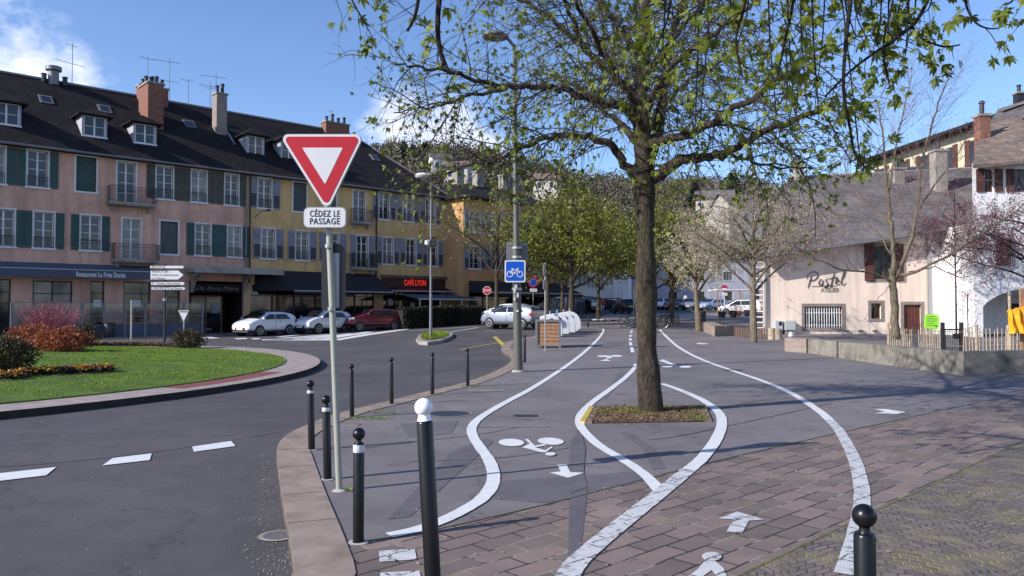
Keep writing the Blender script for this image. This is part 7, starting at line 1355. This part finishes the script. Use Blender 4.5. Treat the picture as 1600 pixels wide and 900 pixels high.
# bare tree behind the low wall
o = thing('tree', 'slender bare tree with pale trunk behind the low wall, purple twigs at its top', 'tree', (W(1400, 520, 28.5).x, 28.5, .05)); b0 = Vector(o.location); T = Tree(); BY = 28.5
for pts, r0, r1, c in (([(1399, 530, BY), (1398, 480, BY), (1396, 440, BY), (1394, 420, BY)], .21, .17, 0), ([(1396, 430, BY), (1395, 380, BY), (1390, 330, BY), (1384, 270, BY), (1380, 215, BY), (1372, 160, BY)], .14, .03, 1), ([(1396, 440, BY), (1410, 410, BY), (1425, 370, BY), (1434, 320, BY), (1440, 260, BY), (1452, 210, BY), (1470, 150, BY), (1490, 110, BY)], .13, .025, 1),
    ([(1395, 440, BY), (1360, 425, BY-.3), (1310, 420, BY-.6), (1270, 400, BY-.8), (1240, 385, BY-1)], .07, .02, 1), ([(1400, 430, BY), (1430, 425, BY-.3), (1470, 405, BY-.5), (1520, 375, BY-.8), (1570, 340, BY-1), (1610, 315, BY-1)], .085, .03, 1), ([(1420, 425, BY-.2), (1460, 418, BY), (1500, 432, BY+.2), (1540, 425, BY+.3)], .04, .015, 1), ([(1392, 350, BY), (1360, 320, BY+.5), (1335, 290, BY+.8), (1310, 240, BY+1)], .055, .015, 1), ([(1432, 330, BY), (1460, 290, BY+.5), (1490, 250, BY+.8), (1520, 200, BY+1)], .055, .015, 1), ([(1388, 300, BY), (1400, 230, BY-.5), (1415, 160, BY-.8), (1425, 110, BY-1)], .055, .015, 1), ([(1393, 400, BY), (1370, 360, BY+.3), (1340, 340, BY+.6), (1290, 330, BY+.9)], .045, .012, 1), ([(1394, 440, BY), (1370, 470, BY-.2), (1350, 500, BY-.3)], .02, .008, 0)):
    S = limb(T, pts, r0*.72, r1*.7, 10)
    if c: children(T, S[4:], None, [(.17, .9, 2.3, .5, .10, -.03, .06, .010), (.13, .5, 1.3, .45, .13, -.04, .05, .0045)], 0)
T.big.build('trunk', M['bark_pale'], o, smooth=True, world=True).modifiers.clear(); tw = T.twig_mesh('twigs', M['twig_pale'], None); tw.parent = o; tw.location = -b0; lf = leaves(T, 'buds', 'twig_red', None, 2, .05, 0, .5); lf.parent = o; lf.location = -b0
# purple leaved plum trees at the right
def plum(label, px, Y, H, r, z0, n_, keep, sz_=.09, tr=.12): return tree(label, bp(px, Y), H, r, z0, tr, 'bark_dark', 'twig', 'leaf_purple', n_, 7, sz_, [(.16, .6, 1.6, .6, .15, .03, .05, .010), (.11, .3, .8, .6, .17, .03, .05, .0045)], keep, upright=.4, name='plum_tree')
plum('purple leaved plum tree before the white house at the right edge', 1632, 30, 7.0, 4.4, 2.5, 17, .55, .07); 
T0 = plum('smaller purple twigged plum tree between the slate roof and white house', 1494, 36.5, 7.2, 2.3, 3.4, 13, .5, .065, .05)
# sapling inside the fence
tree('tiny leafless sapling behind the paling fence', bp(1512, 30), 2.2, .6, .5, .02, 'bark_pale', 'twig', 'twig_red', 6, 2, .05, [(.12, .2, .5, .5, .1, -.03, 0, .004)], .6, name='sapling')
# hedge in front of the cafes
def bush(label, px, Y, rx, ry, rz_, mat, n, size, name='shrub', cat='shrub', dz=0, group=None, aspect=.35, base=None, twigm=None):
    b = base or bp(px, Y, dz); o = thing(name, label, cat, b, 0, group); blob(o, 'foliage', mat, (0, 0, rz_*.85), (rx, ry, rz_), n, size, .5, aspect=aspect); q = MB()
    for i in range(7): a = i*.9; q.tube([(0, 0, -.1), (math.cos(a)*rx*.3, math.sin(a)*ry*.3, rz_*.6), (math.cos(a)*rx*.6, math.sin(a)*ry*.6, rz_*1.1)], [.03, .02, .006], 5)
    q.build('stems', M[twigm or 'bark_dark'], o); return o
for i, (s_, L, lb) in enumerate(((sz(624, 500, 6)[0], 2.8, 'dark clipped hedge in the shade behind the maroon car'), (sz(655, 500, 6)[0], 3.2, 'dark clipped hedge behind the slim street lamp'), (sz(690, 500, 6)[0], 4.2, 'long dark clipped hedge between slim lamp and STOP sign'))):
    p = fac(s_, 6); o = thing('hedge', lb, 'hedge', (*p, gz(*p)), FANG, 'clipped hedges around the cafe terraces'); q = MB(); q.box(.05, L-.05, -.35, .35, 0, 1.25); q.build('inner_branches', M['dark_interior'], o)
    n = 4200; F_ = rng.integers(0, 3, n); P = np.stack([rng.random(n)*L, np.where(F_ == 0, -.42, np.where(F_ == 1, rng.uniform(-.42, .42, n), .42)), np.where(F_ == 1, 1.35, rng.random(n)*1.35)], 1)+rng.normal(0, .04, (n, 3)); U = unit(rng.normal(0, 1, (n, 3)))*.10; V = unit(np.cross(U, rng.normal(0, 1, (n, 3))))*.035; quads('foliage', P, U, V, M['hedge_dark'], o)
# roundabout planting
def ib(px, py): c = G(px, py, .2); d = math.hypot(c.x-RC.x, c.y-RC.y); return Vector((c.x, c.y, .03+.30*max(0, 1-(d/(RR-1.02))**2)))
bush('rounded orange red shrub left of two in the middle of the roundabout', 0, 0, .85, .8, .46, 'leaf_shrub_red', 6500, .07, base=ib(52, 550)); bush('rounded orange red shrub right of two in the middle of the roundabout', 0, 0, .82, .8, .42, 'leaf_shrub_red', 6500, .07, base=ib(98, 552))
bush('dark reddish shrub cut off by the left picture edge on the roundabout', 0, 0, .75, .8, .46, 'leaf_dark', 6000, .065, base=ib(-8, 584)); bush('low dark brown shrub under the small give way sign', 0, 0, .62, .6, .42, 'leaf_dark', 4200, .06, base=ib(294, 538))
bush('small dark shrub right of the orange shrubs on the roundabout', 0, 0, .6, .6, .5, 'leaf_dark', 1500, .09, base=ib(134, 530))
o = thing('shrub', 'upright shrub with thin crimson twigs behind the orange shrubs', 'shrub', ib(80, 537)); T = Tree()
for i in range(190):
    a = rng.random()*2*PI; r_ = rng.random()**.6; p = path((math.cos(a)*.35*r_, math.sin(a)*.25*r_, 0), (math.cos(a)*.9*r_, math.sin(a)*.5*r_, 1.2), rng.uniform(1.3, 2.0), 5, .06, -.01, .03); T.twig(p, .009, .004)
    for j in range(3): q = path(p[2+j], (rng.normal(0, .6), rng.normal(0, .6), 1), rng.uniform(.2, .5), 3, .1, 0); T.twig(q, .006, .003); T.leaf.append((q[-1], q[-1]-q[-2]))
T.twig_mesh('twigs', M['twig_red'], o); leaves(T, 'buds', 'twig_red', o, 3, .05, -.2)
def flowerbed(label, pxs, rad, n):
    c = [ib(*p) for p in pxs]; o = thing('flower_bed', label, 'flower bed', c[0]); base = np.array(c[0]); cen = np.array([list(np.array(q)-base) for q in c])
    q = MB()
    for v in cen: q.lathe([(rad*1.25, -.02), (rad*1.05, .03), (.02, .06)], c=tuple(v), n=12)
    q.build('soil', M['soil'], o)
    def pts(m, h): i = rng.integers(0, len(cen), m); t = rng.random(m); j = np.minimum(i+1, len(cen)-1); P = cen[i]*(1-t[:, None])+cen[j]*t[:, None]; return P+np.stack([rng.normal(0, rad*.5, m), rng.normal(0, rad*.4, m), rng.uniform(.02, h, m)], 1)
    P = pts(n, .12); U = unit(rng.normal(0, 1, P.shape)+[0, 0, .5])*.07; quads('foliage', P, U, unit(np.cross(U, rng.normal(0, 1, P.shape)))*.02, M['hedge_dark' if True else 'olive'], o)
    for mt, nn in (('flower_yellow', .16), ('flower_orange', .13), ('flower_purple', .16)):
        m = int(n*nn/4)+6; C = pts(m, .10); C[:, 2] += .08; C = np.repeat(C, 5, 0); U = unit(rng.normal(0, 1, C.shape)*[1, 1, .35]+[0, -.25, .2])*.06; quads('blossoms', C, U, unit(np.cross(U, [[0, .5, 1.0]]))*.03, M[mt], o)
flowerbed('bed of yellow and purple pansies near the front of the roundabout lawn', [(0, 592), (20, 590), (40, 586), (60, 585), (85, 584), (110, 582), (135, 581), (160, 579)], .28, 4200)
flowerbed('strip of orange pansies at the back of the roundabout lawn', [(130, 535), (150, 534), (165, 534), (200, 534.5), (225, 534.5), (250, 535), (275, 536)], .3, 2600)
# ---------------------------------------------------------------- hill with its wood, conifers and houses
hp = [(-160, 300, 200), (0, 270, 200), (200, 265, 205), (400, 262, 210), (560, 258, 215), (620, 250, 220), (700, 247, 225), (760, 258, 230), (830, 272, 240), (900, 292, 250), (960, 300, 250), (1030, 300, 250), (1090, 304, 245), (1160, 306, 235), (1230, 315, 225), (1400, 330, 215), (1700, 330, 210)]
mb = MB(); vs = []; cols_ = len(hp); rowsn = 9
HX = []
for px, py, Y in hp:
    top = W(px, py, Y); x0 = W(px, 481, Y).x; zt = top.z
    for r_ in range(rowsn+1): t = r_/rowsn; Yr = 132+(Y-132)*t; vs.append((x0*(.75+.25*t) if True else x0, Yr, 1.5+(zt-1.5)*(t**1.15)))
    for Yr, zf in ((Y+40, .92), (Y+120, .5)): vs.append((x0*1.1, Yr, zt*zf))
m2 = rowsn+3
for i in range(cols_-1):
    for j in range(m2-1): mb.add([], []); mb.f.append((i*m2+j, (i+1)*m2+j, (i+1)*m2+j+1, i*m2+j+1)); mb.m.append(0)
mb.v = vs; simple('hill_ground', (.10, .095, .07), .95, var=.3, vs=.08); mb.build('hill', M['hill_ground'], smooth=True)['kind'] = 'structure'
V = np.array(vs).reshape(cols_, m2, 3)
def hill_pt(u, v): # u along 0..cols-1, v 0..rowsn
    i = np.clip(u.astype(int), 0, cols_-2); fu = (u-i)[:, None]; j = np.clip(v.astype(int), 0, m2-2); fv = (v-j)[:, None]; return (V[i, j]*(1-fu)+V[i+1, j]*fu)*(1-fv)+(V[i, j+1]*(1-fu)+V[i+1, j+1]*fu)*fv
def wood(name, ncl, nper, rad, size, mat, seed, z0=0):
    u = rng.uniform(3.2, cols_-2.5, ncl); v = rng.uniform(1.5, rowsn+.4, ncl); C = hill_pt(u, v); C = np.repeat(C, nper, 0); rr_ = np.repeat(rng.uniform(.6, 1.3, (ncl, 1)), nper, 0); d = unit(rng.normal(0, 1, C.shape)); P = C+d*rr_*np.array([rad, rad, rad*1.1])*(rng.random((len(C), 1))**.4)+np.array([0, 0, rad*.9]); U = unit(rng.normal(0, 1, C.shape)+[0, 0, .6])*size; return quads(name, P, U, unit(np.cross(U, rng.normal(0, 1, C.shape)))*size*.35, M[mat])
wood('distant_wood', 2000, 150, 3.4, .65, 'far_wood', 1)['kind'] = 'stuff'; wood('distant_wood', 600, 150, 3.0, .65, 'far_green', 2)['kind'] = 'stuff'
def conifer(label, px, ptop, Y, H, name='conifer_tree'):
    t = W(px, ptop, Y); o = thing(name, label, 'conifer', (t.x, t.y, t.z-H), 0, 'dark conifers on the hill crest'); q = MB(); q.tube([(0, 0, -1), (0, 0, H*.95)], [.35, .05], 7); q.build('trunk', M['bark_dark'], o); n = 2600; tt = rng.random(n)**.7; z = H*(1-tt*.85); r_ = H*.22*tt*rng.random(n)**.4*(1+.25*np.sin(z*3)); a = rng.random(n)*2*PI; P = np.stack([r_*np.cos(a), r_*np.sin(a), z], 1); U = np.stack([np.cos(a), np.sin(a), rng.uniform(-.5, .1, n)], 1)*rng.uniform(.5, 1.2, (n, 1)); quads('crown', P, U, unit(np.cross(U, rng.normal(0, 1, U.shape)))*.2, M['conifer'], o)
for px, pt, Y, H, lb in ((631, 221, 212, 13, 'broad dark conifer on the hill crest, leftmost of the group'), (646, 226, 214, 12, 'narrow pointed conifer on the hill crest, second from left'), (664, 222, 216, 14, 'dark conifer on the hill crest right of the narrow one'), (697, 227, 218, 12, 'dark conifer on the hill crest, rightmost of the left group'), (812, 246, 232, 12, 'dark conifer on the hill behind the tall lamp post'), (838, 258, 232, 10, 'flat topped conifer on the hill right of the lamp post'), (1145, 265, 190, 16, 'lone spruce rising above the blossom trees right of the big trunk'), (1086, 284, 200, 9, 'small conifer left of the lone spruce on the hill')): conifer(lb, px, pt, Y, H)
def hill_house(label, px, py, Y, w, d, h, wall, roofm, ang=0, nw=3):
    p = W(px, py, Y); o = thing('hill_house', label, 'house', (p.x, p.y, p.z), ang); q = MB(); q.add([(-w/2, 0, -6), (w/2, 0, -6), (w/2, d, -6), (-w/2, d, -6), (-w/2, 0, h), (w/2, 0, h), (w/2, d, h), (-w/2, d, h)], [(0, 1, 5, 4), (1, 2, 6, 5), (2, 3, 7, 6), (3, 0, 4, 7)]); q.add([(-w/2, 0, h), (-w/2, d, h), (-w/2, d/2, h+d*.32)], [(0, 2, 1)]); q.add([(w/2, 0, h), (w/2, d, h), (w/2, d/2, h+d*.32)], [(0, 1, 2)]); q.build('wall', M[wall], o)
    r = MB(); e = .6; z = h+d*.34; r.add([(-w/2-e, -e, h-.3), (w/2+e, -e, h-.3), (w/2+e, d/2, z), (-w/2-e, d/2, z), (w/2+e, d+e, h-.3), (-w/2-e, d+e, h-.3)], [(0, 1, 2, 3), (3, 2, 4, 5)]); r.build('roof', M[roofm], o)
    for i in range(nw):
        for zz in ([.8, 3.6] if h > 5 else [.9]):
            x = -w/2+w*(i+.5)/nw; f = MB(); f.box(x-.55, x+.55, -.06, .02, zz, zz+1.5); a = f.build('window', M['white_frame'], o); g = MB(); g.box(x-.45, x+.45, -.09, -.06, zz+.1, zz+1.4); g.build('pane', M['glass_dark'], a)
for a in (('white gabled house high on the hill left of the tall lamp', 690, 268, 200, 5, 5, 3.6, 'white_render', 'slate_grey', .3, 2), ('pale house on the hill under the conifers', 712, 282, 190, 6, 5, 3.6, 'pale_render', 'tile_brown', -.2, 2), ('cream hill house with brown roof right of the lamp post', 852, 300, 185, 6, 5, 3.4, 'pale_render', 'tile_brown', -.3, 2),
          ('white modern house on the hill right of the big trunk', 1115, 332, 175, 8, 6, 3.5, 'pale_render', 'slate_grey', -.35), ('pale house below the lone spruce on the slope', 1165, 350, 165, 8, 7, 4.5, 'pale_render', 'slate_grey', .25)): hill_house(*a)
